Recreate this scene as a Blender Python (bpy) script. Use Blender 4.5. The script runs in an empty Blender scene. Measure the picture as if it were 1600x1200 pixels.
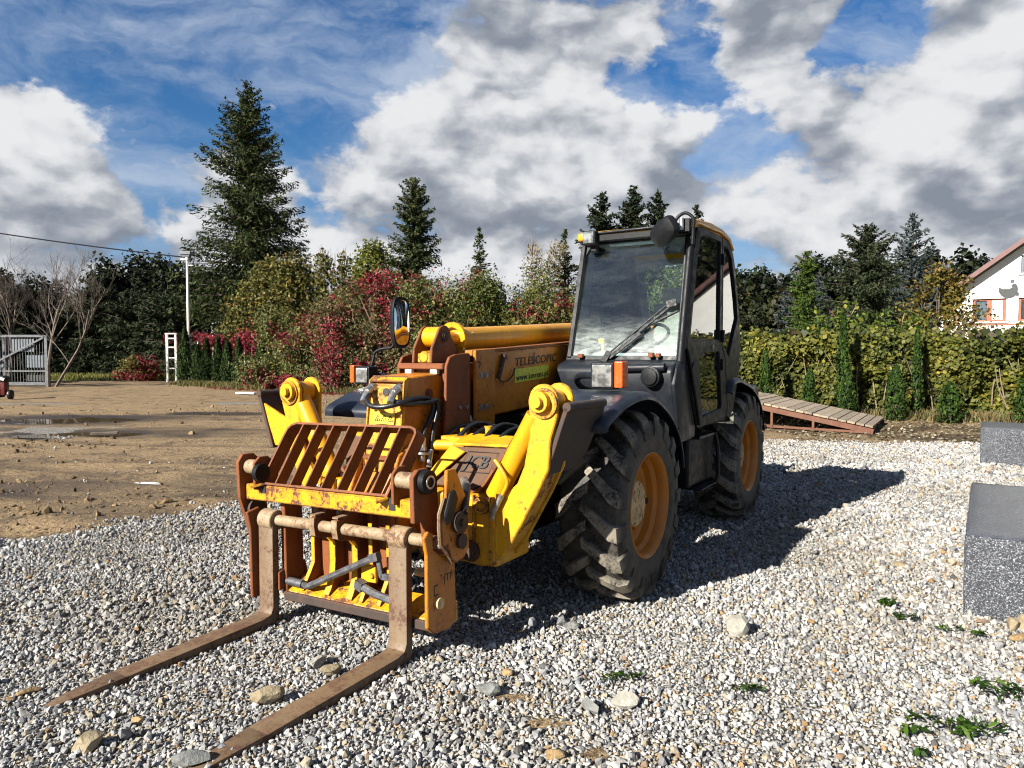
import bpy, bmesh, math, random
import numpy as np
from mathutils import Vector, Matrix
from mathutils.geometry import tessellate_polygon

SC = bpy.context.scene
COL = SC.collection
rnd = random.Random(7)
R = math.radians

# ---------------------------------------------------------------- camera
cam_d = bpy.data.cameras.new("camera")
cam_d.sensor_width = 36.0
cam_d.lens = 25.33
cam_d.clip_start = 0.05
cam_d.clip_end = 3000.0
cam = bpy.data.objects.new("camera", cam_d)
cam.location = (0, 0, 1.651)
cam.rotation_euler = (R(90 - 2.45), 0, 0)
COL.objects.link(cam)
SC.camera = cam

# ---------------------------------------------------------------- view
SC.view_settings.view_transform = 'Standard'
SC.view_settings.look = 'None'
SC.view_settings.gamma = 1.0
SC.view_settings.use_curve_mapping = False
SC.view_settings.exposure = 1.75
SC.render.engine = 'CYCLES'
SC.cycles.max_bounces = 8
SC.cycles.transparent_max_bounces = 24
SC.cycles.use_denoising = True
SC.cycles.filter_width = 1.1
SC.cycles.sample_clamp_indirect = 6.0

# ---------------------------------------------------------------- sun
SUN_AZ = R(46.0)      # light travels towards this azimuth (from +Y towards +X)
SUN_EL = R(29.0)
sun_d = bpy.data.lights.new("sun", 'SUN')
sun_d.energy = 5.0
sun_d.angle = R(0.5)
sun_d.color = (1.0, 0.95, 0.86)
sun = bpy.data.objects.new("sun", sun_d)
ldir = Vector((math.sin(SUN_AZ) * math.cos(SUN_EL), math.cos(SUN_AZ) * math.cos(SUN_EL), -math.sin(SUN_EL)))
sun.rotation_euler = ldir.to_track_quat('-Z', 'Y').to_euler()
sun.location = (-20, -20, 20)
COL.objects.link(sun)


# ---------------------------------------------------------------- node helper
class NT:
    def __init__(self, tree):
        self.t = tree
        tree.nodes.clear()

    def n(self, typ, ins=None, **props):
        nd = self.t.nodes.new(typ)
        for k, v in props.items():
            setattr(nd, k, v)
        for k, v in (ins or {}).items():
            s = nd.inputs[k]
            if isinstance(v, bpy.types.NodeSocket):
                self.t.links.new(v, s)
            elif isinstance(v, bpy.types.Node):
                self.t.links.new(v.outputs[0], s)
            else:
                s.default_value = v
        return nd

    def math(self, op, a, b=0.0, c=0.0, clamp=False):
        return self.n('ShaderNodeMath', {0: a, 1: b, 2: c}, operation=op, use_clamp=clamp).outputs[0]

    def vmath(self, op, a, b=(0, 0, 0), scale=None):
        nd = self.n('ShaderNodeVectorMath', {0: a, 1: b}, operation=op)
        if scale is not None:
            nd.inputs['Scale'].default_value = scale
        return nd.outputs['Value'] if op in ('DISTANCE', 'LENGTH', 'DOT_PRODUCT') else nd.outputs['Vector']

    def rng(self, v, a, b, c=0.0, d=1.0, smooth=True):
        nd = self.n('ShaderNodeMapRange', {0: v, 1: a, 2: b, 3: c, 4: d}, clamp=True)
        nd.interpolation_type = 'SMOOTHSTEP' if smooth else 'LINEAR'
        return nd.outputs[0]

    def mix(self, f, a, b, blend='MIX'):
        nd = self.n('ShaderNodeMix', None, data_type='RGBA', blend_type=blend, clamp_factor=True)
        for i, v in ((0, f), (6, a), (7, b)):
            s = nd.inputs[i]
            if isinstance(v, bpy.types.NodeSocket):
                self.t.links.new(v, s)
            elif i == 0:
                s.default_value = v
            else:
                s.default_value = (*v, 1.0) if len(v) == 3 else v
        return nd.outputs[2]

    def noise(self, vec, scale, detail=4.0, rough=0.5, dist=0.0, out='Fac'):
        ins = {'Scale': scale, 'Detail': detail, 'Roughness': rough, 'Distortion': dist}
        if vec is not None:
            ins['Vector'] = vec
        nd = self.n('ShaderNodeTexNoise', ins)
        return nd.outputs[out]


# ---------------------------------------------------------------- sky
world = bpy.data.worlds.new("World")
SC.world = world
world.use_nodes = True
world.cycles.sampling_method = 'MANUAL'
world.cycles.sample_map_resolution = 512


def build_sky():
    w = NT(world.node_tree)
    out = w.n('ShaderNodeOutputWorld')
    sky = w.n('ShaderNodeTexSky', sky_type='NISHITA', sun_disc=False)
    sky.sun_elevation = SUN_EL
    sky.sun_rotation = math.atan2(-ldir.x, -ldir.y)
    sky.altitude = 200.0
    sky.air_density = 1.0
    sky.dust_density = 0.4
    sky.ozone_density = 2.0
    hs = w.n('ShaderNodeHueSaturation', {'Color': sky.outputs[0], 'Saturation': 1.5, 'Value': 0.31, 'Hue': 0.508})
    tc = w.n('ShaderNodeTexCoord')
    d = tc.outputs['Generated']
    sep = w.n('ShaderNodeSeparateXYZ', {0: d})
    zz = w.math('MAXIMUM', sep.outputs[2], 0.0)
    # ragged, swirling outlines: bend the direction by a noise before anything is read from it
    wob = w.n('ShaderNodeTexNoise', {'Vector': w.vmath('MULTIPLY', d, (1, 1, 1.5)), 'Scale': 5.0, 'Detail': 5.0, 'Roughness': 0.6})
    wv = w.vmath('MULTIPLY', w.vmath('SUBTRACT', wob.outputs['Color'], (0.5, 0.5, 0.5)), (0.16, 0.16, 0.13))
    dw = w.vmath('ADD', d, wv)

    def dens(off, detail=9.0):
        v = w.vmath('ADD', d, off)
        v = w.vmath('ADD', v, w.vmath('MULTIPLY', wv, (0.45, 0.45, 0.45)))
        v = w.vmath('MULTIPLY', v, (1.0, 1.0, 1.6))
        return w.noise(v, 6.2, detail, 0.58, 0.0)
    base = dens((0, 0, 0))
    # weather: where the larger cloud masses and gaps stand in this sky (directions from the yard)
    f = 1125.0

    def dirpx(u, v):
        t = R(2.45)
        a, b = (u - 800) / f, (600 - v) / f
        p = Vector((a, math.cos(t) + b * math.sin(t), -math.sin(t) + b * math.cos(t)))
        return p.normalized()
    bias = -0.025
    for (u, v, rad, amp) in (
            (30, 215, 0.11, 0.20), (60, 290, 0.10, 0.14), (260, 330, 0.16, 0.10), (150, 150, 0.07, -0.12), (205, 265, 0.055, -0.17), (235, 350, 0.05, -0.08), (150, 70, 0.17, -0.14),
            (420, 110, 0.17, -0.13), (590, 90, 0.17, -0.13), (620, 250, 0.20, 0.12), (850, 270, 0.24, 0.15), (1010, 240, 0.12, 0.08),
            (850, 80, 0.11, 0.15), (1000, 75, 0.06, 0.04), (1090, 120, 0.055, -0.22), (1010, 170, 0.06, -0.20), (1150, 195, 0.06, -0.20), (940, 150, 0.035, -0.10), (1285, 105, 0.030, -0.20), (1385, 20, 0.055, -0.28),
            (1220, 80, 0.085, 0.10), (1520, 110, 0.20, 0.17), (1400, 280, 0.25, 0.09), (1190, 270, 0.07, -0.10), (1230, 400, 0.09, -0.10), (1530, 300, 0.2, 0.08),
            (320, 190, 0.07, 0.05), (430, 320, 0.13, 0.10), (300, 420, 0.12, 0.08), (560, 200, 0.08, 0.05), (1000, 330, 0.2, 0.08)):
        c = dirpx(u, v)
        dist = w.vmath('DISTANCE', dw, tuple(c))
        g = w.math('EXPONENT', w.math('MULTIPLY', w.math('MULTIPLY', dist, dist), -1.0 / (rad * rad)))
        bias = w.math('MULTIPLY_ADD', g, amp, bias)
    # cloud thinned overhead, above the view, so the unseen sky fills shadows less
    thin = w.rng(zz, 0.44, 0.80, 0.0, -0.26)
    bias = w.math('ADD', bias, thin)
    bias = w.math('ADD', bias, w.rng(zz, 0.16, 0.02, 0.0, 0.12))
    cov = w.math('ADD', base, bias)
    mask = w.rng(cov, 0.480, 0.575)
    # light on the heaps: sides and crowns towards the sun are bright, bases are grey
    low0 = dens((0, 0, 0), 3.0)
    low1 = dens((-0.030, -0.025, 0.060), 3.0)
    mid1 = dens((-0.010, -0.008, 0.022), 7.0)
    dif = w.math('SUBTRACT', low1, low0)
    dfi = w.math('SUBTRACT', mid1, base)
    sh = w.math('ADD', w.math('MULTIPLY', dif, 2.4), w.math('MULTIPLY', dfi, 2.4))
    sh = w.math('ADD', sh, w.math('MULTIPLY', w.math('SUBTRACT', cov, 0.60), 0.45))
    shade = w.rng(sh, -0.44, 0.58, smooth=False)
    ramp = w.n('ShaderNodeValToRGB', {0: shade})
    e = ramp.color_ramp
    e.elements[0].color = (2.45, 2.47, 2.52, 1)
    e.elements[1].color = (0.74, 0.84, 1.02, 1)
    for p, c in ((0.25, (2.15, 2.19, 2.27, 1)), (0.52, (1.50, 1.57, 1.70, 1)), (0.76, (1.0, 1.1, 1.27, 1))):
        el = e.elements.new(p)
        el.color = c
    ccol = ramp.outputs[0]
    # thin high streaks
    v2 = w.vmath('MULTIPLY', w.vmath('ADD', d, w.vmath('MULTIPLY', wv, (.8, .8, .8))), (1.0, 1.0, 2.6))
    cir = w.noise(v2, 4.6, 9.0, 0.60, 0.4)
    cmask = w.rng(cir, 0.36, 0.76, 0.06, 0.85)
    clear = w.mix(w.rng(zz, 0.26, 0.0, 0.0, 0.85), hs.outputs[0], (0.6, 1.0, 1.8))
    s1 = w.mix(cmask, clear, (1.55, 1.8, 2.2))
    s2 = w.mix(mask, s1, ccol)
    bg = w.n('ShaderNodeBackground', {'Color': s2, 'Strength': 0.1})
    w.t.links.new(bg.outputs[0], out.inputs[0])


build_sky()


# ================================================================ library
def tag(o, label=None, cat=None, group=None, kind=None):
    if label:
        o['label'] = label
    if cat:
        o['category'] = cat
    if group:
        o['group'] = group
    if kind:
        o['kind'] = kind
    return o


def empty(name, label, cat, loc=(0, 0, 0), rz=0.0, group=None):
    o = bpy.data.objects.new(name, None)
    o.empty_display_size = 0.2
    o.location = loc
    o.rotation_euler = (0, 0, rz)
    COL.objects.link(o)
    return tag(o, label, cat, group)


def link(name, me, mat=None, parent=None):
    o = bpy.data.objects.new(name, me)
    COL.objects.link(o)
    if mat is not None and not me.materials:
        me.materials.append(mat)
    if parent is not None:
        o.parent = parent
    return o


def V3(*a):
    return Vector(a)


def frame_of(axis):
    z = Vector(axis).normalized()
    x = z.orthogonal().normalized()
    return x, z.cross(x), z


class MB:
    """collects closed shapes, then builds ONE mesh object"""
    def __init__(self, xf=None):
        self.v, self.f, self.xf = [], [], xf

    def add(self, vs, fs):
        b = len(self.v)
        self.v += [tuple(p) for p in vs]
        self.f += [tuple(b + i for i in f) for f in fs]
        return self

    def box(self, x0, x1, y0, y1, z0, z1):
        vs = [(x, y, z) for z in (z0, z1) for y in (y0, y1) for x in (x0, x1)]
        return self.add(vs, [(0, 2, 3, 1), (4, 5, 7, 6), (0, 1, 5, 4), (2, 6, 7, 3), (0, 4, 6, 2), (1, 3, 7, 5)])

    def obox(self, c, ax, ay, az):
        c, ax, ay, az = map(Vector, (c, ax, ay, az))
        vs = [c + i * ax + j * ay + k * az for k in (-1, 1) for j in (-1, 1) for i in (-1, 1)]
        fs = [(0, 2, 3, 1), (4, 5, 7, 6), (0, 1, 5, 4), (2, 6, 7, 3), (0, 4, 6, 2), (1, 3, 7, 5)]
        if ax.cross(ay).dot(az) < 0:
            fs = [tuple(reversed(f)) for f in fs]
        return self.add(vs, fs)

    def bar(self, p0, p1, w, t, up=(0, 0, 1)):
        """rectangular bar from p0 to p1, width w across, thickness t along up"""
        p0, p1 = Vector(p0), Vector(p1)
        d = p1 - p0
        u = Vector(up)
        s = d.cross(u).normalized()
        u = s.cross(d).normalized()
        return self.obox((p0 + p1) / 2, d / 2, s * w / 2, u * t / 2)

    def prism(self, poly, ext):
        """planar polygon (3-D points) extruded by vector ext; concave polygons allowed"""
        poly = [Vector(p) for p in poly]
        ext = Vector(ext)
        n = Vector((0, 0, 0))
        for i in range(len(poly)):
            a, b = poly[i], poly[(i + 1) % len(poly)]
            n += a.cross(b)
        if n.dot(ext) > 0:
            poly.reverse()
        N = len(poly)
        vs = poly + [p + ext for p in poly]
        fs = [tuple(range(N)), tuple(range(2 * N - 1, N - 1, -1))]
        fs += [(i, N + i, N + (i + 1) % N, (i + 1) % N) for i in range(N)]
        fs = [fs[0], fs[1]] + [tuple(reversed(f)) for f in fs[2:]]
        return self.add(vs, fs)

    def holed(self, outer, holes, ext):
        """plate with holes: outer and holes are lists of coplanar 3-D points"""
        ext = Vector(ext)
        loops = [[Vector(p) for p in outer]] + [[Vector(p) for p in h] for h in holes]
        tris = tessellate_polygon(loops)
        flat = [p for l in loops for p in l]
        N = len(flat)
        vs = flat + [p + ext for p in flat]
        fs = []
        for t in tris:
            a, b, c = (flat[i] for i in t)
            nn = (b - a).cross(c - a)
            t = tuple(t)
            if nn.dot(ext) > 0:
                t = tuple(reversed(t))
            fs.append(t)
            fs.append(tuple(N + i for i in reversed(t)))
        b = 0
        for l in loops:
            m = len(l)
            for i in range(m):
                j = (i + 1) % m
                fs.append((b + i, b + j, N + b + j, N + b + i))
            b += m
        return self.add(vs, fs)

    def cyl(self, p0, p1, r0, r1=None, n=16, cap=True):
        r1 = r0 if r1 is None else r1
        p0, p1 = Vector(p0), Vector(p1)
        x, y, z = frame_of(p1 - p0)
        vs = []
        for p, r in ((p0, r0), (p1, r1)):
            for i in range(n):
                a = 2 * math.pi * i / n
                vs.append(p + x * math.cos(a) * r + y * math.sin(a) * r)
        fs = [(i, (i + 1) % n, n + (i + 1) % n, n + i) for i in range(n)]
        if cap:
            fs += [tuple(range(n - 1, -1, -1)), tuple(range(n, 2 * n))]
        return self.add(vs, fs)

    def tube(self, pts, r, n=8, closed=False):
        """round tube along a path; r a number or one per point"""
        pts = [Vector(p) for p in pts]
        N = len(pts)
        rs = [r] * N if not hasattr(r, '__len__') else list(r)
        x = None
        vs = []
        for i, p in enumerate(pts):
            if closed:
                t = pts[(i + 1) % N] - pts[i - 1]
            else:
                t = pts[min(i + 1, N - 1)] - pts[max(i - 1, 0)]
            t = t.normalized() if t.length > 1e-9 else Vector((0, 0, 1))
            if x is None:
                x = t.orthogonal().normalized()
            else:
                x = x - t * x.dot(t)
                x = x.normalized() if x.length > 1e-6 else t.orthogonal().normalized()
            y = t.cross(x)
            for k in range(n):
                a = 2 * math.pi * k / n
                vs.append(p + (x * math.cos(a) + y * math.sin(a)) * rs[i])
        fs = []
        for i in range(N if closed else N - 1):
            j = (i + 1) % N
            for k in range(n):
                fs.append((i * n + k, i * n + (k + 1) % n, j * n + (k + 1) % n, j * n + k))
        if not closed:
            fs += [tuple(range(n - 1, -1, -1)), tuple(range((N - 1) * n, N * n))]
        return self.add(vs, fs)

    def lathe(self, prof, o, axis, n=48, closed=True):
        """prof: list of (along axis, radius); closed profile loop or open"""
        o = Vector(o)
        x, y, z = frame_of(axis)
        P = len(prof)
        vs = []
        for i in range(n):
            a = 2 * math.pi * i / n
            r = x * math.cos(a) + y * math.sin(a)
            for (h, q) in prof:
                vs.append(o + z * h + r * q)
        fs = []
        for i in range(n):
            j = (i + 1) % n
            for k in range(P if closed else P - 1):
                m = (k + 1) % P
                fs.append((i * P + k, j * P + k, j * P + m, i * P + m))
        return self.add(vs, fs)

    def mesh(self, name, bevel=0.0, seg=1, smooth=None):
        me = bpy.data.meshes.new(name)
        vs = self.v
        if self.xf is not None:
            vs = [tuple(self.xf(p)) for p in vs]
        me.from_pydata(vs, [], self.f)
        me.validate()
        bm = bmesh.new()
        bm.from_mesh(me)
        bmesh.ops.recalc_face_normals(bm, faces=bm.faces)
        if bevel > 0:
            ed = [e for e in bm.edges if len(e.link_faces) == 2 and e.calc_face_angle(0) > 0.5]
            bmesh.ops.bevel(bm, geom=ed, offset=bevel, offset_type='OFFSET', segments=seg, profile=0.5, affect='EDGES', clamp_overlap=True)
        bm.to_mesh(me)
        bm.free()
        if smooth is not None:
            me.shade_smooth()
            me.set_sharp_from_angle(angle=smooth)
        return me

    def build(self, name, mat, parent=None, bevel=0.0, seg=1, smooth=None, label=None):
        o = link(name, self.mesh(name, bevel, seg, smooth), mat, parent)
        if label:
            o['label'] = label
        return o


def np_mesh(name, V, F, col=None, smooth=False):
    """fast mesh from numpy arrays; F is (n,3) or (n,4)"""
    me = bpy.data.meshes.new(name)
    V = np.ascontiguousarray(V, np.float32)
    F = np.ascontiguousarray(F, np.int32)
    k = F.shape[1]
    me.vertices.add(len(V))
    me.vertices.foreach_set('co', V.ravel())
    me.loops.add(F.size)
    me.loops.foreach_set('vertex_index', F.ravel())
    me.polygons.add(len(F))
    me.polygons.foreach_set('loop_start', np.arange(0, F.size, k, dtype=np.int32))
    me.polygons.foreach_set('loop_total', np.full(len(F), k, np.int32))
    if smooth:
        me.polygons.foreach_set('use_smooth', np.ones(len(F), bool))
    if col is not None:
        a = me.attributes.new('col', 'FLOAT_COLOR', 'POINT')
        c = np.ones((len(V), 4), np.float32)
        c[:, :3] = col
        a.data.foreach_set('color', c.ravel())
    me.update()
    me.validate()
    return me


def text_mesh(txt, size, ext=0.001, shear=0.0, sx=1.0, bold=0.0, space=1.0):
    cu = bpy.data.curves.new('lettering', 'FONT')
    cu.body = txt
    cu.size = size
    cu.extrude = ext
    cu.shear = shear
    cu.offset = bold
    cu.space_character = space
    cu.align_x = 'LEFT'
    ob = bpy.data.objects.new('lettering', cu)
    COL.objects.link(ob)
    dg = bpy.context.evaluated_depsgraph_get()
    me = bpy.data.meshes.new_from_object(ob.evaluated_get(dg))
    bpy.data.objects.remove(ob)
    for v in me.vertices:
        v.co.x *= sx
    return me


def put_text(name, txt, size, origin, right, up, mat, parent, sx=1.0, shear=0.0, bold=0.0, width=None, space=1.0):
    me = text_mesh(txt, size, 0.0012, shear, 1.0, bold, space)
    w = max(v.co.x for v in me.vertices)
    k = (width / w) if width else sx
    right, up = Vector(right).normalized(), Vector(up).normalized()
    nrm = right.cross(up)
    o = Vector(origin)
    for v in me.vertices:
        c = v.co.copy()
        v.co = o + right * c.x * k + up * c.y + nrm * c.z
    me.materials.clear()
    return link(name, me, mat, parent)


# ---------------------------------------------------------------- materials
def new_mat(name):
    m = bpy.data.materials.new(name)
    m.use_nodes = True
    nt = NT(m.node_tree)
    out = nt.n('ShaderNodeOutputMaterial')
    return m, nt, out


def simple(name, col, rough=0.6, metal=0.0, var=0.12, scale=8.0, bump=0.0, spec=0.5, coat=0.0):
    m, t, out = new_mat(name)
    tc = t.n('ShaderNodeTexCoord')
    n = t.noise(tc.outputs['Object'], scale, 6.0, 0.6)
    lo = tuple(c * (1 - var) for c in col)
    hi = tuple(min(1, c * (1 + var)) for c in col)
    c = t.mix(t.rng(n, 0.3, 0.7), lo, hi)
    b = t.n('ShaderNodeBsdfPrincipled', {'Base Color': c, 'Roughness': rough, 'Metallic': metal, 'Specular IOR Level': spec, 'Coat Weight': coat})
    r = t.rng(t.noise(tc.outputs['Object'], scale * 2.3, 4.0, 0.6), 0.3, 0.7, max(0.02, rough - 0.1), min(1, rough + 0.12))
    t.t.links.new(r, b.inputs['Roughness'])
    if bump > 0:
        bp = t.n('ShaderNodeBump', {'Height': t.noise(tc.outputs['Object'], scale * 6, 5.0, 0.6), 'Strength': bump, 'Distance': 0.01})
        t.t.links.new(bp.outputs[0], b.inputs['Normal'])
    t.t.links.new(b.outputs[0], out.inputs[0])
    return m


def paint(name, col, rust=0.5, edge=True, rough=0.42, dust=0.15, rustcol=((0.105, 0.034, 0.011), (0.040, 0.014, 0.007))):
    """worn machine paint: chips, rust blotches, streaks, rust at sharp edges"""
    m, t, out = new_mat(name)
    tc = t.n('ShaderNodeTexCoord')
    ob = tc.outputs['Object']
    big = t.noise(ob, 7.5, 9.0, 0.70, 0.2)
    fine = t.noise(ob, 38.0, 6.0, 0.65)
    spk = t.noise(ob, 110.0, 3.0, 0.5)
    st = t.noise(t.vmath('MULTIPLY', ob, (16.0, 16.0, 2.2)), 1.0, 5.0, 0.6)
    thr = 0.73 - 0.17 * rust
    a = t.math('ADD', t.math('MULTIPLY', big, 0.62), t.math('MULTIPLY', fine, 0.38))
    a = t.rng(a, thr - 0.02, thr + 0.035)
    s = t.rng(spk, 0.715 - 0.05 * rust, 0.745 - 0.05 * rust)
    k = t.math('MAXIMUM', a, s)
    if edge:
        bv = t.n('ShaderNodeBevel', {'Radius': 0.012}, samples=3)
        geo = t.n('ShaderNodeNewGeometry')
        dt = t.vmath('DOT_PRODUCT', bv.outputs[0], geo.outputs['Normal'])
        e = t.rng(t.math('ADD', dt, t.math('MULTIPLY', t.math('SUBTRACT', fine, 0.5), 0.35)), 0.985, 0.90, 0.0, 1.0)
        e = t.math('MULTIPLY', e, t.rng(big, 0.60 - 0.25 * rust, 0.66 - 0.22 * rust))
        k = t.math('MAXIMUM', k, e)
    var = t.mix(t.rng(st, 0.35, 0.75), col, tuple(c * f for c, f in zip(col, (0.86, 0.8, 0.8))))
    var = t.mix(t.rng(big, 0.45, 0.8, 0, dust), var, (0.22, 0.165, 0.10))
    grime = t.noise(t.vmath('MULTIPLY', ob, (3.0, 3.0, 1.3)), 1.6, 8.0, 0.68, 0.6)
    var = t.mix(t.rng(grime, 0.50, 0.78, 0.0, 0.55), var, tuple(c * f for c, f in zip(col, (0.45, 0.38, 0.4))))
    scr = t.noise(t.vmath('MULTIPLY', ob, (90.0, 90.0, 7.0)), 1.0, 3.0, 0.5)
    var = t.mix(t.rng(scr, 0.66, 0.72, 0.0, 0.45), var, tuple(c * f for c, f in zip(col, (0.5, 0.45, 0.5))))
    halo = t.math('ADD', t.math('MULTIPLY', big, 0.62), t.math('MULTIPLY', fine, 0.38))
    var = t.mix(t.rng(halo, thr - 0.10, thr + 0.01, 0.0, 0.7), var, tuple(c * f for c, f in zip(col, (0.68, 0.52, 0.42))))
    rc = t.mix(t.rng(spk, 0.35, 0.65), rustcol[0], rustcol[1])
    c = t.mix(k, var, rc)
    rr = t.rng(k, 0, 1, rough, 0.85)
    bp = t.n('ShaderNodeBump', {'Height': t.math('ADD', t.math('MULTIPLY', k, -0.6), t.math('MULTIPLY', fine, 0.25)), 'Strength': 0.35, 'Distance': 0.004})
    b = t.n('ShaderNodeBsdfPrincipled', {'Base Color': c, 'Roughness': rr, 'Normal': bp.outputs[0], 'Specular IOR Level': 0.4})
    t.t.links.new(b.outputs[0], out.inputs[0])
    return m


def leaf_mat(name, trans=0.35, rough=0.5, spec=0.3):
    m, t, out = new_mat(name)
    at = t.n('ShaderNodeAttribute', attribute_name='col')
    d = t.n('ShaderNodeBsdfPrincipled', {'Base Color': at.outputs['Color'], 'Roughness': rough, 'Specular IOR Level': spec})
    tr = t.n('ShaderNodeBsdfTranslucent', {'Color': at.outputs['Color']})
    mx = t.n('ShaderNodeMixShader', {0: trans, 1: d.outputs[0], 2: tr.outputs[0]})
    t.t.links.new(mx.outputs[0], out.inputs[0])
    return m


M = {}
M['yellow'] = paint('machine_yellow', (0.50, 0.252, 0.0045), 0.62)
M['yellow_worn'] = paint('machine_yellow_worn', (0.47, 0.245, 0.006), 1.15)
M['shaded_yellow'] = paint('shaded_yellow', (0.36, 0.125, 0.002), 0.9, dust=0.05)  # machine yellow turned orange-brown: shade on boom and side plates put into the colour
M['shaded_brown'] = paint('brown_dirty_shaded_paint', (0.060, 0.024, 0.004), 0.7, rough=0.6, dust=0.0)  # dirty brown for the sloping plate, darkened so the colour holds its shade
M['primer'] = paint('red_brown_steel', (0.140, 0.038, 0.0045), 0.9, rough=0.7)
M['rust'] = paint('rusty_steel', (0.215, 0.165, 0.100), 1.1, rough=0.6, dust=0.5, rustcol=((0.12, 0.06, 0.03), (0.06, 0.03, 0.016)))
M['dark_rust'] = paint('dark_rusty_plate', (0.030, 0.020, 0.016), 0.6, rough=0.75, dust=0.1)
M['tine'] = paint('rusty_fork_steel', (0.110, 0.074, 0.040), 1.1, rough=0.6, dust=0.4, rustcol=((0.075, 0.036, 0.018), (0.045, 0.022, 0.012)))
M['cyl_yellow'] = paint('cylinder_yellow', (0.49, 0.225, 0.004), 0.22, rough=0.30, dust=0.1)
M['black'] = simple('black_panel', (0.0075, 0.009, 0.012), 0.42, 0, 0.3, 5, 0.05, 0.22)
M['cabblack'] = simple('cab_frame_black', (0.0045, 0.005, 0.006), 0.45, 0, 0.3, 7, 0.05, 0.16)
M['plastic'] = simple('black_plastic', (0.005, 0.0055, 0.0065), 0.5, 0, 0.2, 20, 0.1, 0.18)
M['rubber'] = simple('hose_rubber', (0.006, 0.007, 0.009), 0.42, 0, 0.3, 20, 0.1, 0.4)
M['fender'] = simple('fender_blue_black', (0.011, 0.0145, 0.022), 0.40, 0, 0.35, 6, 0.05, 0.28)
M['steel'] = simple('dull_steel', (0.30, 0.29, 0.28), 0.38, 0.8, 0.3, 30, 0.15)
M['grey_rod'] = simple('grey_rod_steel', (0.065, 0.065, 0.07), 0.5, 0.4, 0.4, 25, 0.3)
M['rim'] = paint('rim_orange', (0.40, 0.140, 0.007), 0.4, edge=False, rough=0.45, dust=0.25)
M['cream'] = simple('hub_cream', (0.40, 0.28, 0.13), 0.6, 0, 0.3, 25, 0.2)
M['amber'] = simple('amber_lens', (0.50, 0.065, 0.008), 0.2, 0, 0.15, 30, 0.2)
M['white'] = simple('white_pad', (0.55, 0.53, 0.48), 0.6, 0, 0.1, 12)
M['ink'] = simple('black_ink', (0.008, 0.0075, 0.007), 0.6, 0, 0.3, 40)
M['sticker'] = simple('yellow_green_sticker', (0.33, 0.34, 0.02), 0.5, 0, 0.15, 20)
M['warn'] = simple('warning_sticker', (0.60, 0.44, 0.015), 0.5, 0, 0.1, 20)
M['interior'] = simple('cab_interior_grey', (0.10, 0.103, 0.108), 0.7, 0, 0.15, 10)
M['dash'] = simple('dash_grey', (0.34, 0.37, 0.41), 0.6, 0, 0.2, 10)
M['seat'] = simple('seat_cloth', (0.17, 0.16, 0.14), 0.9, 0, 0.2, 30)


def tyre_material():
    m, t, out = new_mat('tyre_rubber')
    tc = t.n('ShaderNodeTexCoord')
    ob = tc.outputs['Object']
    at = t.n('ShaderNodeAttribute', attribute_name='col')
    n = t.noise(ob, 9.0, 7.0, 0.65)
    n2 = t.noise(ob, 60.0, 4.0, 0.6)
    # dry mud rubbed into the tread faces (col.r), thin dust elsewhere
    k = t.math('MULTIPLY', at.outputs['Fac'], t.rng(t.math('ADD', t.math('MULTIPLY', n, .6), t.math('MULTIPLY', n2, .4)), 0.36, 0.58))
    k2 = t.rng(n, 0.45, 0.75, 0.0, 0.13)
    kk = t.math('MAXIMUM', k, k2)
    c = t.mix(kk, (0.0048, 0.0056, 0.0070), (0.20, 0.175, 0.135))
    c = t.mix(t.rng(n2, 0.55, 0.75, 0, 0.25), c, (0.03, 0.028, 0.025))
    bp = t.n('ShaderNodeBump', {'Height': n2, 'Strength': 0.4, 'Distance': 0.006})
    b = t.n('ShaderNodeBsdfPrincipled', {'Base Color': c, 'Roughness': t.rng(kk, 0, 1, 0.55, 0.95), 'Normal': bp.outputs[0], 'Specular IOR Level': 0.2})
    t.t.links.new(b.outputs[0], out.inputs[0])
    return m


M['tyre'] = tyre_material()


def glass_material(name, tint=(0.80, 0.90, 0.88), film=0.1, lowfilm=0.0, z0=1.6, z1=2.2, ior=1.5):
    """thin pane: see-through, mirror-like by angle, with a film of dust"""
    m, t, out = new_mat(name)
    tc = t.n('ShaderNodeTexCoord')
    ob = tc.outputs['Object']
    sep = t.n('ShaderNodeSeparateXYZ', {0: ob})
    tr = t.n('ShaderNodeBsdfTransparent', {'Color': (*tint, 1)})
    gl = t.n('ShaderNodeBsdfGlossy', {'Color': (1, 1, 1, 1), 'Roughness': 0.015})
    fr = t.n('ShaderNodeFresnel', {'IOR': ior})
    a = t.n('ShaderNodeMixShader', {0: fr.outputs[0], 1: tr.outputs[0], 2: gl.outputs[0]})
    df = t.n('ShaderNodeBsdfDiffuse', {'Color': (0.60, 0.62, 0.60, 1)})
    n = t.noise(t.vmath('MULTIPLY', ob, (1.0, 1.0, 3.4)), 3.2, 5.0, 0.6, 1.6)
    n2 = t.noise(t.vmath('MULTIPLY', ob, (1.0, 1.0, 4.0)), 14.0, 6.0, 0.6, 1.0)
    f = t.rng(t.math('ADD', t.math('MULTIPLY', n, .65), t.math('MULTIPLY', n2, .35)), 0.35, 0.70, 0.15, 1.0)
    lvl = t.math('ADD', film, t.math('MULTIPLY', t.rng(sep.outputs[2], z1, z0), lowfilm))
    k = t.math('MULTIPLY', f, lvl, clamp=True)
    b = t.n('ShaderNodeMixShader', {0: k, 1: a.outputs[0], 2: df.outputs[0]})
    t.t.links.new(b.outputs[0], out.inputs[0])
    return m


M['screen'] = glass_material('windscreen_glass', (0.90, 0.97, 0.96), 0.010, 0.26, 1.60, 1.98)
M['glass'] = glass_material('door_glass', (0.86, 0.95, 0.93), 0.010, 0.0)
M['house_glass'] = glass_material('house_glass', (0.55, 0.62, 0.66), 0.05, 0.0)


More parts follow.
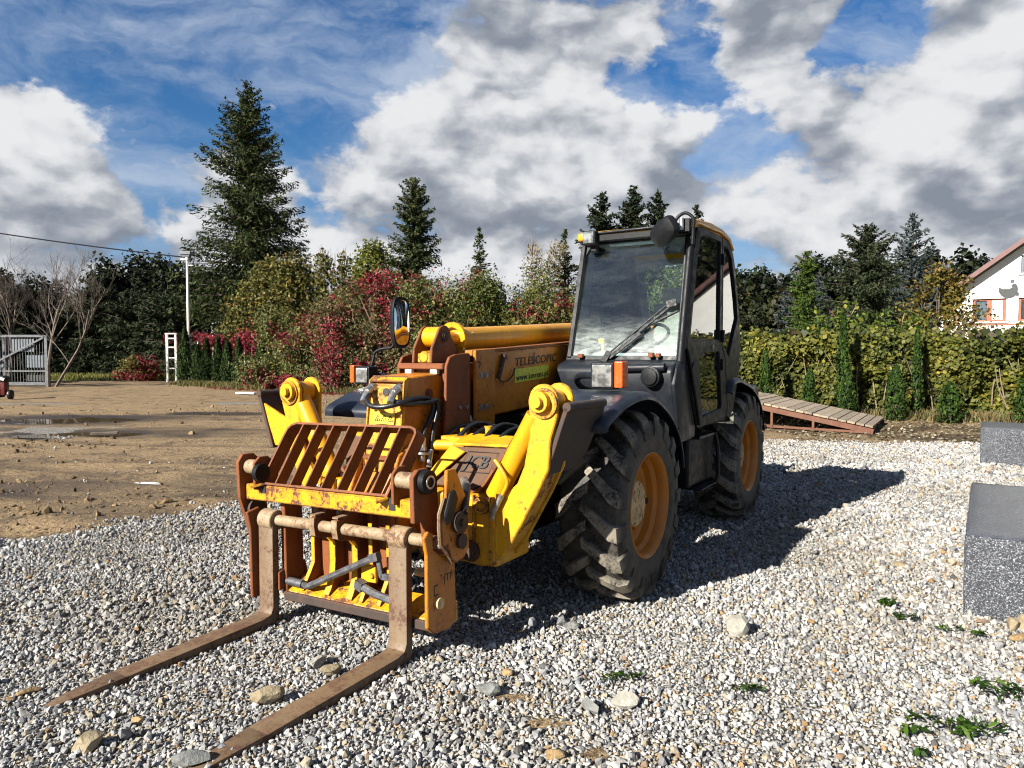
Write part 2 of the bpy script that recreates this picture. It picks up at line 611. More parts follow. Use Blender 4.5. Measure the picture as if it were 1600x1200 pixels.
def lens_material():
    m, t, out = new_mat('lamp_lens')
    tc = t.n('ShaderNodeTexCoord')
    ob = tc.outputs['Object']
    wv = t.n('ShaderNodeTexWave', {'Vector': ob, 'Scale': 26.0, 'Distortion': 1.5, 'Detail': 2.0}, bands_direction='X')
    n = t.noise(ob, 24.0, 3.0, 0.5)
    bp = t.n('ShaderNodeBump', {'Height': t.math('ADD', wv.outputs[0], n), 'Strength': 0.35, 'Distance': 0.006})
    c = t.mix(t.rng(n, 0.35, 0.65), (0.17, 0.175, 0.17), (0.50, 0.50, 0.47))
    b = t.n('ShaderNodeBsdfPrincipled', {'Base Color': c, 'Metallic': 0.75, 'Roughness': 0.16, 'Normal': bp.outputs[0], 'Coat Weight': 0.5})
    t.t.links.new(b.outputs[0], out.inputs[0])
    return m


M['lens'] = lens_material()


def mirror_material():
    m, t, out = new_mat('mirror_glass')
    b = t.n('ShaderNodeBsdfPrincipled', {'Base Color': (0.8, 0.82, 0.84, 1), 'Metallic': 1.0, 'Roughness': 0.03})
    t.t.links.new(b.outputs[0], out.inputs[0])
    return m


M['mirror'] = mirror_material()


# ---------------------------------------------------------------- numpy noise (for terrain shapes and plant outlines)
def _hash(ix, iy, s):
    h = (ix.astype(np.int64) * 374761393 + iy.astype(np.int64) * 668265263 + s * 974634731) & 0xFFFFFFFF
    h = ((h ^ (h >> 13)) * 1274126177) & 0xFFFFFFFF
    return ((h ^ (h >> 16)) & 0xFFFF) / 65535.0


def vnoise(x, y, s=0):
    x, y = np.asarray(x, float), np.asarray(y, float)
    ix, iy = np.floor(x), np.floor(y)
    fx, fy = x - ix, y - iy
    fx, fy = fx * fx * (3 - 2 * fx), fy * fy * (3 - 2 * fy)
    a, b = _hash(ix, iy, s), _hash(ix + 1, iy, s)
    c, d = _hash(ix, iy + 1, s), _hash(ix + 1, iy + 1, s)
    return (a * (1 - fx) + b * fx) * (1 - fy) + (c * (1 - fx) + d * fx) * fy


def fbm(x, y, o=4, s=0):
    t, a, w = 0.0, 0.5, 0.0
    for i in range(o):
        t = t + a * vnoise(np.asarray(x) * 2 ** i + 17.3 * i, np.asarray(y) * 2 ** i + 9.1 * i, s + i)
        w += a
        a *= 0.5
    return t / w


def sstep(a, b, x):
    t = np.clip((x - a) / (b - a), 0, 1)
    return t * t * (3 - 2 * t)


# ================================================================ ground
PUDDLES = [  # centre x, y, half length, half width, turn
    (-11.6, 17.9, 2.6, 0.95, 0.12), (-8.9, 14.75, 1.15, 0.55, 0.1), (-8.1, 19.6, 1.0, 0.55, 0.0)]


def puddle_d(x, y, p):
    cx, cy, a, b, t = p
    dx, dy = x - cx, y - cy
    u, v = dx * math.cos(t) + dy * math.sin(t), -dx * math.sin(t) + dy * math.cos(t)
    return np.sqrt((u / a) ** 2 + (v / b) ** 2) + (fbm(x * 0.9, y * 0.9, 3, 5) - 0.5) * 0.9


def gravel_mask(x, y):
    xs = [-40, -12, -6, -4.45, -3.1, -1.5, 1, 4.8, 8, 14, 40]
    ys = [4.0, 4.5, 5.6, 6.35, 7.9, 9.4, 11.8, 13.5, 13.0, 12.6, 12.0]
    yb = np.interp(x, xs, ys)
    wob = (fbm(x * 0.8, y * 0.8, 4, 3) - 0.5) * 1.6
    g = sstep(0.35, -0.35, y - yb + wob)
    # stray strips of spread stone on the dirt yard
    s1 = sstep(0.42, 0.62, fbm(x * 0.35, y * 0.8, 3, 11)) * np.exp(-((y - 23.2 - 0.08 * (x + 12)) / 1.1) ** 2) * (x < -6.5)
    s2 = sstep(0.5, 0.62, fbm(x * 0.7, y * 1.3, 3, 12)) * np.exp(-((y - 15.4) / 1.0) ** 2) * (x < -8.6)
    return np.clip(np.maximum(g, np.maximum(s1, s2) * 0.9), 0, 1)


def bare_patch(x, y):
    d = np.minimum(np.hypot((x - 0.10) / 0.13, (y - 3.15) / 0.05), np.hypot((x - 0.32) / 0.10, (y - 2.9) / 0.09))
    d = np.minimum(d, np.hypot((x - 0.45) / 0.2, (y - 4.15) / 0.05))
    d = np.minimum(d, np.hypot((x + 0.0) / 0.10, (y - 3.38) / 0.06))
    return d + (fbm(x * 9, y * 9, 2, 8) - 0.5) * 1.2


def gz(x, y):
    x, y = np.asarray(x, float), np.asarray(y, float)
    g = gravel_mask(x, y)
    far = sstep(60, 30, y)
    z = (fbm(x * 0.5, y * 0.8, 4, 21) - 0.5) * 0.07 * far
    rut = np.sin((y * 2.3 + x * 0.35 + 2.2 * fbm(x * 0.15, y * 0.15, 2, 30)) * 1.9) * 0.016
    clod = (fbm(x * 3.4, y * 3.4, 3, 31) - 0.5) * 0.06
    z = z + (rut + clod) * sstep(0.35, 0.6, fbm(x * 0.3, y * 0.3, 2, 33)) * far
    z = z * (1 - g) + g * (fbm(x * 0.7, y * 0.7, 3, 22) - 0.5) * 0.03
    for (ax, ay, r_) in ((-3.0, 31.0, 17.0), (-3.0, 31.0, 18.9), (-2.0, 33.0, 22.3), (-2.0, 33.0, 24.2), (8.0, 40.0, 33.0), (8.0, 40.0, 31.2)):
        rr = np.hypot(x - ax, (y - ay) * 0.92) + (fbm(x * .3, y * .3, 2, 51) - .5) * 1.2
        z = z - (1 - g) * (x < 0) * far * 0.035 * (np.exp(-((rr - r_) / 0.22) ** 2) - 0.6 * np.exp(-((np.abs(rr - r_) - .38) / 0.16) ** 2))
    for p in PUDDLES:
        z = z - 0.05 * sstep(1.35, 0.6, puddle_d(x, y, p))
    # level below the machine, the granite blocks and the ramp
    z = z * sstep(0.0, 1.0, np.hypot((x - 1.0) / 4.6, (y - 7.0) / 5.5) - 0.2)
    return z


def ground_material():
    m, t, out = new_mat('yard_ground')
    tc = t.n('ShaderNodeTexCoord')
    ob = tc.outputs['Object']
    at = t.n('ShaderNodeAttribute', attribute_name='col')
    sp = t.n('ShaderNodeSeparateColor', {0: at.outputs['Color']})
    gr, grass, wet = sp.outputs[0], sp.outputs[1], sp.outputs[2]
    n0 = t.noise(ob, 0.32, 6.0, 0.6)
    n1 = t.noise(ob, 2.6, 8.0, 0.68)
    n2 = t.noise(ob, 16.0, 6.0, 0.65)
    n3 = t.noise(ob, 75.0, 4.0, 0.6)
    streak = t.noise(t.vmath('MULTIPLY', ob, (0.55, 1.3, 1.0)), 1.0, 9.0, 0.66, 1.2)
    # dirt: pale where dry, brown where damp
    dry = t.mix(t.rng(n2, 0.3, 0.7), (0.195, 0.132, 0.066), (0.275, 0.20, 0.112))
    dry = t.mix(t.rng(n3, 0.55, 0.75), dry, (0.30, 0.25, 0.18))
    damp = t.mix(t.rng(n2, 0.35, 0.65), (0.040, 0.026, 0.015), (0.095, 0.062, 0.034))
    q = t.math('ADD', t.math('MULTIPLY', streak, 0.42), t.math('MULTIPLY', n1, 0.33))
    q = t.math('ADD', q, t.math('MULTIPLY', n2, 0.25))
    dirt = t.mix(t.rng(q, 0.385, 0.52), damp, dry)
    dirt = t.mix(t.rng(n3, 0.60, 0.45, 0, 0.5), dirt, t.mix(0.5, dirt, (0.03, 0.02, 0.012)))
    gr_ = t.n('ShaderNodeTexNoise', {'Vector': ob, 'Scale': 42.0, 'Detail': 6.0, 'Roughness': 0.75}).outputs['Fac']
    dirt = t.mix(1.0, dirt, t.mix(t.rng(gr_, 0.36, 0.62), (0.42, 0.38, 0.34), (1.22, 1.2, 1.16)), 'MULTIPLY')
    dirt = t.mix(wet, dirt, (0.026, 0.018, 0.011))
    # spread stone: cell colours
    vo = t.n('ShaderNodeTexVoronoi', {'Vector': ob, 'Scale': 24.0, 'Randomness': 1.0})
    ve = t.n('ShaderNodeTexVoronoi', {'Vector': ob, 'Scale': 24.0, 'Randomness': 1.0}, feature='DISTANCE_TO_EDGE')
    sc = t.n('ShaderNodeSeparateColor', {0: vo.outputs['Color']})
    st = t.mix(t.rng(sc.outputs[0], 0.0, 1.0, smooth=False), (0.15, 0.146, 0.135), (0.34, 0.33, 0.31))
    st = t.mix(t.rng(sc.outputs[1], 0.72, 0.80), st, (0.29, 0.22, 0.13))
    st = t.mix(t.rng(ve.outputs['Distance'], 0.10, 0.02), st, (0.025, 0.02, 0.015))
    gm = t.rng(t.math('ADD', gr, t.math('MULTIPLY', t.math('SUBTRACT', n2, 0.5), 0.9)), 0.42, 0.58)
    c = t.mix(gm, dirt, st)
    gcol = t.mix(t.rng(n2, 0.35, 0.65), (0.070, 0.080, 0.014), (0.14, 0.115, 0.042))
    c = t.mix(t.rng(t.math('ADD', grass, t.math('MULTIPLY', t.math('SUBTRACT', n1, 0.5), 0.8)), 0.4, 0.6), c, gcol)
    h = t.math('ADD', t.math('MULTIPLY', n2, 0.9), t.math('MULTIPLY', n3, 0.45))
    h = t.math('ADD', h, t.math('MULTIPLY', n1, 0.9))
    h = t.math('ADD', h, t.math('MULTIPLY', t.math('MINIMUM', ve.outputs['Distance'], 0.25), t.math('MULTIPLY', gm, 2.2)))
    bp = t.n('ShaderNodeBump', {'Height': h, 'Strength': 0.85, 'Distance': 0.045})
    rough = t.rng(wet, 0.0, 1.0, 0.95, 0.42)
    b = t.n('ShaderNodeBsdfPrincipled', {'Base Color': c, 'Roughness': rough, 'Normal': bp.outputs[0], 'Specular IOR Level': 0.3})
    t.t.links.new(b.outputs[0], out.inputs[0])
    return m


def geo_steps(a, b, s0, k):
    r, s = [a], s0
    while r[-1] < b:
        r.append(r[-1] + s)
        s *= k
    return r


def build_ground():
    xs = np.arange(-15, 15.01, 0.13)
    xp = np.array(geo_steps(15.3, 900, 0.35, 1.10))
    X = np.concatenate([-xp[::-1], xs, xp])
    ya = -np.array(geo_steps(-1.6, 700, 0.5, 1.25))[::-1]
    yb = np.arange(1.8, 22, 0.12)
    yc = np.arange(22, 70, 0.4)
    yd = np.array(geo_steps(70.4, 1500, 0.6, 1.15))
    Y = np.concatenate([ya, yb, yc, yd])
    gx, gy = np.meshgrid(X, Y)
    z = gz(gx, gy)
    V = np.stack([gx, gy, z], -1).reshape(-1, 3)
    nx, ny = len(X), len(Y)
    i = np.arange(ny - 1)[:, None] * nx + np.arange(nx - 1)[None, :]
    F = np.stack([i, i + 1, i + nx + 1, i + nx], -1).reshape(-1, 4)
    g = gravel_mask(gx, gy)
    g = g * sstep(0.7, 1.3, bare_patch(gx, gy))
    xr = gx
    grass = sstep(43.0, 45.0, gy + (fbm(gx * 0.4, gy * 0.4, 3, 41) - 0.5) * 4) * (gx < -16)
    # verge along the hedges and shrubs
    vl = np.interp(gx, [-40, -17.5, -8.5, 1.8, 3.0, 6, 10, 14, 60], [44, 37.0, 29.3, 24.0, 20.5, 18.7, 17.6, 16.0, 12])
    grass = np.maximum(grass, 0.75 * sstep(-0.3, 1.4, gy - vl + (fbm(gx * 0.6, gy * 0.6, 3, 42) - 0.5) * 2.0))
    grass = grass * (1 - (np.abs(gx + 30) < 16) * (gy < 43))
    wet = np.zeros_like(gx)
    for p in PUDDLES:
        wet = np.maximum(wet, sstep(2.0, 0.9, puddle_d(gx, gy, p)))
    # wet brown strip in front of the ramp and the granite blocks
    strip = sstep(13.0, 13.6, gy + (fbm(gx, gy, 3, 44) - 0.5)) * sstep(16.8, 15.6, gy) * sstep(5.0, 6.5, gx)
    wet = np.maximum(wet, 0.75 * strip * sstep(0.35, 0.6, fbm(gx * 1.2, gy * 1.2, 3, 45)))
    tr = np.zeros_like(gx)
    for (ax, ay, r_) in ((-3.0, 31.0, 17.0), (-3.0, 31.0, 18.9), (-2.0, 33.0, 22.3), (-2.0, 33.0, 24.2), (8.0, 40.0, 33.0), (8.0, 40.0, 31.2)):
        rr = np.hypot(gx - ax, (gy - ay) * 0.92) + (fbm(gx * .3, gy * .3, 2, 51) - .5) * 1.2
        tr = np.maximum(tr, np.exp(-((rr - r_) / 0.24) ** 2))
    damp = sstep(0.55, 0.75, fbm(gx * 0.25, gy * 0.55, 4, 46)) * (g < 0.3) * sstep(9, 20, 30 - gy)
    wet = np.maximum(wet, tr * 0.55 * (g < .3) * (gx < 0) * (gy > 7) * (0.35 + fbm(gx * 1.3, gy * 1.3, 2, 52)))
    wet = np.maximum(wet, damp * 0.75)
    band = sstep(0.50, 0.68, fbm(gx * 0.28 + 5, gy * 1.1, 5, 71)) * (gx < 2) * (g < .4) * sstep(6, 8, gy) * sstep(22, 15, gy)
    wet = np.maximum(wet, band * (0.35 + 0.6 * fbm(gx * 2.2, gy * 2.2, 3, 72)))
    col = np.stack([g, grass, wet], -1).reshape(-1, 3)
    me = np_mesh('ground', V, F, col, smooth=True)
    tag(link('ground', me, ground_material()), kind='structure')


def water_material():
    m, t, out = new_mat('muddy_water')
    tc = t.n('ShaderNodeTexCoord')
    n = t.noise(tc.outputs['Object'], 6.0, 3.0, 0.5)
    bp = t.n('ShaderNodeBump', {'Height': n, 'Strength': 0.03, 'Distance': 0.02})
    b = t.n('ShaderNodeBsdfPrincipled', {'Base Color': (0.060, 0.043, 0.025, 1), 'Roughness': 0.03, 'Normal': bp.outputs[0], 'IOR': 1.33, 'Specular IOR Level': 0.6})
    t.t.links.new(b.outputs[0], out.inputs[0])
    return m


def build_puddles():
    wm = water_material()
    for i, p in enumerate(PUDDLES):
        cx, cy, a, b, t = p
        n = 72
        vs = [(cx, cy, 0)]
        for k in range(n):
            th = 2 * math.pi * k / n
            lo, hi = 0.1, 2.0
            for _ in range(18):
                q = (lo + hi) / 2
                u, v = q * a * math.cos(th), q * b * math.sin(th)
                x, y = cx + u * math.cos(t) - v * math.sin(t), cy + u * math.sin(t) + v * math.cos(t)
                if float(puddle_d(np.array(x), np.array(y), p)) < 1.08:
                    lo = q
                else:
                    hi = q
            vs.append((x, y, 0))
        zc = float(gz(np.array(cx), np.array(cy))) + 0.022
        vs = np.array(vs)
        vs[:, 2] = zc
        F = np.array([(0, 1 + k, 1 + (k + 1) % n) for k in range(n)])
        o = link('puddle', np_mesh('puddle', vs, F), wm)
        tag(o, kind='structure')


# ---------------------------------------------------------------- spread stone
def rock_mesh(name, seed, sub=1, rough=0.28, flat=1.0, cuts=5):
    r = random.Random(seed)
    bm = bmesh.new()
    bmesh.ops.create_icosphere(bm, subdivisions=sub, radius=0.5)
    pl = []
    for _ in range(cuts):
        n = Vector((r.gauss(0, 1), r.gauss(0, 1), r.gauss(0, 1))).normalized()
        pl.append((n, r.uniform(0.22, 0.40)))
    for v in bm.verts:
        co = v.co * (1 + r.uniform(-rough, rough) * 0.5)
        for n, d in pl:
            e = co.dot(n) - d
            if e > 0:
                co = co - n * e
        v.co = Vector((co.x, co.y, co.z * flat))
    me = bpy.data.meshes.new(name)
    bm.to_mesh(me)
    bm.free()
    return me


def stone_material():
    m, t, out = new_mat('crushed_limestone')
    oi = t.n('ShaderNodeObjectInfo')
    tc = t.n('ShaderNodeTexCoord')
    rr = oi.outputs['Random']
    ramp = t.n('ShaderNodeValToRGB', {0: rr})
    e = ramp.color_ramp
    e.interpolation = 'CONSTANT'
    cols = [(0.0, (0.175, 0.178, 0.185)), (0.18, (0.295, 0.292, 0.286)), (0.44, (0.235, 0.233, 0.226)), (0.64, (0.345, 0.344, 0.340)), (0.75, (0.110, 0.111, 0.117)),
            (0.83, (0.235, 0.205, 0.152)), (0.915, (0.195, 0.165, 0.120)), (0.95, (0.215, 0.135, 0.066)), (0.966, (0.060, 0.058, 0.058)), (0.988, (0.15, 0.10, 0.065))]
    while len(e.elements) < len(cols):
        e.elements.new(0.5)
    for el, (p, c) in zip(e.elements, cols):
        el.position = p
        el.color = (*c, 1)
    n = t.noise(t.vmath('ADD', tc.outputs['Object'], oi.outputs['Location']), 3.0, 6.0, 0.65)
    c = t.mix(t.rng(n, 0.3, 0.7), (0.72, 0.70, 0.66), (1.12, 1.12, 1.12))
    c = t.mix(1.0, ramp.outputs[0], c, 'MULTIPLY')
    loc = oi.outputs['Location']
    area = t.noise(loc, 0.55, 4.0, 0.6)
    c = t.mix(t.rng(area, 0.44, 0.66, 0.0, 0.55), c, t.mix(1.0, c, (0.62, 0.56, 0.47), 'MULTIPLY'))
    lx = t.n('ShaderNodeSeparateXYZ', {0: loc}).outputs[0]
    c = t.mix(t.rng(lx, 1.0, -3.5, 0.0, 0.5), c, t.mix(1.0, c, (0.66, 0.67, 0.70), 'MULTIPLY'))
    b = t.n('ShaderNodeBsdfPrincipled', {'Base Color': c, 'Roughness': 0.85, 'Specular IOR Level': 0.3})
    t.t.links.new(b.outputs[0], out.inputs[0])
    return m


M['stone'] = stone_material()


def spread_modifier(o, protos):
    ng = bpy.data.node_groups.new('spread_stone', 'GeometryNodeTree')
    ng.interface.new_socket('Geometry', in_out='INPUT', socket_type='NodeSocketGeometry')
    ng.interface.new_socket('Geometry', in_out='OUTPUT', socket_type='NodeSocketGeometry')
    N = ng.nodes.new
    gi, go = N('NodeGroupInput'), N('NodeGroupOutput')
    ci = N('GeometryNodeCollectionInfo')
    ci.inputs['Collection'].default_value = protos
    ci.inputs['Separate Children'].default_value = True
    ci.inputs['Reset Children'].default_value = True
    iop = N('GeometryNodeInstanceOnPoints')
    iop.inputs['Pick Instance'].default_value = True

    def attr(name, typ):
        nd = N('GeometryNodeInputNamedAttribute')
        nd.data_type = typ
        nd.inputs['Name'].default_value = name
        return next(s for s in nd.outputs if s.enabled)
    L = ng.links.new
    L(gi.outputs[0], iop.inputs['Points'])
    L(ci.outputs[0], iop.inputs['Instance'])
    L(attr('pick', 'INT'), iop.inputs['Instance Index'])
    e2r = N('FunctionNodeEulerToRotation')
    L(attr('rot', 'FLOAT_VECTOR'), e2r.inputs[0])
    L(e2r.outputs[0], iop.inputs['Rotation'])
    L(attr('scl', 'FLOAT_VECTOR'), iop.inputs['Scale'])
    L(iop.outputs[0], go.inputs[0])
    md = o.modifiers.new('spread_stone', 'NODES')
    md.node_group = ng


def stone_protos(name, mat, seed, n=10, rough=.3, cuts=6):
    protos = bpy.data.collections.new(name)
    for i in range(n):
        pm = rock_mesh(name, seed + i, 1, rough, 1.0, cuts)
        pm.materials.append(mat)
        protos.objects.link(bpy.data.objects.new(name + '_' + 'abcdefghij'[i], pm))
    return protos


def point_mesh(name, P, z, S, rg, n=10, zs=(0.6, 1.0)):
    me = bpy.data.meshes.new(name)
    me.vertices.add(len(P))
    me.vertices.foreach_set('co', np.column_stack([P, z]).astype(np.float32).ravel())
    a = me.attributes.new('rot', 'FLOAT_VECTOR', 'POINT')
    a.data.foreach_set('vector', rg.uniform(0, 6.283, (len(P), 3)).astype(np.float32).ravel())
    a = me.attributes.new('scl', 'FLOAT_VECTOR', 'POINT')
    sc = S[:, None] * np.stack([rg.uniform(0.9, 1.5, len(S)), rg.uniform(0.8, 1.2, len(S)), rg.uniform(*zs, len(S))], -1)
    a.data.foreach_set('vector', sc.astype(np.float32).ravel())
    a = me.attributes.new('pick', 'INT', 'POINT')
    a.data.foreach_set('value', rg.integers(0, n, len(S)).astype(np.int32))
    return me


def clod_material():
    m, t, out = new_mat('earth_clod')
    oi = t.n('ShaderNodeObjectInfo')
    tc = t.n('ShaderNodeTexCoord')
    n = t.noise(tc.outputs['Object'], 5.0, 5.0, 0.6)
    c = t.mix(oi.outputs['Random'], (0.055, 0.036, 0.020), (0.185, 0.13, 0.072))
    c = t.mix(t.rng(n, 0.35, 0.65, 0, 0.6), c, t.mix(0.5, c, (0.03, 0.02, 0.012)))
    b = t.n('ShaderNodeBsdfPrincipled', {'Base Color': c, 'Roughness': 0.95, 'Specular IOR Level': 0.15})
    t.t.links.new(b.outputs[0], out.inputs[0])
    return m


def build_clods():
    rg = np.random.default_rng(9)
    P, S = [], []
    for (y0, y1, sp, s0) in ((5.2, 9.0, 0.10, 0.030), (9.0, 14.0, 0.16, 0.042), (14.0, 24.0, 0.28, 0.055)):
        for y in np.arange(y0, y1, sp):
            xs = np.arange(-0.76 * y - .3, 2.5, sp)
            P.append(np.stack([xs + rg.uniform(-.6, .6, len(xs)) * sp, y + rg.uniform(-.6, .6, len(xs)) * sp], -1))
            S.append(np.clip(rg.lognormal(math.log(s0), 0.5, len(xs)), 0.012, 0.12))
    P, S = np.concatenate(P), np.concatenate(S)
    g = gravel_mask(P[:, 0], P[:, 1])
    dens = sstep(0.46, 0.70, fbm(P[:, 0] * .45, P[:, 1] * .9, 4, 33)) * 0.9 + 0.03
    keep = (g < 0.5) & (rg.random(len(P)) < dens)
    for p in PUDDLES:
        keep &= puddle_d(P[:, 0], P[:, 1], p) > 1.25
    P, S = P[keep], S[keep]
    z = gz(P[:, 0], P[:, 1]) + S * rg.uniform(-.1, .2, len(S))
    o = link('soil_clods', point_mesh('soil_clods', P, z, S, rg, 10, (0.5, 0.8)))
    spread_modifier(o, stone_protos('clod_shape', clod_material(), 500, 10, .5, 3))
    tag(o, 'crumbs and clods of earth on the churned dirt yard', 'soil', kind='stuff')


def build_gravel():
    rg = np.random.default_rng(3)
    P, S = [], []
    for (y0, y1, sp, s0, s1) in ((2.3, 4.4, 0.0200, 0.0210, 0.0075), (4.4, 6.4, 0.0232, 0.0240, 0.008), (6.4, 9.5, 0.029, 0.0285, 0.009), (9.5, 14.5, 0.038, 0.034, 0.010)):
        ys = np.arange(y0, y1, sp)
        for y in ys:
            h = 0.77 * y + 0.35
            xs = np.arange(-h, h, sp)
            xs = xs + rg.uniform(-0.5, 0.5, len(xs)) * sp
            yy = y + rg.uniform(-0.5, 0.5, len(xs)) * sp
            P.append(np.stack([xs, yy], -1))
            S.append(np.clip(rg.lognormal(math.log(s0), 0.36, len(xs)), 0.009, 0.07))
    P, S = np.concatenate(P), np.concatenate(S)
    g = gravel_mask(P[:, 0], P[:, 1])
    b = bare_patch(P[:, 0], P[:, 1])
    keep = rg.random(len(P)) < np.where(g > 0.5, 0.97, np.where(g > 0.08, 0.40, 0.004))
    keep &= (rg.random(len(P)) < sstep(0.6, 1.2, b) * 0.93 + 0.07)
    P, S, g = P[keep], S[keep], g[keep]
    S = S * (0.70 + 0.60 * fbm(P[:, 0] * 0.9, P[:, 1] * 0.9, 3, 91))
    # a few big ones
    big = rg.random(len(P)) < 0.006
    S[big] *= rg.uniform(1.4, 2.1, big.sum())
    z = gz(P[:, 0], P[:, 1]) + S * rg.uniform(0.02, 0.34, len(S))
    o = link('gravel', point_mesh('gravel', P, z, S, rg))
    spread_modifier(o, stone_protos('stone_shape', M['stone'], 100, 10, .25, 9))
    tag(o, 'pale crushed stone spread over the yard', 'gravel', kind='stuff')
    print('stones', len(P))




build_ground()
build_puddles()
build_gravel()
build_clods()


# ================================================================ plants
M['leaf'] = leaf_mat('leaves', 0.35, 0.55, 0.2)
M['needle'] = leaf_mat('needles', 0.12, 0.7, 0.08)
M['bark'] = simple('bark', (0.055, 0.040, 0.028), 0.9, 0, 0.4, 6, 0.4)
M['bark_pale'] = simple('pale_bark', (0.080, 0.062, 0.048), 0.9, 0, 0.45, 5, 0.4)
M['twig'] = simple('dry_twigs', (0.15, 0.115, 0.075), 0.9, 0, 0.3, 10)


def leaves_np(P, size, rg, nrm=None, spread=1.0, aspect=0.62, fold=0.18, along=None):
    """diamond leaves at P: one folded quad each. nrm: preferred facing; along: preferred long axis"""
    n = len(P)
    size = np.broadcast_to(np.asarray(size, float), (n,))
    N = rg.normal(size=(n, 3)) * spread
    if nrm is not None:
        N = N + nrm
    N /= np.linalg.norm(N, axis=1, keepdims=True) + 1e-9
    A = rg.normal(size=(n, 3))
    if along is not None:
        A = along + A * 0.35
    A = A - N * np.sum(A * N, 1, keepdims=True)
    A /= np.linalg.norm(A, axis=1, keepdims=True) + 1e-9
    B = np.cross(N, A)
    h = size[:, None]
    V = np.empty((n, 4, 3))
    V[:, 0] = P - A * h * 0.5
    V[:, 1] = P + B * h * aspect * 0.5 + N * h * fold
    V[:, 2] = P + A * h * 0.5
    V[:, 3] = P - B * h * aspect * 0.5 + N * h * fold
    F = np.arange(n * 4).reshape(n, 4)
    return V.reshape(-1, 3), F


def pick_colors(rg, n, pal, w, var=0.25, t=None):
    """one colour per leaf from a weighted palette"""
    pal, w = np.array(pal, float), np.array(w, float)
    if t is None:
        k = rg.choice(len(pal), n, p=w / w.sum())
    else:
        cw = np.cumsum(w / w.sum())
        k = np.searchsorted(cw, np.clip(t, 0, 0.9999))
    c = pal[k] * rg.uniform(1 - var, 1 + var, (n, 1))
    return np.repeat(np.clip(c, 0, 1), 4, axis=0)


class Geo:
    def __init__(self):
        self.V, self.F, self.C, self.n = [], [], [], 0

    def add(self, V, F, C):
        self.V.append(V)
        self.F.append(F + self.n)
        self.C.append(C)
        self.n += len(V)

    def build(self, name, mat, parent):
        return link(name, np_mesh(name, np.concatenate(self.V), np.concatenate(self.F), np.concatenate(self.C)), mat, parent)


SPRUCE = ([(0.016, 0.025, 0.009), (0.027, 0.037, 0.013), (0.046, 0.053, 0.018), (0.060, 0.052, 0.022)], (3, 3, 1.6, 0.5))
DARK = ([(0.009, 0.014, 0.007), (0.015, 0.021, 0.010), (0.026, 0.032, 0.013)], (3, 3, 1))
BLUE = ([(0.034, 0.046, 0.048), (0.050, 0.062, 0.064), (0.026, 0.034, 0.028)], (2, 2, 1))
PINE = ([(0.015, 0.022, 0.011), (0.026, 0.034, 0.016), (0.044, 0.049, 0.024)], (3, 3, 1))


def conifer(name, label, x, y, h, rad, seed, pal=SPRUCE, spacing=0.36, leaf=0.34, dens=1.0, shape=0.9, group=None, base=0.05, z0=0.0, cat='tree'):
    rg = np.random.default_rng(seed)
    root = empty(name, label, cat, (x, y, z0), 0, group)
    tb = MB()
    tb.tube([(0, 0, 0), (0.03 * h * 0.1, 0, h * 0.5), (0, 0, h)], [0.012 * h + 0.05, 0.008 * h + 0.03, 0.012], 8)
    P, A, S = [], [], []
    z = base * h
    while z < h * 0.985:
        t = z / h
        nb = int(rg.integers(5, 9)) if t < 0.9 else 4
        prof = rad * min(1.0, (1 - t) ** shape * 1.02 + 0.015) * (1.0 if t > 0.12 else 0.8 + 1.6 * t)
        for _ in range(nb):
            L = prof * rg.uniform(0.62, 1.18)
            if rg.random() < 0.12:
                L *= 0.5
            az = rg.uniform(0, 2 * math.pi)
            rise = (-0.30 + 0.85 * t ** 1.5) + rg.uniform(-0.12, 0.12)
            ca, sa = math.cos(az), math.sin(az)
            zj = z + rg.uniform(-0.5, 0.5) * spacing
            m = max(2, int(L / (leaf * 0.50) * dens))
            u = (np.arange(m) + rg.uniform(0.2, 0.9)) / m
            r = u * L
            zz = zj + rise * r + 0.10 * r * r / max(L, .3) - 0.0
            tb.tube([(0, 0, zj), (ca * L * .95, sa * L * .95, zj + rise * L * .95 + .09 * L)], [0.012 + 0.010 * L, 0.004], 3)
            for q in range(6):
                side = rg.uniform(-0.85, 0.85, m)
                off = side * (0.36 * L * (1.05 - u) + 0.06)
                px = ca * r - sa * off
                py = sa * r + ca * off
                pz = zz - np.abs(off) * 0.30 - rg.random(m) ** 1.6 * 0.42 * (0.4 + 0.45 * L) * (0.35 + 0.65 * (1 - t))
                P.append(np.stack([px, py, pz], -1))
                dx = ca - sa * side * 1.1
                dy = sa + ca * side * 1.1
                A.append(np.stack([dx, dy, np.full(m, rise - 0.55 + 0.45 * t) + rg.uniform(-.6, .25, m)], -1))
                S.append(leaf * rg.uniform(0.7, 1.35, m) * (0.75 + 0.35 * (1 - t)))
        z += spacing * (0.65 + 0.5 * (1 - t))
    P, A, S = np.concatenate(P), np.concatenate(A), np.concatenate(S)
    A /= np.linalg.norm(A, axis=1, keepdims=True)
    top = np.array([[0.0, 0, h * 0.985], [0, 0, h * 0.965], [0.03, 0, h * .95]])
    P = np.concatenate([P, top])
    A = np.concatenate([A, [[0, 0, 1.0]] * 3])
    S = np.concatenate([S, [leaf * 1.6] * 3])
    V, F = leaves_np(P, S, rg, np.array([[0, 0, 0.55]]), 1.0, 0.30, 0.06, A)
    C = pick_colors(rg, len(P), *pal, 0.3)
    tb.build('trunk', M['bark'], root)
    link('crown', np_mesh('crown', V, F, C), M['needle'], root)
    return root


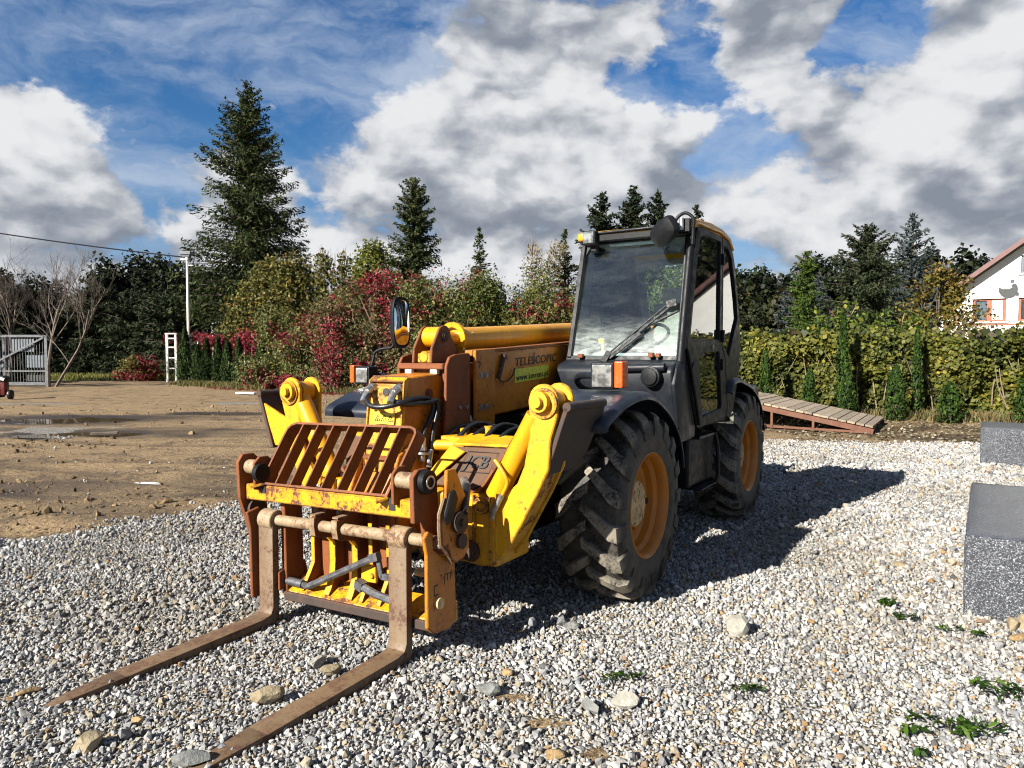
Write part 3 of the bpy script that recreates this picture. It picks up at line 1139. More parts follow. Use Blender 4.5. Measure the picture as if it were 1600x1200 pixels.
def thuja(x, y, h, r, seed, label, group, name='thuja', pal=None, z0=0.0, leaf=0.12):
    rg = np.random.default_rng(seed)
    root = empty(name, label, 'conifer', (x, y, z0), 0, group)
    n = int(2600 * (h / 2.4) * (r / 0.35))
    t = rg.random(n) ** 0.85
    a = rg.uniform(0, 2 * math.pi, n)
    lump = 1 + 0.28 * np.sin(3 * a + 7 * t) + 0.2 * rg.normal(size=n) * 0.6
    rr = r * np.minimum(1, 0.35 + t * 5) * (1 - t) ** 0.55 * lump * np.sqrt(rg.uniform(0.35, 1, n))
    P = np.stack([rr * np.cos(a), rr * np.sin(a), t * h], -1)
    A = np.stack([np.cos(a) * 0.5, np.sin(a) * 0.5, np.full(n, 1.0)], -1)
    nr = np.stack([np.cos(a), np.sin(a), np.full(n, .2)], -1)
    V, F = leaves_np(P, leaf * rg.uniform(0.7, 1.4, n), rg, nr, 0.7, 0.4, 0.08, A)
    pal = pal or ([(0.010, 0.020, 0.006), (0.019, 0.034, 0.008), (0.034, 0.054, 0.011)], (3, 3, 1.2))
    MB().tube([(0, 0, 0), (0, 0, h * .8)], [0.04, 0.012], 6).build('trunk', M['bark'], root)
    link('crown', np_mesh('crown', V, F, pick_colors(rg, n, *pal, .25)), M['needle'], root)
    return root


def broadleaf(name, label, x, y, clumps, n, leaf, pal, seed, trunk=0.12, group=None, z0=0.0, cat='tree', bark='bark', power=2.4, patch=None, multi=1, crown='crown', twigs=0):
    """clumps: (dx, dy, z, rx, ry, rz); leaves fill the clumps, thicker near their outsides"""
    rg = np.random.default_rng(seed)
    root = empty(name, label, cat, (x, y, z0), 0, group)
    cl = np.array(clumps, float)
    vol = cl[:, 3] * cl[:, 4] * cl[:, 5]
    k = rg.choice(len(cl), n, p=vol ** 0.75 / (vol ** 0.75).sum())
    d = rg.normal(size=(n, 3))
    d /= np.linalg.norm(d, axis=1, keepdims=True)
    rr = rg.random(n) ** (1 / power)
    # bumpy outlines
    ph = k * 1.7
    bump = 1 + 0.20 * np.sin(d[:, 0] * 5 + ph) * np.sin(d[:, 2] * 6 + ph * 2) + 0.14 * np.sin(d[:, 1] * 11 + ph) + 0.10 * np.sin(d[:, 0] * 17 + d[:, 2] * 13 + ph)
    P = cl[k, :3] + d * cl[k, 3:6] * (rr * bump)[:, None]
    keep = P[:, 2] > 0.03
    # gaps: drop leaves in pockets
    hole = vnoise(P[:, 0] * 1.9 + 31, P[:, 2] * 1.9 + P[:, 1] * 1.3, seed)
    keep &= hole > 0.20
    P, d = P[keep], d[keep]
    m = len(P)
    V, F = leaves_np(P, leaf * rg.uniform(0.6, 1.4, m), rg, d * 0.7 + np.array([[0, -0.2, 0.5]]), 0.9)
    C = pick_colors(rg, m, *pal, 0.3)
    if patch is not None:
        # patch: (palette, weight, noise scale, threshold)
        ppal, pw, sc, th = patch
        q = fbm(P[:, 0] * sc + 3.1, P[:, 2] * sc + P[:, 1] * sc * 0.7, 3, seed + 5) + rg.normal(size=m) * 0.085
        C2 = pick_colors(rg, m, ppal, pw, 0.3)
        C = np.where(np.repeat(q > th, 4)[:, None], C2, C)
    tb = MB()
    for s in range(multi):
        bx, by = (0, 0) if multi == 1 else (rg.uniform(-.3, .3), rg.uniform(-.2, .2))
        sel = range(len(cl)) if multi == 1 else rg.choice(len(cl), max(1, len(cl) // 2), False)
        top = cl[:, 2].max()
        for i in sel:
            c = cl[i]
            mid = (bx * .5 + c[0] * 0.35, by * .5 + c[1] * 0.35, c[2] * 0.5)
            tb.tube([(bx, by, 0), mid, (c[0], c[1], c[2] + c[5] * .3)], [trunk, trunk * 0.6, trunk * 0.15], 6)
    for _ in range(twigs):
        c = cl[rg.integers(len(cl))]
        dd = rg.normal(size=3)
        dd[2] = abs(dd[2]) + .6
        dd /= np.linalg.norm(dd)
        p0 = c[:3] + dd * c[3:6] * 0.5
        p1 = c[:3] + dd * c[3:6] * rg.uniform(1.05, 1.45)
        tb.tube([p0, (p0 + p1) / 2 + rg.normal(size=3) * .05, p1], [0.014, 0.01, 0.004], 3)
    tb.build('trunk' if cat == 'tree' else 'stems', M[bark], root)
    link(crown, np_mesh(crown, V, F, C), M['leaf'], root)
    return root


def bare_tree(label, x, y, h, seed, lean=0.0, group=None, two=False, spread=0.55, bark='bark_pale', n0=3):
    rg = random.Random(seed)
    root = empty('bare_tree', label, 'tree', (x, y, 0), 0, group)
    tb, bb = MB(), MB()

    def grow(p, d, L, r, depth):
        p = Vector(p)
        pts = [p.copy()]
        m = 4
        for i in range(m):
            d = (d + Vector((rg.gauss(0, .12), rg.gauss(0, .12), rg.gauss(0, .06) + (0.05 if depth < 2 else 0.08)))).normalized()
            p = p + d * L / m
            pts.append(p.copy())
        tip = 0.45 if depth < 4 else 0.3
        (tb if depth == 0 else bb).tube(pts, [max(0.0035, r * (1 - (1 - tip) * i / m)) for i in range(m + 1)], 6 if depth == 0 else (4 if depth < 2 else 3))
        if depth >= 4:
            return
        for i in range(n0 + (2 if depth == 0 else 1 if depth == 1 else 0)):
            t = rg.uniform(0.35, 1.0) if depth else rg.uniform(0.28, 1.0)
            j = min(int(t * m), m - 1)
            q = pts[j].lerp(pts[j + 1], t * m - j)
            dd = (d + Vector((rg.gauss(0, spread), rg.gauss(0, spread), rg.gauss(0.1, spread * .7)))).normalized()
            grow(q, dd, L * rg.uniform(0.42, 0.66), max(0.0045, r * 0.42), depth + 1)
    grow((0, 0, 0), Vector((lean, 0, 1)).normalized(), h * 0.66, 0.0125 * h, 0)
    if two:
        grow((0.25, 0.1, 0), Vector((lean + 0.30, 0.05, 1)).normalized(), h * 0.62, 0.0105 * h, 0)
    tb.build('trunk', M[bark], root)
    bb.build('branches', M[bark], root)
    return root


# ---- the tall spruces
conifer('spruce_tree', 'tallest dark green spruce, standing behind the lamp post', -17.4, 48.0, 19.3, 5.6, 11, spacing=0.29, leaf=0.33, dens=1.15, shape=0.66)
conifer('spruce_tree', 'dense pointed spruce rising behind the red creeper', -6.1, 45.0, 12.6, 2.5, 12, SPRUCE, 0.26, 0.32, 1.35, 0.50)
conifer('spruce_tree', 'small sparse spruce top above the shrubs, beside the boom mirror', -1.7, 38.0, 8.3, 1.6, 13, SPRUCE, 0.40, 0.25, 0.9, 0.8)
conifer('spruce_tree', 'thin spruce beside bare twigs next to the cab lamp', 2.65, 36.5, 7.9, 1.4, 14, SPRUCE, 0.30, 0.25, 1.1, 0.75)
GR = 'spruces standing behind the cab roof'
conifer('spruce_tree', 'spruce top showing directly over the square cab work lamp', 5.6, 45.0, 11.6, 3.4, 15, DARK, 0.28, 0.36, 1.25, 0.72, GR)
conifer('spruce_tree', 'middle one of three spruce tops over the cab roof', 7.6, 45.5, 12.1, 3.4, 16, DARK, 0.28, 0.36, 1.25, 0.72, GR)
conifer('spruce_tree', 'spruce top showing just beside the black cab mirror', 9.2, 46.0, 12.0, 3.0, 17, DARK, 0.28, 0.36, 1.25, 0.72, GR)
conifer('spruce_tree', 'small spruce tip peeping over the yellow cab roof edge', 11.7, 46.0, 11.0, 2.2, 18, DARK, 0.30, 0.32, 1.2, 0.72, GR)
conifer('spruce_tree', 'broad grey-green spruce behind the hedge, between ivied trunk and house', 18.6, 38.0, 8.2, 2.9, 19, PINE, 0.23, 0.27, 1.6, 0.45)
conifer('spruce_tree', 'airy tall spruce beside the white house, sky showing through', 24.3, 44.0, 10.1, 3.3, 20, BLUE, 0.40, 0.36, 0.95, 0.70)
conifer('spruce_tree', 'small blue spruce low behind the hedge', 12.9, 34.0, 4.6, 1.3, 21, BLUE, 0.20, 0.20, 1.2, 0.7)
conifer('spruce_tree', 'second bluish spruce half hidden beside the broad grey-green spruce', 16.6, 39.0, 6.0, 1.5, 22, BLUE, 0.23, 0.22, 1.2, 0.7)
conifer('spruce_tree', 'low grey spruce behind the hedge next to the cab door', 12.2, 36.5, 4.3, 1.6, 23, PINE, 0.20, 0.22, 1.3, 0.7)

IVY = ([(0.020, 0.040, 0.008), (0.038, 0.062, 0.011), (0.064, 0.085, 0.015)], (2, 3, 1))
conifer('ivied_tree', 'tall narrow conifer wrapped in bright green ivy behind the hedge', 12.2, 30.2, 5.9, 1.0, 31, IVY, .16, .17, 1.5, .42)

# ---- dark wood on the skyline
DK = ([(0.007, 0.010, 0.005), (0.012, 0.018, 0.007), (0.022, 0.028, 0.010)], (3, 3, 1))
BR = ([(0.016, 0.021, 0.007), (0.032, 0.031, 0.010), (0.052, 0.042, 0.011), (0.020, 0.027, 0.008)], (3, 2, 1, 2))


def wood_tree(x, y, h, w, seed, label, pal=DK, group='dark trees of the wood on the skyline', n=9500, leaf=0.40, low=0.16):
    rg = random.Random(seed)
    cl = [(0, 0, h * 0.70, w * .62, w * .6, h * 0.28)]
    for _ in range(8):
        a = rg.uniform(0, 6.28)
        rr = rg.uniform(.35, .8) * w
        cl.append((rr * math.cos(a), rr * math.sin(a), h * rg.uniform(low, .84), w * rg.uniform(.28, .48), w * .42, h * rg.uniform(.12, .2)))
    return broadleaf('leafy_tree', label, x, y, cl, n, leaf, pal, seed, 0.25, group)


for a in ((-33.4, 60, 9.6, 2.9, 41, 'dark round-topped tree behind the lower pines, under the overhead cable'),
          (-31.0, 61, 10.2, 3.0, 42, 'dark tree between the round-topped tree and the tall spruce'),
          (-28.6, 60, 9.7, 2.8, 40, 'dark tree right beside the lamp head, touching the cable'),
          (-26.0, 62, 8.8, 3.0, 39, 'dark tree low beside the tall spruce trunk'),
          (-45.0, 62, 9.0, 3.6, 43, 'dark tree at the far end, behind the bare trees and the gate'),
          (-41.5, 64, 8.6, 3.6, 38, 'dark tree behind the bare reddish tree'),
          (18.0, 56, 8.2, 3.6, 44, 'dark rounded tree against the sky close behind the cab'),
          (21.0, 60, 8.6, 3.4, 37, 'lower dark tree between the cab and the small blue spruce'),
          (25.0, 62, 9.0, 3.4, 45, 'dark tree just past the ivied column'),
          (29.5, 64, 10.2, 3.6, 46, 'dark tree filling the gap behind the broad grey-green spruce'),
          (34.0, 66, 10.6, 3.4, 47, 'dark tree filling the gap below the airy tall spruce'),
          (31.6, 50, 8.9, 2.4, 48, 'dark rounded tree next to the red house roof'),
          (28.4, 49, 8.7, 1.7, 49, 'dark tree with an ivy tuft on top, near the airy spruce')):
    wood_tree(*a)
for a in ((31.5, 27.5, 9.5, 3.4, 55, 'leafy tree on the house side, mirrored in the cab door'), (29.0, 31.5, 10.5, 3.6, 56, 'second leafy tree on the house side, mirrored in the cab door'), (28.5, 23.0, 8.0, 3.0, 57, 'third leafy tree on the house side, mirrored in the cab door')):
    wood_tree(*a, pal=BR, group='trees past the house')
wood_tree(13.2, 50, 7.6, 3.2, 50, 'olive leafy tree behind the cab rear window', BR)
wood_tree(18.0, 47, 5.6, 2.6, 51, 'low olive tree between the cab and the ivied column', BR)
LG = ([(0.060, 0.080, 0.016), (0.090, 0.105, 0.022), (0.130, 0.130, 0.030), (0.030, 0.045, 0.010)], (3, 3, 1.4, 2))
wood_tree(8.2, 35, 6.2, 2.4, 52, 'green tree seen through the cab rear window', LG, n=8000, leaf=.2)
wood_tree(4.9, 31.5, 6.3, 2.1, 53, 'light green tree behind the cab, seen through the windscreen', LG, n=9000, leaf=.18)
wood_tree(12.0, 43, 6.5, 2.6, 54, 'green tree seen through the cab door glass', BR)

# ---- pines and undergrowth at the end of the yard
for (x, y, h, w, s, l) in ((-31.2, 55, 6.6, 3.6, 61, 'bushy dark pine at the end of the yard, above the boulder'),
                           (-28.2, 54, 5.9, 3.2, 62, 'lower bushy pine between the boulder and the gate post'),
                           (-33.8, 57, 6.2, 3.2, 63, 'dark pine right behind the bare twin-stemmed tree'),
                           (-38.5, 52, 7.2, 3.6, 64, 'dark pine behind the mesh gate'),
                           (-25.0, 52, 6.0, 3.0, 65, 'dark pine close beside the white gate post')):
    conifer('pine_tree', l, x, y, h, w, s, PINE if s != 61 else DARK, 0.26, 0.40, 1.25, 0.38, 'dark pines at the end of the yard')

bare_tree('bare tree with twin pale stems beside the mesh gate', -22.2, 34.5, 7.0, 71, -0.02, None, True, 0.42, n0=4)
bare_tree('bare reddish tree behind the mesh gate, dense twigs', -25.2, 36.0, 7.2, 72, -0.03, None, False, 0.45, n0=5)
bare_tree('half dead low tree spreading branches over the gate', -26.6, 36.5, 5.4, 73, 0.15, None, False, 0.7)
conifer('pine_tree', 'sparse dark pine behind the gate under the cable', -28.4, 40, 6.4, 2.3, 74, DARK, 0.28, 0.34, 1.1, 0.5, 'dark pines at the end of the yard')

# ---- leafy trees in front of the big spruce
APPLE = ([(0.099, 0.091, 0.0190), (0.063, 0.068, 0.0152), (0.146, 0.112, 0.0253), (0.036, 0.045, 0.0114), (0.127, 0.076, 0.0253)], (3, 3, 2, 2, .8))
broadleaf('fruit_tree', 'yellowing leafy tree in front of the tallest spruce', -12.3, 38.6,
          [(0, 0, 4.6, 1.7, 1.3, 1.9), (-1.6, 0, 3.8, 1.4, 1.1, 1.6), (1.5, 0, 4.2, 1.4, 1.1, 1.7), (0.5, 0, 5.9, 1.3, 1, 1.1), (-0.9, .2, 5.6, 1.0, .9, 1.0), (-2.2, 0, 2.8, 1.0, .9, 1.2), (2.3, 0, 3.2, 1, .9, 1.3), (0.2, -.2, 3.0, 1.8, 1, 1.2)],
          21000, 0.17, APPLE, 81, 0.13, twigs=50)
broadleaf('fruit_tree', 'thin upright tree with sparse leaves and sky behind it', -9.5, 38.0,
          [(0, 0, 5.3, .8, .6, 1.4), (.5, 0, 4.2, .9, .7, 1.3), (-.4, 0, 6.3, .5, .5, .8), (.7, 0, 6.1, .45, .4, .9), (.2, 0, 3.0, 1.0, .8, 1.2)], 2600, 0.19, APPLE, 82, 0.07, twigs=70)
LIME = ([(0.108, 0.110, 0.0120), (0.070, 0.086, 0.0132), (0.150, 0.130, 0.0132), (0.036, 0.053, 0.0096)], (3, 3, 1, 2))
broadleaf('leafy_tree', 'yellow-green rounded tree beside the dense pointed spruce', -7.9, 41.0,
          [(0, 0, 6.2, 1.3, 1.2, 1.5), (-.6, 0, 5.2, 1.1, 1, 1.3), (.7, 0, 5.0, 1.2, 1, 1.3), (.1, 0, 7.3, .7, .7, .8)], 9500, 0.17, LIME, 83, 0.12, twigs=25)
broadleaf('leafy_tree', 'grey twiggy birch behind the shrubs near the cab lamp', 1.6, 35.5,
          [(0, 0, 5.2, 1.0, .8, 1.4), (-.6, 0, 6.0, .6, .6, 1.0), (.6, 0, 6.2, .6, .6, .9)], 1300, 0.15, ([(0.16, 0.14, 0.09), (0.10, 0.10, 0.05)], (1, 1)), 84, 0.06, bark='twig', twigs=120)

# ---- autumn shrubs and creeper along the yard
GRN = ([(0.065, 0.081, 0.0228), (0.108, 0.114, 0.0309), (0.163, 0.150, 0.0423), (0.033, 0.046, 0.0146), (0.170, 0.114, 0.0569)], (3, 3, 1.6, 2, .5))
RED = ([(0.163, 0.013, 0.0217), (0.102, 0.009, 0.0169), (0.230, 0.026, 0.0314), (0.072, 0.015, 0.0145)], (3, 3, 1, 1))
RUS = ([(0.112, 0.077, 0.0350), (0.080, 0.073, 0.0275), (0.150, 0.110, 0.0500), (0.045, 0.053, 0.0175)], (2, 2, 1, 2))


def shrub(label, x, y, w, h, seed, pal, patch, n, leaf=0.115, cat='shrub', group='autumn shrubs bordering the yard', d=1.2):
    rg = random.Random(seed)
    cl = []
    m = max(5, int(w * h * 1.0))
    for i in range(m):
        u = rg.uniform(-1, 1)
        zz = rg.uniform(0.10, 0.86) * h * (1 - 0.18 * u * u)
        s = rg.uniform(.20, .34)
        cl.append((u * w * .5, rg.uniform(-.5, .35) * d, zz, w * s * .8 + .15, d * .6, h * s * .62 + .1))
    cl.append((0, 0, h * .25, w * .48, d * .7, h * .28))
    cl.append((w * .1, 0, h * .55, w * .40, d * .6, h * .28))
    return broadleaf('shrub', label, x, y, cl, n, leaf, pal, seed, 0.03, group, cat=cat, patch=patch, multi=5, crown='foliage', twigs=int(6 * w), bark='twig')


rp = (RED[0], RED[1], 0.75, 0.55)
for a in (('mixed green and red shrub at the end of the thuja row', -11.0, 34.2, 3.0, 3.9, 91, GRN, (RED[0], RED[1], 1.5, .64), 15000),
          ('grey-green shrub with scattered red leaves below the yellowing tree', -9.0, 32.6, 3.4, 3.7, 92, GRN, (RED[0], RED[1], 1.5, .61), 16000),
          ('tall shrub hung with long red creeper strands next to the boom mirror', -6.9, 31.4, 3.2, 4.5, 93, RUS, (RED[0], RED[1], 1.6, .68), 19000),
          ('rust-coloured shrub with crimson top under the pointed spruce', -5.0, 30.6, 3.0, 5.4, 94, RUS, (RED[0], RED[1], 1.6, .665), 22000),
          ('olive shrub mixed with wine-red strands behind the boom cylinder', -2.8, 29.0, 3.0, 5.0, 95, GRN, (RED[0], RED[1], 1.6, .585), 20000),
          ('large dark olive bush behind the boom', -0.6, 27.8, 3.2, 4.9, 96, ([(0.045, 0.060, 0.011), (0.070, 0.080, 0.016), (0.105, 0.103, 0.022), (0.022, 0.031, 0.007)], (3, 3, 1.2, 2)), (RED[0], RED[1], 1.6, .625), 22000),
          ('olive bush with rusty red tips right beside the cab', 1.9, 26.6, 3.2, 4.7, 97, ([(0.064, 0.072, 0.015), (0.100, 0.095, 0.024), (0.135, 0.108, 0.028), (0.026, 0.033, 0.008)], (3, 3, 1.2, 2)), (RED[0], RED[1], 1.6, .595), 22000),
          ('green bush partly behind the cab', 4.4, 26.0, 3.0, 4.2, 98, GRN, None, 9000)):
    shrub(*a)
for a in (('brownish green shrub filling the gap behind the red strands', -8.2, 33.4, 3.4, 4.6, 191, GRN, (RED[0], RED[1], 1.6, .60), 15000), ('olive shrub filling the gap below the lime tree', -6.2, 32.6, 3.6, 4.9, 192, GRN, (RED[0], RED[1], 1.6, .62), 16000),
          ('olive shrub below the small sparse spruce top', -3.6, 31.2, 3.6, 5.0, 193, GRN, (RED[0], RED[1], 1.6, .60), 16000), ('olive shrub with light top between the bushes behind the boom', -1.4, 30.2, 3.6, 5.0, 194, GRN, (RED[0], RED[1], 1.6, .62), 16000),
          ('light olive shrub reaching up beside the cab lamp', 0.9, 29.0, 3.4, 5.0, 195, GRN, (RED[0], RED[1], 1.6, .60), 16000)):
    shrub(*a)
shrub('wispy dry shrub with a few red leaves behind the red creeper', -3.4, 33.5, 2.6, 6.0, 99, RUS, (RED[0], RED[1], 1.5, .5), 1600, 0.13)
shrub('crimson creeper heap low by the ground in front of the shrubs', -9.9, 31.6, 1.7, .9, 100, RUS, (RED[0], RED[1], 1.5, .52), 3200, d=.7)
shrub('low red and green bush beside the white gate post', -21.9, 42.5, 2.7, 1.9, 101, ([(0.09, 0.08, 0.014), (0.05, 0.052, 0.013), (0.11, 0.08, 0.02)], (2, 2, 1)), (RED[0], RED[1], 1.5, .55), 5200, 0.13)
for (x, y, w, h, s, l) in ((-36.0, 60, 5.0, 2.4, 102, 'dry brown undergrowth beside the gate, behind the boulder'), (-31.0, 58, 4.6, 2.5, 103, 'dry brown undergrowth below the bushy dark pine'), (-26.0, 55, 4.6, 2.6, 104, 'brownish bush between the boulder and the low red bush'), (-41.0, 46, 6.0, 2.2, 105, 'dry yellow bush seen through the mesh gate')):
    shrub(l, x, y, w, h, s, ([(0.075, 0.053, 0.022), (0.046, 0.038, 0.016), (0.105, 0.078, 0.030), (0.028, 0.032, 0.011)], (2, 2, 1, 2)), None, 3000, 0.17, group='dry undergrowth at the end of the yard')

# thuja row on the yard edge and the creeper on its fence
TH = 'young thujas in the row on the yard edge'
for i, (x, y, h, l) in enumerate(((-17.6, 38.8, 3.05, 'tallest thuja, in front of the lamp post'), (-16.8, 38.5, 2.1, 'thin thuja next to the tallest one'), (-16.1, 38.0, 2.45, 'third thuja counted from the lamp post'), (-15.3, 37.5, 2.5, 'thuja in the middle of the row under the creeper'),
                                  (-14.6, 37.0, 2.35, 'fifth thuja counted from the lamp post'), (-13.8, 36.4, 2.4, 'sixth thuja counted from the lamp post'), (-12.2, 35.0, 2.3, 'last thuja of the row, wedged among red shrub leaves'))):
    thuja(x, y, h, 0.44 if i == 0 else 0.36, 110 + i, l, TH)


def creeper(label, pts, seed, n, leaf=0.12, thick=0.35, hang=0.5, pal=RED, name='creeper', cat='creeper', group=None):
    rg = np.random.default_rng(seed)
    pts = np.array(pts, float)
    root = empty(name, label, cat, tuple(pts[0] * (1, 1, 0)), 0, group)
    t = rg.random(n) * (len(pts) - 1)
    i = t.astype(int)
    f = (t - i)[:, None]
    P = pts[i] * (1 - f) + pts[i + 1] * f
    up = fbm(t * 3.1, np.zeros(n), 3, seed)
    P = P + rg.normal(size=(n, 3)) * np.array([thick, thick * .5, thick * .55])
    P[:, 2] -= np.abs(rg.normal(size=n)) * hang * (up - 0.15).clip(0)
    P -= np.array(root.location)
    V, F = leaves_np(P, leaf * rg.uniform(.6, 1.4, n), rg, np.array([[0, -.8, .5]]), .8)
    link('foliage', np_mesh('foliage', V, F, pick_colors(rg, n, *pal, .3)), M['leaf'], root)
    MB().tube([Vector(p) - root.location for p in pts], 0.02, 5).build('stems', M['twig'], root)
    return root


creeper('crimson creeper over the fence above the thujas, nearest the lamp post', [(-17.2, 39.3, 2.55), (-15.8, 38.6, 2.4), (-15.2, 38.2, 2.5)], 121, 1500, thick=.22, hang=.6)
creeper('crimson creeper hanging from the fence over the last thujas', [(-14.6, 37.9, 2.5), (-13.6, 37.3, 2.7), (-12.9, 36.7, 2.2)], 122, 1400, thick=.22, hang=1.3)
creeper('cap of red creeper on the white gate post', [(-19.7, 41.15, 2.62), (-19.3, 41.15, 2.72), (-18.9, 41.1, 2.4)], 123, 420, thick=.14, hang=.7)
creeper('long crimson strand hanging in the shrubs, next to the road lamp below the long mirror', [(-7.6, 29.9, 3.2), (-7.4, 29.8, 2.0), (-7.5, 29.7, 0.3)], 124, 700, thick=.24, hang=.3)
creeper('bright red strand climbing beside the boom mirror', [(-5.0, 29.0, 3.9), (-4.6, 28.9, 3.2), (-4.5, 28.9, 2.4)], 125, 520, thick=.22, hang=.4)
creeper('crimson top of creeper below the pointed spruce', [(-6.0, 29.6, 4.6), (-5.3, 29.5, 5.0), (-4.7, 29.4, 4.5)], 126, 420, thick=.25, hang=.5)

# ---- ivy hedge
HG = ([(0.060, 0.068, 0.0117), (0.099, 0.101, 0.0169), (0.156, 0.138, 0.0221), (0.017, 0.025, 0.0065), (0.260, 0.195, 0.0286), (0.169, 0.085, 0.0260), (0.068, 0.044, 0.0260)], (3.4, 2.7, 1.2, 3.4, .6, .25, .8))


def hedge():
    rg = np.random.default_rng(131)
    x0, y0, x1, y1 = 2.5, 20.9, 15.2, 16.4
    root = empty('hedge', 'long ivy-covered hedge with yellowing leaves behind the ramp', 'hedge', (x0, y0, 0))
    L = math.hypot(x1 - x0, y1 - y0)
    dx, dy = (x1 - x0) / L, (y1 - y0) / L
    n = 46000
    u = rg.random(n) * L
    hh = 1.45 + 0.80 * fbm(u * 0.75, u * 0 + 2, 4, 7)
    q = rg.random(n)
    face = q < 0.72
    z = np.where(face, rg.random(n) ** 0.9 * hh, hh - rg.normal(size=n) * .13)
    bulge = (fbm(u * 1.1, z * 1.4, 4, 9) - .5) * 1.15
    v = np.where(face, bulge - np.abs(rg.normal(size=n)) * 0.13 * -1, rg.uniform(-.1, 1.0, n))
    z = z + rg.normal(size=n) * .05
    P = np.stack([dx * u - dy * v, dy * u + dx * v, np.maximum(z, .03)], -1)
    gap = vnoise(u * 2.3, z * 2.6, 17)
    keep = (gap > 0.15) | (rg.random(n) < .35)
    P, u, z = P[keep], u[keep], z[keep]
    n = len(P)
    t = 0.55 * rg.random(n) + 0.45 * np.clip(fbm(u * 1.6, z * 1.6, 3, 23) * 1.6 - .3, 0, 1)
    V, F = leaves_np(P, 0.105 * rg.uniform(.6, 1.45, n), rg, np.array([[dy, -dx, 0.6]]) * 0.9, .75, .85, .12)
    order = [3, 0, 1, 2, 4, 5, 6]
    C = pick_colors(rg, n, [HG[0][i] for i in order], [HG[1][i] for i in order], .3, t)
    link('foliage', np_mesh('foliage', V, F, C), M['leaf'], root)
    sb = MB()
    for i in range(150):
        uu = rg.random() * L
        vv = rg.uniform(.05, .5)
        p = Vector((dx * uu - dy * vv, dy * uu + dx * vv, 0))
        lean = Vector((rg.normal() * .25, rg.normal() * .1, 1))
        sb.tube([p, p + lean * rg.uniform(.5, 1.1), p + lean * rg.uniform(1.2, 2.0) + Vector((rg.normal() * .15, 0, 0))], [0.02, 0.014, 0.005], 4)
    sb.build('stems', M['twig'], root)
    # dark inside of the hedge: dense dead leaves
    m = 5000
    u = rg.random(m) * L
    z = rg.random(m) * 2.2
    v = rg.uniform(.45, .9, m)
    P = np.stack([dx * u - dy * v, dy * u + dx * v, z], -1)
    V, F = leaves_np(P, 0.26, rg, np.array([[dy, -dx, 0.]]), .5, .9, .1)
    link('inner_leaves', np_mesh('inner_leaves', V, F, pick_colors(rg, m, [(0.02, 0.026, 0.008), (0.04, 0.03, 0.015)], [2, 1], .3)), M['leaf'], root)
    return (dx, dy)


hedge()
HT = 'young thujas standing in front of the hedge'
for i, (x, y, h, r, l) in enumerate(((6.45, 18.3, 1.75, .20, 'thuja against the hedge just past the cab'), (7.35, 17.75, 1.25, .24, 'thuja behind the high end of the ramp'), (8.25, 17.95, 2.60, .20, 'tallest thuja of the hedge, its tip above the top'),
                                     (8.15, 17.45, 1.25, .22, 'bushy thuja behind the middle of the ramp'), (9.25, 17.35, 1.35, .30, 'broad thuja beside the pale bare stem'), (9.95, 17.7, 2.3, .15, 'small thuja tip crowning the pale bare stem'),
                                     (10.3, 16.9, .95, .34, 'low round thuja near the low end of the ramp'), (11.9, 16.5, 1.35, .40, 'bushy thuja next to the back granite block'))):
    thuja(x, y, h, r, 140 + i, l, HT, leaf=.10, pal=([(0.010, 0.023, 0.005), (0.020, 0.040, 0.007), (0.036, 0.060, 0.010)], (3, 3, 1.2)))
# shrubs behind the hedge
HGb = ([(0.041, 0.067, 0.0096), (0.070, 0.096, 0.0144), (0.118, 0.125, 0.0168), (0.019, 0.034, 0.0072)], (3, 3, 1, 2))
shrub('glossy green shrub overtopping the hedge middle', 10.6, 20.8, 3.2, 3.1, 151, HGb, None, 5200, .13, group='shrubs growing behind the hedge')
shrub('brownish overhanging shrub above the hedge near the house', 14.2, 21.6, 2.6, 3.0, 152, ([(0.12, 0.10, 0.03), (0.16, 0.11, 0.05), (0.07, 0.07, 0.02)], (1, 1, 1)), None, 4200, .12, group='shrubs growing behind the hedge')
broadleaf('fruit_tree', 'small yellow-leaved tree in front of the white house', 14.1, 24.0,
          [(0, 0, 3.6, .8, .6, .9), (-.5, 0, 2.8, .8, .6, .9), (.6, 0, 2.9, .8, .6, .8), (.1, 0, 4.2, .45, .4, .5), (.7, 0, 3.7, .5, .4, .5)], 3600, .13,
          ([(0.14, 0.108, 0.016), (0.10, 0.082, 0.017), (0.16, 0.088, 0.02), (0.045, 0.046, 0.01)], (2, 2, 1, 1.5)), 153, .06, twigs=30)
creeper('climbing leaves on the corner of the white house', [(20.6, 31.7, 1.0), (20.7, 31.7, 2.6), (21.2, 31.7, 3.7)], 154, 700, .14, .3, .3, HGb)
creeper('yellowish climber hanging beside the house window', [(21.6, 31.7, 1.6), (21.9, 31.6, 2.8), (22.4, 31.6, 3.1)], 155, 420, .15, .22, .3, HG)


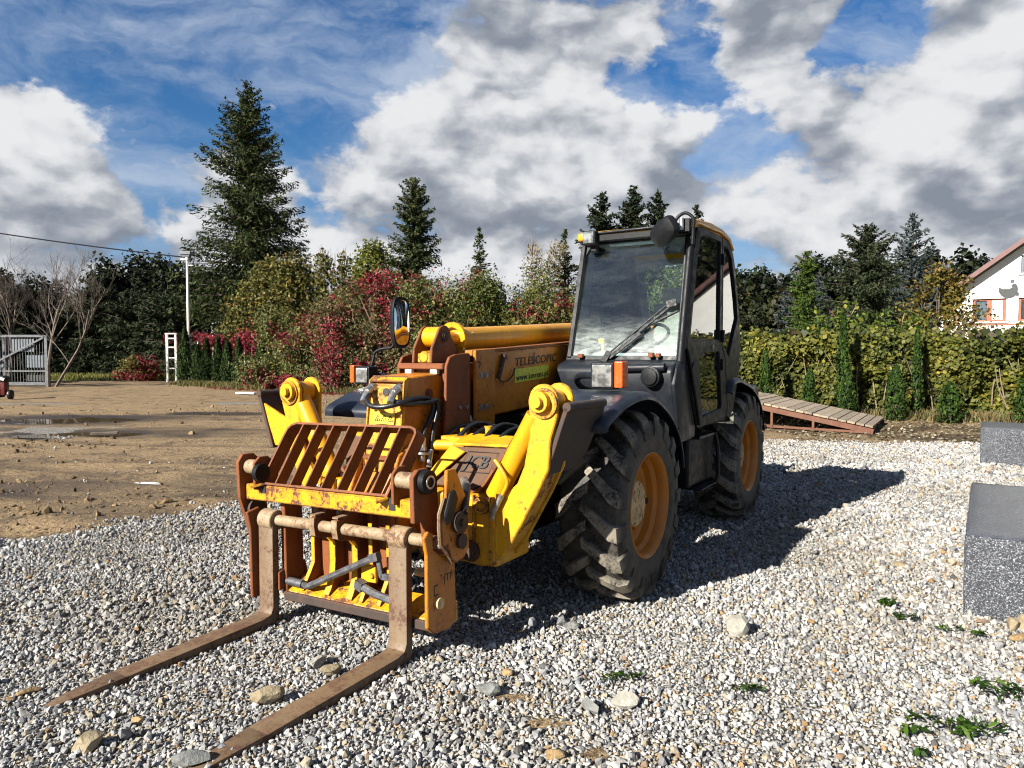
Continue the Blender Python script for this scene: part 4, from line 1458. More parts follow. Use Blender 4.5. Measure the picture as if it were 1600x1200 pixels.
# ---------------------------------------------------------------- grass, leaf litter, weeds
def blades(name, label, P, h, rg, cols, w, wid=0.02):
    n = len(P)
    a = rg.uniform(0, 6.283, n)
    hh = h * rg.uniform(.5, 1.4, n)
    wv = wid * rg.uniform(.7, 1.5, n)
    lean = rg.normal(size=(n, 2)) * .35 * hh[:, None]
    V = np.empty((n, 4, 3))
    s = np.stack([np.cos(a), np.sin(a)], -1) * wv[:, None]
    V[:, 0, :2] = P[:, :2] - s
    V[:, 1, :2] = P[:, :2] + s
    V[:, 2, :2] = P[:, :2] + s * .2 + lean
    V[:, 3, :2] = P[:, :2] - s * .2 + lean
    V[:, :2, 2] = P[:, 2:3] - .02
    V[:, 2:, 2] = P[:, 2:3] + hh[:, None]
    me = np_mesh(name, V.reshape(-1, 3), np.arange(4 * n).reshape(n, 4), pick_colors(rg, n, cols, w, .3))
    return tag(link(name, me, M['leaf']), label, 'grass', kind='stuff')


rg = np.random.default_rng(171)
n = 15000
px = rg.uniform(-40, -17.2, n)
py = rg.uniform(43.5, 60, n)
P = np.stack([px, py, gz(px, py)], -1)
blades('grass', 'sunlit rough grass at the end of the yard', P, .22, rg, [(0.105, 0.105, 0.017), (0.066, 0.080, 0.013), (0.155, 0.125, 0.048)], [2, 2, 1.4], .03)
n = 9000
t = rg.random(n)
px = -17.8 + t * 20
py = np.interp(px, [-17.8, -8.5, 2.2], [37.6, 30.2, 24.2]) + rg.normal(size=n) * .55 + .7
P = np.stack([px, py, gz(px, py)], -1)
blades('grass', 'rough grass fringe below the autumn shrubs', P, .20, rg, [(0.08, 0.076, 0.02), (0.13, 0.10, 0.04), (0.05, 0.058, 0.013)], [2, 1.5, 1], .02)
n = 7000
px = rg.uniform(4.5, 14.5, n)
py = np.interp(px, [2.5, 15.2], [20.9, 16.4]) - .55 + rg.normal(size=n) * .3
P = np.stack([px, py, gz(px, py)], -1)
blades('dry_grass', 'dry straw and grass along the foot of the hedge', P, .22, rg, [(0.18, 0.135, 0.065), (0.10, 0.085, 0.032), (0.055, 0.068, 0.018)], [2, 1, 1], .012)
n = 3200
px = rg.uniform(-14.5, 1, n)
py = np.interp(px, [-17.8, -8.5, 2.2], [37.6, 30.2, 24.2]) - .2 + rg.normal(size=n) * .5
P = np.stack([px, py, gz(px, py) + .02], -1)
V, F = leaves_np(P, .09, rg, np.array([[0, 0, 1.6]]), .5, .8)
tag(link('fallen_leaves', np_mesh('fallen_leaves', V, F, pick_colors(rg, n, RED[0] + [(0.22, 0.12, 0.06)], list(RED[1]) + [3], .3)), M['leaf']), 'fallen red leaves on the ground below the shrubs', 'leaf litter', kind='stuff')
n = 2600
px = rg.uniform(5.5, 13.5, n)
py = rg.uniform(13.2, 17.5, n)
P = np.stack([px, py, gz(px, py) + .015], -1)
V, F = leaves_np(P, .075, rg, np.array([[0, 0, 1.6]]), .5, .8)
tag(link('fallen_leaves', np_mesh('fallen_leaves', V, F, pick_colors(rg, n, [(0.20, 0.165, 0.10), (0.28, 0.25, 0.18), (0.11, 0.075, 0.04)], [2, 1, 1], .3)), M['leaf']), 'pale leaf litter and wood chips beside the ramp', 'leaf litter', kind='stuff')


def weed(x, y, r, n, seed, label, grassy=False):
    q = np.random.default_rng(seed)
    root = empty('weed', label, 'weed', (x, y, 0), 0, 'weeds growing through the gravel')
    a = q.uniform(0, 6.283, n)
    rr = r * np.sqrt(q.random(n))
    st = 1.9 if grassy else 1.0
    P = np.stack([rr * np.cos(a) * st, rr * np.sin(a) * .7, 0.028 + q.random(n) * r * .45], -1)
    A = np.stack([np.cos(a), np.sin(a), q.uniform(.1, .7, n)], -1)
    V, F = leaves_np(P, (.042 if not grassy else .055) * q.uniform(.6, 1.4, n), q, np.array([[0, 0, 1.2]]), .6, .5 if not grassy else .22, .1, A)
    link('leaves', np_mesh('leaves', V, F, pick_colors(q, n, [(0.028, 0.066, 0.006), (0.050, 0.095, 0.009), (0.016, 0.040, 0.005)], [2, 1, 2], .25)), M['leaf'], root)


for i, (x, y, r, n, g, l) in enumerate(((2.428, 4.60, .055, 46, 0, 'round dark green weed tuft in the gravel, below the tan stone'), (2.419, 4.36, .05, 26, 1, 'flat straggling weed just below the round tuft'), (2.546, 4.18, .05, 22, 1, 'small dark weed between the straggling weed and the granite block'),
                                        (2.69, 4.10, .045, 26, 0, 'small leafy weed just below the granite block'), (1.14, 3.42, .045, 30, 1, 'solitary thin weed out in the open gravel'), (2.29, 3.47, .04, 24, 0, 'bright weed sprig above the large weed mat'),
                                        (2.40, 3.36, .09, 80, 1, 'large spreading weed mat, the widest one in line with the granite block'), (1.82, 3.14, .04, 14, 1, 'single bright broad weed blade in the gravel'), (1.98, 3.03, .085, 70, 1, 'long dark weed patch at the bottom gravel'),
                                        (1.72, 3.02, .05, 20, 0, 'little weed beside the long dark patch'), (1.66, 2.86, .035, 14, 0, 'tiny weed below the long dark patch'), (2.27, 2.84, .06, 40, 0, 'leafy weed in the lowest gravel corner'), (0.56, 3.53, .06, 34, 1, 'dark wiry weed above the pale stone'))):
    weed(x, y, r, n, 180 + i, l, bool(g))


# ================================================================ telehandler
# local axes: x = the machine's own left, y = towards its rear, z up; origin on the ground under the front axle
TEL = empty('telehandler', 'old yellow and black telehandler with pallet forks lowered onto the gravel', 'telehandler', (-0.006, 5.406, 0), R(-31.6))


def arc(cx, cz, r, a0, a1, n):
    return [(cx + r * math.cos(R(a0 + (a1 - a0) * i / n)), cz + r * math.sin(R(a0 + (a1 - a0) * i / n))) for i in range(n + 1)]


def sm(pts, k=4):
    """Catmull-Rom smoothing of a path"""
    pts = [Vector(p) for p in pts]
    out = []
    for i in range(len(pts) - 1):
        p0, p1, p2, p3 = pts[max(i - 1, 0)], pts[i], pts[i + 1], pts[min(i + 2, len(pts) - 1)]
        for j in range(k):
            t = j / k
            out.append(0.5 * ((2 * p1) + (p2 - p0) * t + (2 * p0 - 5 * p1 + 4 * p2 - p3) * t * t + (3 * p1 - p0 - 3 * p2 + p3) * t ** 3))
    out.append(pts[-1])
    return out


def yz(x, pts):
    return [(x, a, b) for a, b in pts]


# ---------------------------------------------------------------- wheels
def tyre_mesh():
    prof = [(-0.195, 0.345), (-0.213, 0.40), (-0.217, 0.47), (-0.212, 0.53), (-0.195, 0.572), (-0.15, 0.592), (-0.07, 0.600), (0, 0.602),
            (0.07, 0.600), (0.15, 0.592), (0.195, 0.572), (0.212, 0.53), (0.217, 0.47), (0.213, 0.40), (0.195, 0.345), (0.10, 0.335), (-0.10, 0.335)]
    b = MB()
    b.lathe(prof, (0, 0, 0), (1, 0, 0), 72)
    nb = len(b.v)
    N = 17
    lug_v = set()

    def pt(x, r, th):
        return (x, math.cos(th) * r, math.sin(th) * r)

    def surf(x):
        a = abs(x)
        return float(np.interp(a, [0, .07, .15, .195, .212, .217], [.602, .600, .592, .572, .53, .49]))
    for side in (-1, 1):
        for k in range(N):
            th0 = 2 * math.pi * (k + (0.5 if side > 0 else 0)) / N
            xs = [-0.018, 0.05, 0.11, 0.165, 0.208, 0.222]
            dth = [0.0, 0.085, 0.165, 0.245, 0.285, 0.295]
            hr = [0.640, 0.642, 0.640, 0.632, 0.600, 0.535]
            wd = [0.052, 0.056, 0.064, 0.076, 0.082, 0.080]
            base = len(b.v)
            vs, fs = [], []
            for x, d, h, w in zip(xs, dth, hr, wd):
                rs = min(surf(x), h) - 0.02
                th = th0 + d
                vs += [pt(side * x, rs, th - w * 1.25), pt(side * x, h, th - w), pt(side * x, h, th + w), pt(side * x, rs, th + w * 1.25)]
            for i in range(len(xs) - 1):
                for m in range(4):
                    a, c = i * 4 + m, i * 4 + (m + 1) % 4
                    fs.append((a, c, c + 4, a + 4))
            fs += [(3, 2, 1, 0), tuple(len(vs) - 4 + i for i in range(4))]
            b.add(vs, fs)
            for i in range(len(xs) - 1):
                lug_v.update((base + i * 4 + 1, base + i * 4 + 2))
    me = b.mesh('tyre', 0, 1, 0.6)
    at = me.attributes.new('col', 'FLOAT_COLOR', 'POINT')
    for i in range(len(me.vertices)):
        k = 0.95 if i in lug_v else (0.25 if i < nb else 0.1)
        at.data[i].color = (k, k, k, 1)
    return me


def rim_meshes():
    b = MB()
    b.lathe([(0.195, 0.362), (0.205, 0.352), (0.19, 0.338), (0.165, 0.325), (0.13, 0.322), (0.105, 0.300), (0.06, 0.292), (0.045, 0.27), (0.04, 0.10), (0.02, 0.10), (0.02, 0.30), (0.10, 0.33), (0.17, 0.345)], (0, 0, 0), (1, 0, 0), 64)
    for k in range(8):
        a = 2 * math.pi * k / 8 + .2
        b.cyl((0.035, .205 * math.cos(a), .205 * math.sin(a)), (0.062, .205 * math.cos(a), .205 * math.sin(a)), 0.016, n=6)
    rim = b.mesh('rim', 0, 1, 0.5)
    h = MB()
    h.lathe([(0.02, 0.001), (0.02, 0.165), (0.09, 0.16), (0.105, 0.15), (0.108, 0.001)], (0, 0, 0), (1, 0, 0), 40, False)
    for k in range(6):
        a = 2 * math.pi * k / 6
        h.cyl((0.10, .135 * math.cos(a), .135 * math.sin(a)), (0.114, .135 * math.cos(a), .135 * math.sin(a)), 0.009, n=6)
    # raised cast marks on the hub face
    for sgn in (-1, 1):
        pts = [(0.108, sgn * p[0], p[1]) for p in ((0.02, 0.10), (0.055, 0.085), (0.055, 0.055), (0.03, 0.045), (0.03, 0.02))]
        h.tube(pts, 0.007, 5)
        pts = [(0.108, sgn * p[0], -p[1]) for p in ((0.02, 0.10), (0.055, 0.085), (0.055, 0.055), (0.03, 0.045), (0.03, 0.02))]
        h.tube(pts, 0.007, 5)
    hub = h.mesh('hub_cap', 0.0, 1, 0.5)
    v = MB().cyl((0.03, 0.19, -0.06), (0.10, 0.19, -0.06), 0.022, n=10).mesh('valve_port', 0, 1, 0.5)
    return rim, hub, v


TY, (RIM, HUB, VALVE) = tyre_mesh(), rim_meshes()
TY.materials.append(M['tyre'])
RIM.materials.append(M['rim'])
HUB.materials.append(M['cream'])
VALVE.materials.append(M['plastic'])
for (lx, ly, turn) in ((0.905, 0, 0), (0.905, 2.75, 0), (-0.935, 0, 180), (-0.935, 2.75, 180)):
    w = bpy.data.objects.new('wheel', None)
    w.empty_display_size = .2
    COL.objects.link(w)
    w.parent = TEL
    w.location = (lx, ly, 0.625)
    w.rotation_euler = (R(13 + 29 * ly), 0, R(turn))
    link('tyre', TY, None, w)
    link('rim', RIM, None, w)
    link('hub_cap', HUB, None, w)
    link('valve_port', VALVE, None, w)

# ---------------------------------------------------------------- chassis, axles
b = MB()
b.box(-0.47, 0.50, -0.85, 3.25, 0.60, 0.98)
b.box(-0.40, 0.42, -0.55, 0.5, 0.44, 0.70)
b.box(-0.47, 0.50, 2.5, 3.35, 0.55, 1.25)
ch = b.build('chassis', M['cabblack'], TEL, 0.01)
for y in (0, 2.75):
    MB().cyl((-0.8, y, .62), (.8, y, .62), .11, n=16).cyl((-.25, y, .62), (.2, y, .62), .2, n=16).build('axle', M['yellow_worn'], TEL, 0, 1, .6)
b = MB()
b.box(-1.08, -0.52, 0.78, 2.1, 0.75, 1.42)
b.build('engine_pod', M['black'], TEL, 0.05, 3, .6)
b = MB()
b.box(-0.95, 0.98, 3.28, 3.70, 0.55, 1.30)
b.build('counterweight', M['black'], TEL, 0.05, 2, .6)
for x in (-0.56, -0.04):
    MB().prism(yz(x, [(2.55, .98), (3.3, .98), (3.3, 1.75), (3.12, 1.98), (2.95, 1.98), (2.8, 1.75)]), (0.07, 0, 0)).build('boom_bracket', M['shaded_yellow'], TEL, .008)

# ---------------------------------------------------------------- boom (rises slightly towards the rear)
def bz(p):
    return (p[0], p[1], p[2] + 0.055 * (p[1] + 0.5))


b = MB(bz)
b.box(-0.43, 0.0, -0.27, 3.2, 1.185, 1.645)
outer = b.build('boom_outer_section', M['shaded_yellow'], TEL, 0.012, 2)
# end collar of the outer section: four plates round an open mouth
b = MB(bz)
b.box(-0.005, 0.022, -0.50, -0.255, 1.085, 1.672)
b.box(-0.452, -0.425, -0.50, -0.255, 1.085, 1.672)
b.box(-0.425, -0.005, -0.50, -0.255, 1.630, 1.672)
b.box(-0.425, -0.005, -0.50, -0.255, 1.085, 1.135)
b.build('boom_collar', M['shaded_yellow'], outer, 0.008, 2)
bo = MB(bz).cyl((.02, 0, 0), (.036, 0, 0), .017, n=6).cyl((.02, 0, 0), (.025, 0, 0), .024, n=12).mesh('bolt', 0)
bo.materials.append(M['steel'])
for (y, z) in ((-.445, 1.50), (-.375, 1.50), (-.44, 1.275), (-.37, 1.275)):
    o = link('bolt', bo, None, outer)
    o.location = (0, y, z - .03)
# upper rails of the outer section, rusty top lip
b = MB(bz)
b.box(-0.03, 0.006, -0.25, 3.1, 1.648, 1.668)
b.box(-0.436, -0.40, -0.25, 3.1, 1.648, 1.668)
b.build('top_rail', M['primer'], outer, .003)
# linch pin with its chain on the boom side
b = MB(bz)
b.tube([(.018, -.135, 1.60), (.020, -.205, 1.455)], .017, 10)
b.tube([(.022, -.135, 1.625), (.022, -.13, 1.59)], .022, 8)
b.build('locking_pin', M['dark_rust'], outer, 0, 1, .6)
pts = [(.016, -.2, 1.445), (.016, -.15, 1.425), (.016, -.08, 1.425), (.016, -.02, 1.45), (.016, .01, 1.485), (.016, .02, 1.51)]
b = MB(bz)
for i, p in enumerate(sm(pts, 4)[:-1]):
    q = sm(pts, 4)[i + 1]
    o = Vector((0.004, 0, 0)) if i % 2 else Vector((0, 0, 0))
    b.tube([Vector(p) + o, Vector(q) + o], 0.0055, 5)
b.build('pin_chain', M['dark_rust'], outer)
up = (0, .055, 1)
rt = (0, 1, .055)
put_text('lettering', 'TELESCOPIC', 0.090, (.0025, .055, 1.552), rt, up, M['ink'], outer, width=.655, space=1.12, bold=.0012)
b = MB(bz)
b.box(0.001, 0.0035, 0.045, 0.575, 1.395, 1.500)
st = b.build('web_sticker', M['sticker'], outer)
put_text('lettering', 'www.kmrent.pl', 0.066, (.0055, .065, 1.442), rt, up, M['ink'], outer, width=.49, space=1.1)

# second section with its worn end plates
b = MB(bz)
b.box(-0.385, -0.045, -0.76, 1.2, 1.22, 1.585)
sec = b.build('boom_inner_section', M['primer'], TEL, 0.01, 2)
b = MB(bz)
for (x0, x1) in ((-0.025, -0.002), (-0.428, -0.405)):
    b.prism(yz(x0, [(-.82, 1.09), (-.80, 1.585), (-.765, 1.640), (-.70, 1.655), (-.545, 1.655), (-.53, 1.64), (-.53, 1.06), (-.78, 1.06)]), (x1 - x0, 0, 0))
b.build('side_plate', M['primer'], sec, .004)
b = MB(bz)
b.box(-0.405, -0.025, -.815, -.77, 1.560, 1.600)
b.build('mouth_frame', M['primer'], sec, .006)
for x in (-.35, -.135):
    MB(bz).box(x, x + .055, -.812, -.775, 1.527, 1.559).build('wear_pad', M['white'], sec, .003)
bo2 = MB().cyl((-.004, 0, 0), (.012, 0, 0), .015, n=6).mesh('bolt', 0)
bo2.materials.append(M['steel'])
for (y, z) in ((-.66, 1.285), (-.585, 1.285)):
    o = link('bolt', bo2, None, sec)
    o.location = (0, y, z)
# lug plates carrying the tilt cylinder on the top
for x in (-.300, -.150):
    b = MB(bz)
    pf = [(-.80, 1.600), (-.79, 1.70)] + [(-.655 + 0.075 * math.cos(R(a)), 1.775 + .075 * math.sin(R(a))) for a in range(160, -1, -20)] + [(-.50, 1.66), (-.48, 1.588)]
    b.prism(yz(x, pf), (0.020, 0, 0))
    b.build('cylinder_lug', M['primer'], sec, .004)
b = MB(bz)
b.cyl((-.315, -.655, 1.772), (-.115, -.655, 1.772), .024, n=14).cyl((-.128, -.655, 1.772), (-.120, -.655, 1.772), .036, n=16)
b.build('lug_pin', M['dark_rust'], sec, 0, 1, .6)
b = MB(bz)
b.box(-.27, -.16, -.775, -.60, 1.602, 1.665)
b.cyl((-.215, -.78, 1.64), (-.215, -.60, 1.64), .04, n=14)
b.build('hose_guard', M['yellow'], sec, .006)

# long yellow cylinder over the boom
b = MB(bz)
b.cyl((-.215, -.43, 1.745), (-.215, 2.6, 1.745), .083, n=28)
cy = b.build('tilt_cylinder', M['cyl_yellow'], TEL, 0, 1, .6)
b = MB(bz)
b.cyl((-.275, -.655, 1.772), (-.155, -.655, 1.772), .068, n=24)
b.cyl((-.215, -.66, 1.76), (-.215, -.40, 1.748), .050, n=20)
b.build('rod_eye', M['cyl_yellow'], cy, 0, 1, .6)
b = MB(bz)
b.lathe([(-0.012, .083), (-0.012, .118), (0.014, .118), (0.014, .083)], (-.215, -.45, 1.750), (0, 1, 0), 32)
b.prism([(-.215 + x, -.462, 1.750 + z) for x, z in ((-.10, -.06), (.10, -.06), (.13, -.155), (-.13, -.155))], (0, .026, 0))
b.build('cylinder_ring', M['cyl_yellow'], cy, 0, 1, .6)

MB().box(-.46, .06, .05, 2.5, .975, 1.19).build('under_boom_filler', M['cabblack'], TEL, .01)  # dark box added to close the bright see-through gap under the boom

# ---------------------------------------------------------------- boom nose
prof = [(-1.125, 1.455), (-1.11, 1.485), (-1.07, 1.503), (-.80, 1.52), (-.745, 1.505), (-.72, 1.46), (-.70, 1.20), (-.72, 1.12), (-.82, .98), (-.96, .86), (-1.02, .62), (-1.06, .42), (-1.36, .42), (-1.33, .70), (-1.20, .90)]
b = MB()
b.prism(yz(-.362, prof), (.287, 0, 0))
nose = b.build('boom_nose', M['shaded_yellow'], TEL, .022, 3, .5)
b = MB()
fl = [(-1.15, 1.445), (-1.145, 1.478), (-1.115, 1.497), (-1.09, 1.497), (-1.11, 1.455), (-1.185, .90), (-1.30, .72), (-1.33, .70), (-1.345, .72), (-1.215, .905)]
for x in (-.366, -.083):
    b.prism(yz(x, fl), (.012, 0, 0))
b.prism([(-.366, -1.148, 1.47), (-.071, -1.148, 1.47), (-.071, -1.112, 1.500), (-.366, -1.112, 1.500)], (0, 0.01, 0.008))
b.build('nose_flange', M['yellow_worn'], nose, .003)
b = MB()
b.prism([(-.354, -1.133, 1.445), (-.083, -1.133, 1.445), (-.083, -1.211, .905), (-.354, -1.211, .905)], (0, .008, .002))
b.build('front_plate', M['yellow_worn'], nose, .003)
# cheek plates lower down
b = MB()
for x in (-.385, -.073):
    b.prism(yz(x, [(-1.22, 1.02), (-1.06, 1.10), (-.93, .98), (-.98, .60), (-1.04, .40), (-1.38, .40), (-1.36, .70)]), (.02, 0, 0))
b.build('cheek_plate', M['shaded_yellow'], nose, .005)
b = MB().cyl((-.10, -.90, 1.385), (-.062, -.90, 1.385), .022, n=6).cyl((-.10, -.90, 1.385), (-.068, -.90, 1.385), .036, n=20)
b.build('nose_bolt', M['primer'], nose, 0, 1, .5)
MB().cyl((-.225, -1.146, 1.405), (-.225, -1.11, 1.402), .026, n=18).build('plate_hole', M['ink'], nose, 0, 1, .5)
MB().box(-.352, -.30, -1.152, -1.146, 1.275, 1.32).build('grease_label', M['white'], nose)
# warning sticker with three pictograms
q = Vector((0, -.143, -.99)).normalized()
o0 = Vector((-.295, -1.168, 1.275))
MB().prism([o0, o0 + Vector((.165, 0, 0)), o0 + Vector((.165, 0, 0)) + q * .07, o0 + q * .07], (0, -.0035, .0005)).build('warning_sticker', M['warn'], nose)
b = MB()
for i in range(3):
    c = o0 + Vector((.030 + .052 * i, -.005, 0)) + q * .038
    for j in range(3):
        a0, a1 = R(90 + 120 * j), R(210 + 120 * j)
        p0 = c + Vector((math.cos(a0) * .024, 0, 0)) - q * math.sin(a0) * .024
        p1 = c + Vector((math.cos(a1) * .024, 0, 0)) - q * math.sin(a1) * .024
        b.tube([p0, p1], .0025, 4)
    b.tube([c + q * .012, c - q * .006], .003, 4)
b.build('pictogram', M['ink'], nose)
MB().box(-.35, -.09, -1.232, -1.2, .985, 1.01).build('hose_clamp_bar', M['primer'], nose, .003)

# hydraulic hoses on the nose
def hose(pts, r=.017, k=5):
    return MB().tube(sm(pts, k), r, 10)


h1 = hose([(-.325, -1.19, 1.395), (-.30, -1.24, 1.36), (-.235, -1.27, 1.325), (-.14, -1.26, 1.322), (-.06, -1.20, 1.345), (-.03, -1.08, 1.368), (-.035, -.95, 1.358), (-.035, -.90, 1.315), (-.035, -.935, 1.235), (-.035, -.99, 1.16), (-.035, -1.015, 1.10)])
o = h1.build('hydraulic_hose', M['rubber'], nose, 0, 1, .8)
h2 = hose([(-.125, -1.19, 1.395), (-.11, -1.22, 1.365), (-.06, -1.19, 1.340), (-.015, -1.08, 1.335), (-.012, -.96, 1.338), (-.012, -.895, 1.345), (-.012, -.885, 1.29), (-.012, -.925, 1.18), (-.012, -.955, 1.07), (-.012, -.965, 1.02)])
o = h2.build('hydraulic_hose', M['rubber'], nose, 0, 1, .8)
for x in (-.335, -.115):
    b = MB()
    b.cyl((x, -1.13, 1.43), (x, -1.165, 1.425), .034, n=6)
    b.cyl((x, -1.165, 1.425), (x - .002, -1.20, 1.408), .028, n=12)
    b.cyl((x, -1.19, 1.41), (x + .012, -1.235, 1.365), .021, n=12)
    b.cyl((x + .010, -1.228, 1.372), (x + .022, -1.255, 1.345), .0235, n=6)
    b.build('hose_fitting', M['steel'], nose, 0, 1, .5)
b = MB()
b.cyl((-.035, -1.012, 1.115), (-.035, -1.022, 1.03), .021, n=12).cyl((-.035, -1.019, 1.055), (-.035, -1.021, 1.035), .030, n=6)
b.cyl((-.035, -1.021, 1.022), (-.035, -1.023, 1.008), .044, n=16)
b.cyl((-.035, -1.023, 1.01), (-.035, -1.026, .965), .019, n=12)
b.build('hose_coupling', M['steel'], nose, 0, 1, .5)
b = MB()
b.cyl((-.012, -.960, 1.035), (-.012, -.985, .95), .020, n=12).cyl((-.012, -.984, .955), (-.012, -.990, .925), .024, n=6)
b.build('hose_coupling', M['steel'], nose, 0, 1, .5)

# ---------------------------------------------------------------- front frame: stabiliser housings with legs
def mir(s):
    return lambda p: (p[0], p[1], p[2]) if s > 0 else (-0.06 - p[0], p[1], p[2])


for s in (1, -1):
    xf = mir(s)
    b = MB(xf)
    b.box(.10, .665, -1.235, -.86, .44, .835)
    hs = b.build('stabiliser_housing', M['yellow'], TEL, .02, 2)
    b = MB(xf)
    for x, w in ((.425, .028), (.515, .012), (.628, .03)):
        b.box(x, x + w, -1.262, -1.2351, .46, .845)
    b.build('housing_rib', M['yellow_worn'], hs, .004)
    b = MB(xf)
    b.cyl((.575, -1.24, .79), (.575, -1.262, .79), .052, n=24).cyl((.575, -1.262, .79), (.575, -1.282, .79), .030, n=6)
    b.build('housing_bolt', M['yellow_worn'], hs, 0, 1, .5)
    b = MB(xf)
    b.cyl((.497, -1.24, .52), (.497, -1.262, .52), .06, n=24)
    b.build('pivot_pin', M['dark_rust'], hs, 0, 1, .5)
    # sloping nose plate between the legs, with its side channel
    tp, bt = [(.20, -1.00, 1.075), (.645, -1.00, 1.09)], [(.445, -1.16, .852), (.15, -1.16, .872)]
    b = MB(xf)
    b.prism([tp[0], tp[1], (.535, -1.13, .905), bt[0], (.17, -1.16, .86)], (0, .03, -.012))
    pl = b.build('sloping_plate', M['shaded_brown'], hs, .004)
    b = MB(xf)
    b.prism([(.19, -1.005, 1.08), (.10, -1.17, .885), (.15, -1.19, .865), (.315, -1.03, 1.05)], (0, -.012, .006))
    b.prism([(.19, -1.0, 1.078), (.645, -1.0, 1.092), (.645, -.80, 1.12), (.19, -.80, 1.12)], (0, 0, .018))
    b.build('nose_wing', M['yellow'], hs, .004)
    b = MB(xf)
    rim_pts = [(.44, -1.175, .850), (.49, -1.172, .862), (.53, -1.165, .905), (.64, -1.12, 1.085), (.755, -1.10, 1.265), (.84, -1.09, 1.285)]
    for i in range(5 if s > 0 else 2):
        p, q = Vector(rim_pts[i]), Vector(rim_pts[i + 1])
        b.prism([p, q, q + Vector((0, .26, .02)), p + Vector((0, .26, .02))], (.012, 0, -.012))
    b.build('channel_plate', M['primer'], hs, .003)
    # raised leg: front and back plates with an outer web
    po = [(.866, 1.345), (.862, 1.405)] + arc(.953, 1.398, .088, 170, 8, 8) + [(1.038, 1.31), (1.000, 1.19), (.985, 1.02), (.915, .875), (.755, .59), (.665, .475), (.56, .43), (.46, .44), (.425, .50), (.45, .62), (.60, .80), (.715, .86), (.790, .93), (.835, 1.03), (.868, 1.20)]
    b = MB(xf)
    b.prism([(x, -1.222, z) for x, z in po], (0, .030, 0))
    leg = b.build('stabiliser_leg', M['yellow'], TEL, .006, 1)
    b = MB(xf)
    b.prism([(x, -1.045, z) for x, z in po], (0, .030, 0))
    b.build('back_plate', M['yellow'], leg, .006)
    b = MB(xf)
    outl = [(1.012, 1.27), (.985, 1.18), (.970, 1.025), (.905, .885), (.745, .60), (.66, .495)]
    for i in range(len(outl) - 1):
        (x0, z0), (x1, z1) = outl[i], outl[i + 1]
        b.prism([(x0, -1.192, z0), (x1, -1.192, z1), (x1, -1.045, z1), (x0, -1.045, z0)], (-.018, 0, .006))
    b.build('web_plate', M['yellow_worn'], leg, 0)
    b = MB(xf)
    b.cyl((.945, -1.29, 1.39), (.945, -.99, 1.39), .030, n=18)
    b.cyl((.945, -1.262, 1.39), (.945, -1.2225, 1.39), .057, n=24)
    b.build('leg_pin', M['yellow'], leg, 0, 1, .5)
    b = MB(xf)
    b.lathe([(0, .070), (0, .084), (.012, .084), (.012, .070)], (.960, -1.2345, 1.382), (0, 1, 0), 28)
    b.build('pin_ring', M['yellow_worn'], leg, 0, 1, .5)
    b = MB(xf)
    b.cyl((.885, -1.165, 1.305), (.615, -1.165, .835), .062, n=24)
    b.cyl((.885, -1.145, 1.305), (.945, -1.125, 1.39), .045, n=16)
    b.cyl((.945, -1.17, 1.39), (.945, -1.065, 1.39), .066, n=20)
    b.build('stabiliser_cylinder', M['cyl_yellow'], leg, 0, 1, .6)
    b = MB(xf)
    b.tube(sm([(.66, -1.245, 1.055), (.70, -1.255, 1.02), (.735, -1.258, .975), (.745, -1.252, .93), (.715, -1.25, .87), (.70, -1.25, .84)], 4), .011, 8)
    b.build('hose_pipe', M['yellow'], leg, 0, 1, .8)
    b = MB(xf)
    b.tube([(.712, -1.25, .868), (.672, -1.25, .795)], .016, 10)
    b.tube(sm([(.672, -1.25, .795), (.650, -1.25, .755), (.642, -1.245, .72)], 3), .019, 10)
    b.build('pipe_fitting', M['steel'], leg, 0, 1, .8)
    # foot plate turned up beside the leg
    dx = 0.0 if s > 0 else 0.22
    p0, p1 = Vector((1.095 + dx, -1.20, 1.355)), Vector((.965 + dx, -1.20, .985))
    up_ = (p0 - p1).normalized()
    nrm = Vector((up_.z, 0, -up_.x))
    c = [p1, p0]
    L = .49
    rc = .035
    out = [p0, p0 + Vector((0, L - rc, 0)), p0 + Vector((0, L, 0)) - up_ * rc, p1 + Vector((0, L - .05, 0)) + up_ * .09, p1 + Vector((0, L - .12, 0)), p1]
    b = MB(xf)
    b.prism(out, -nrm * .026)
    b.tube([p0 - nrm * .012 + up_ * .004, p0 + Vector((0, L - .02, 0)) - nrm * .012 + up_ * .004], .026, 12)
    fp = b.build('foot_plate', M['dark_rust'], leg, .003)
    # inner webs that carry the plate
    b = MB(xf)
    mid = (p0 + p1) / 2
    for y in (-1.185, -1.03):
        b.prism([(p0.x - .03, y, p0.z - .05), (p1.x - .03, y, p1.z + .02), (.945, y, .99 + .03), (.975 if s > 0 else 1.03, y, 1.2)], (0, .018, 0))
    b.build('foot_web', M['yellow_worn'] if s > 0 else M['yellow'], leg, .003)
    if s > 0:
        put_text('lettering', 'JCB', .115, (.335, -1.088, .968), (1, 0, .03), (0, .58, .82), M['ink'], pl, width=.165, shear=.2, bold=.0012)
        b = MB()
        bx = [Vector((.315, -1.107, .945)), Vector((.53, -1.107, .951)), Vector((.545, -1.030, 1.062)), Vector((.330, -1.030, 1.056))]
        b.tube(bx, .0022, 4, True)
        b.build('logo_border', M['ink'], pl)
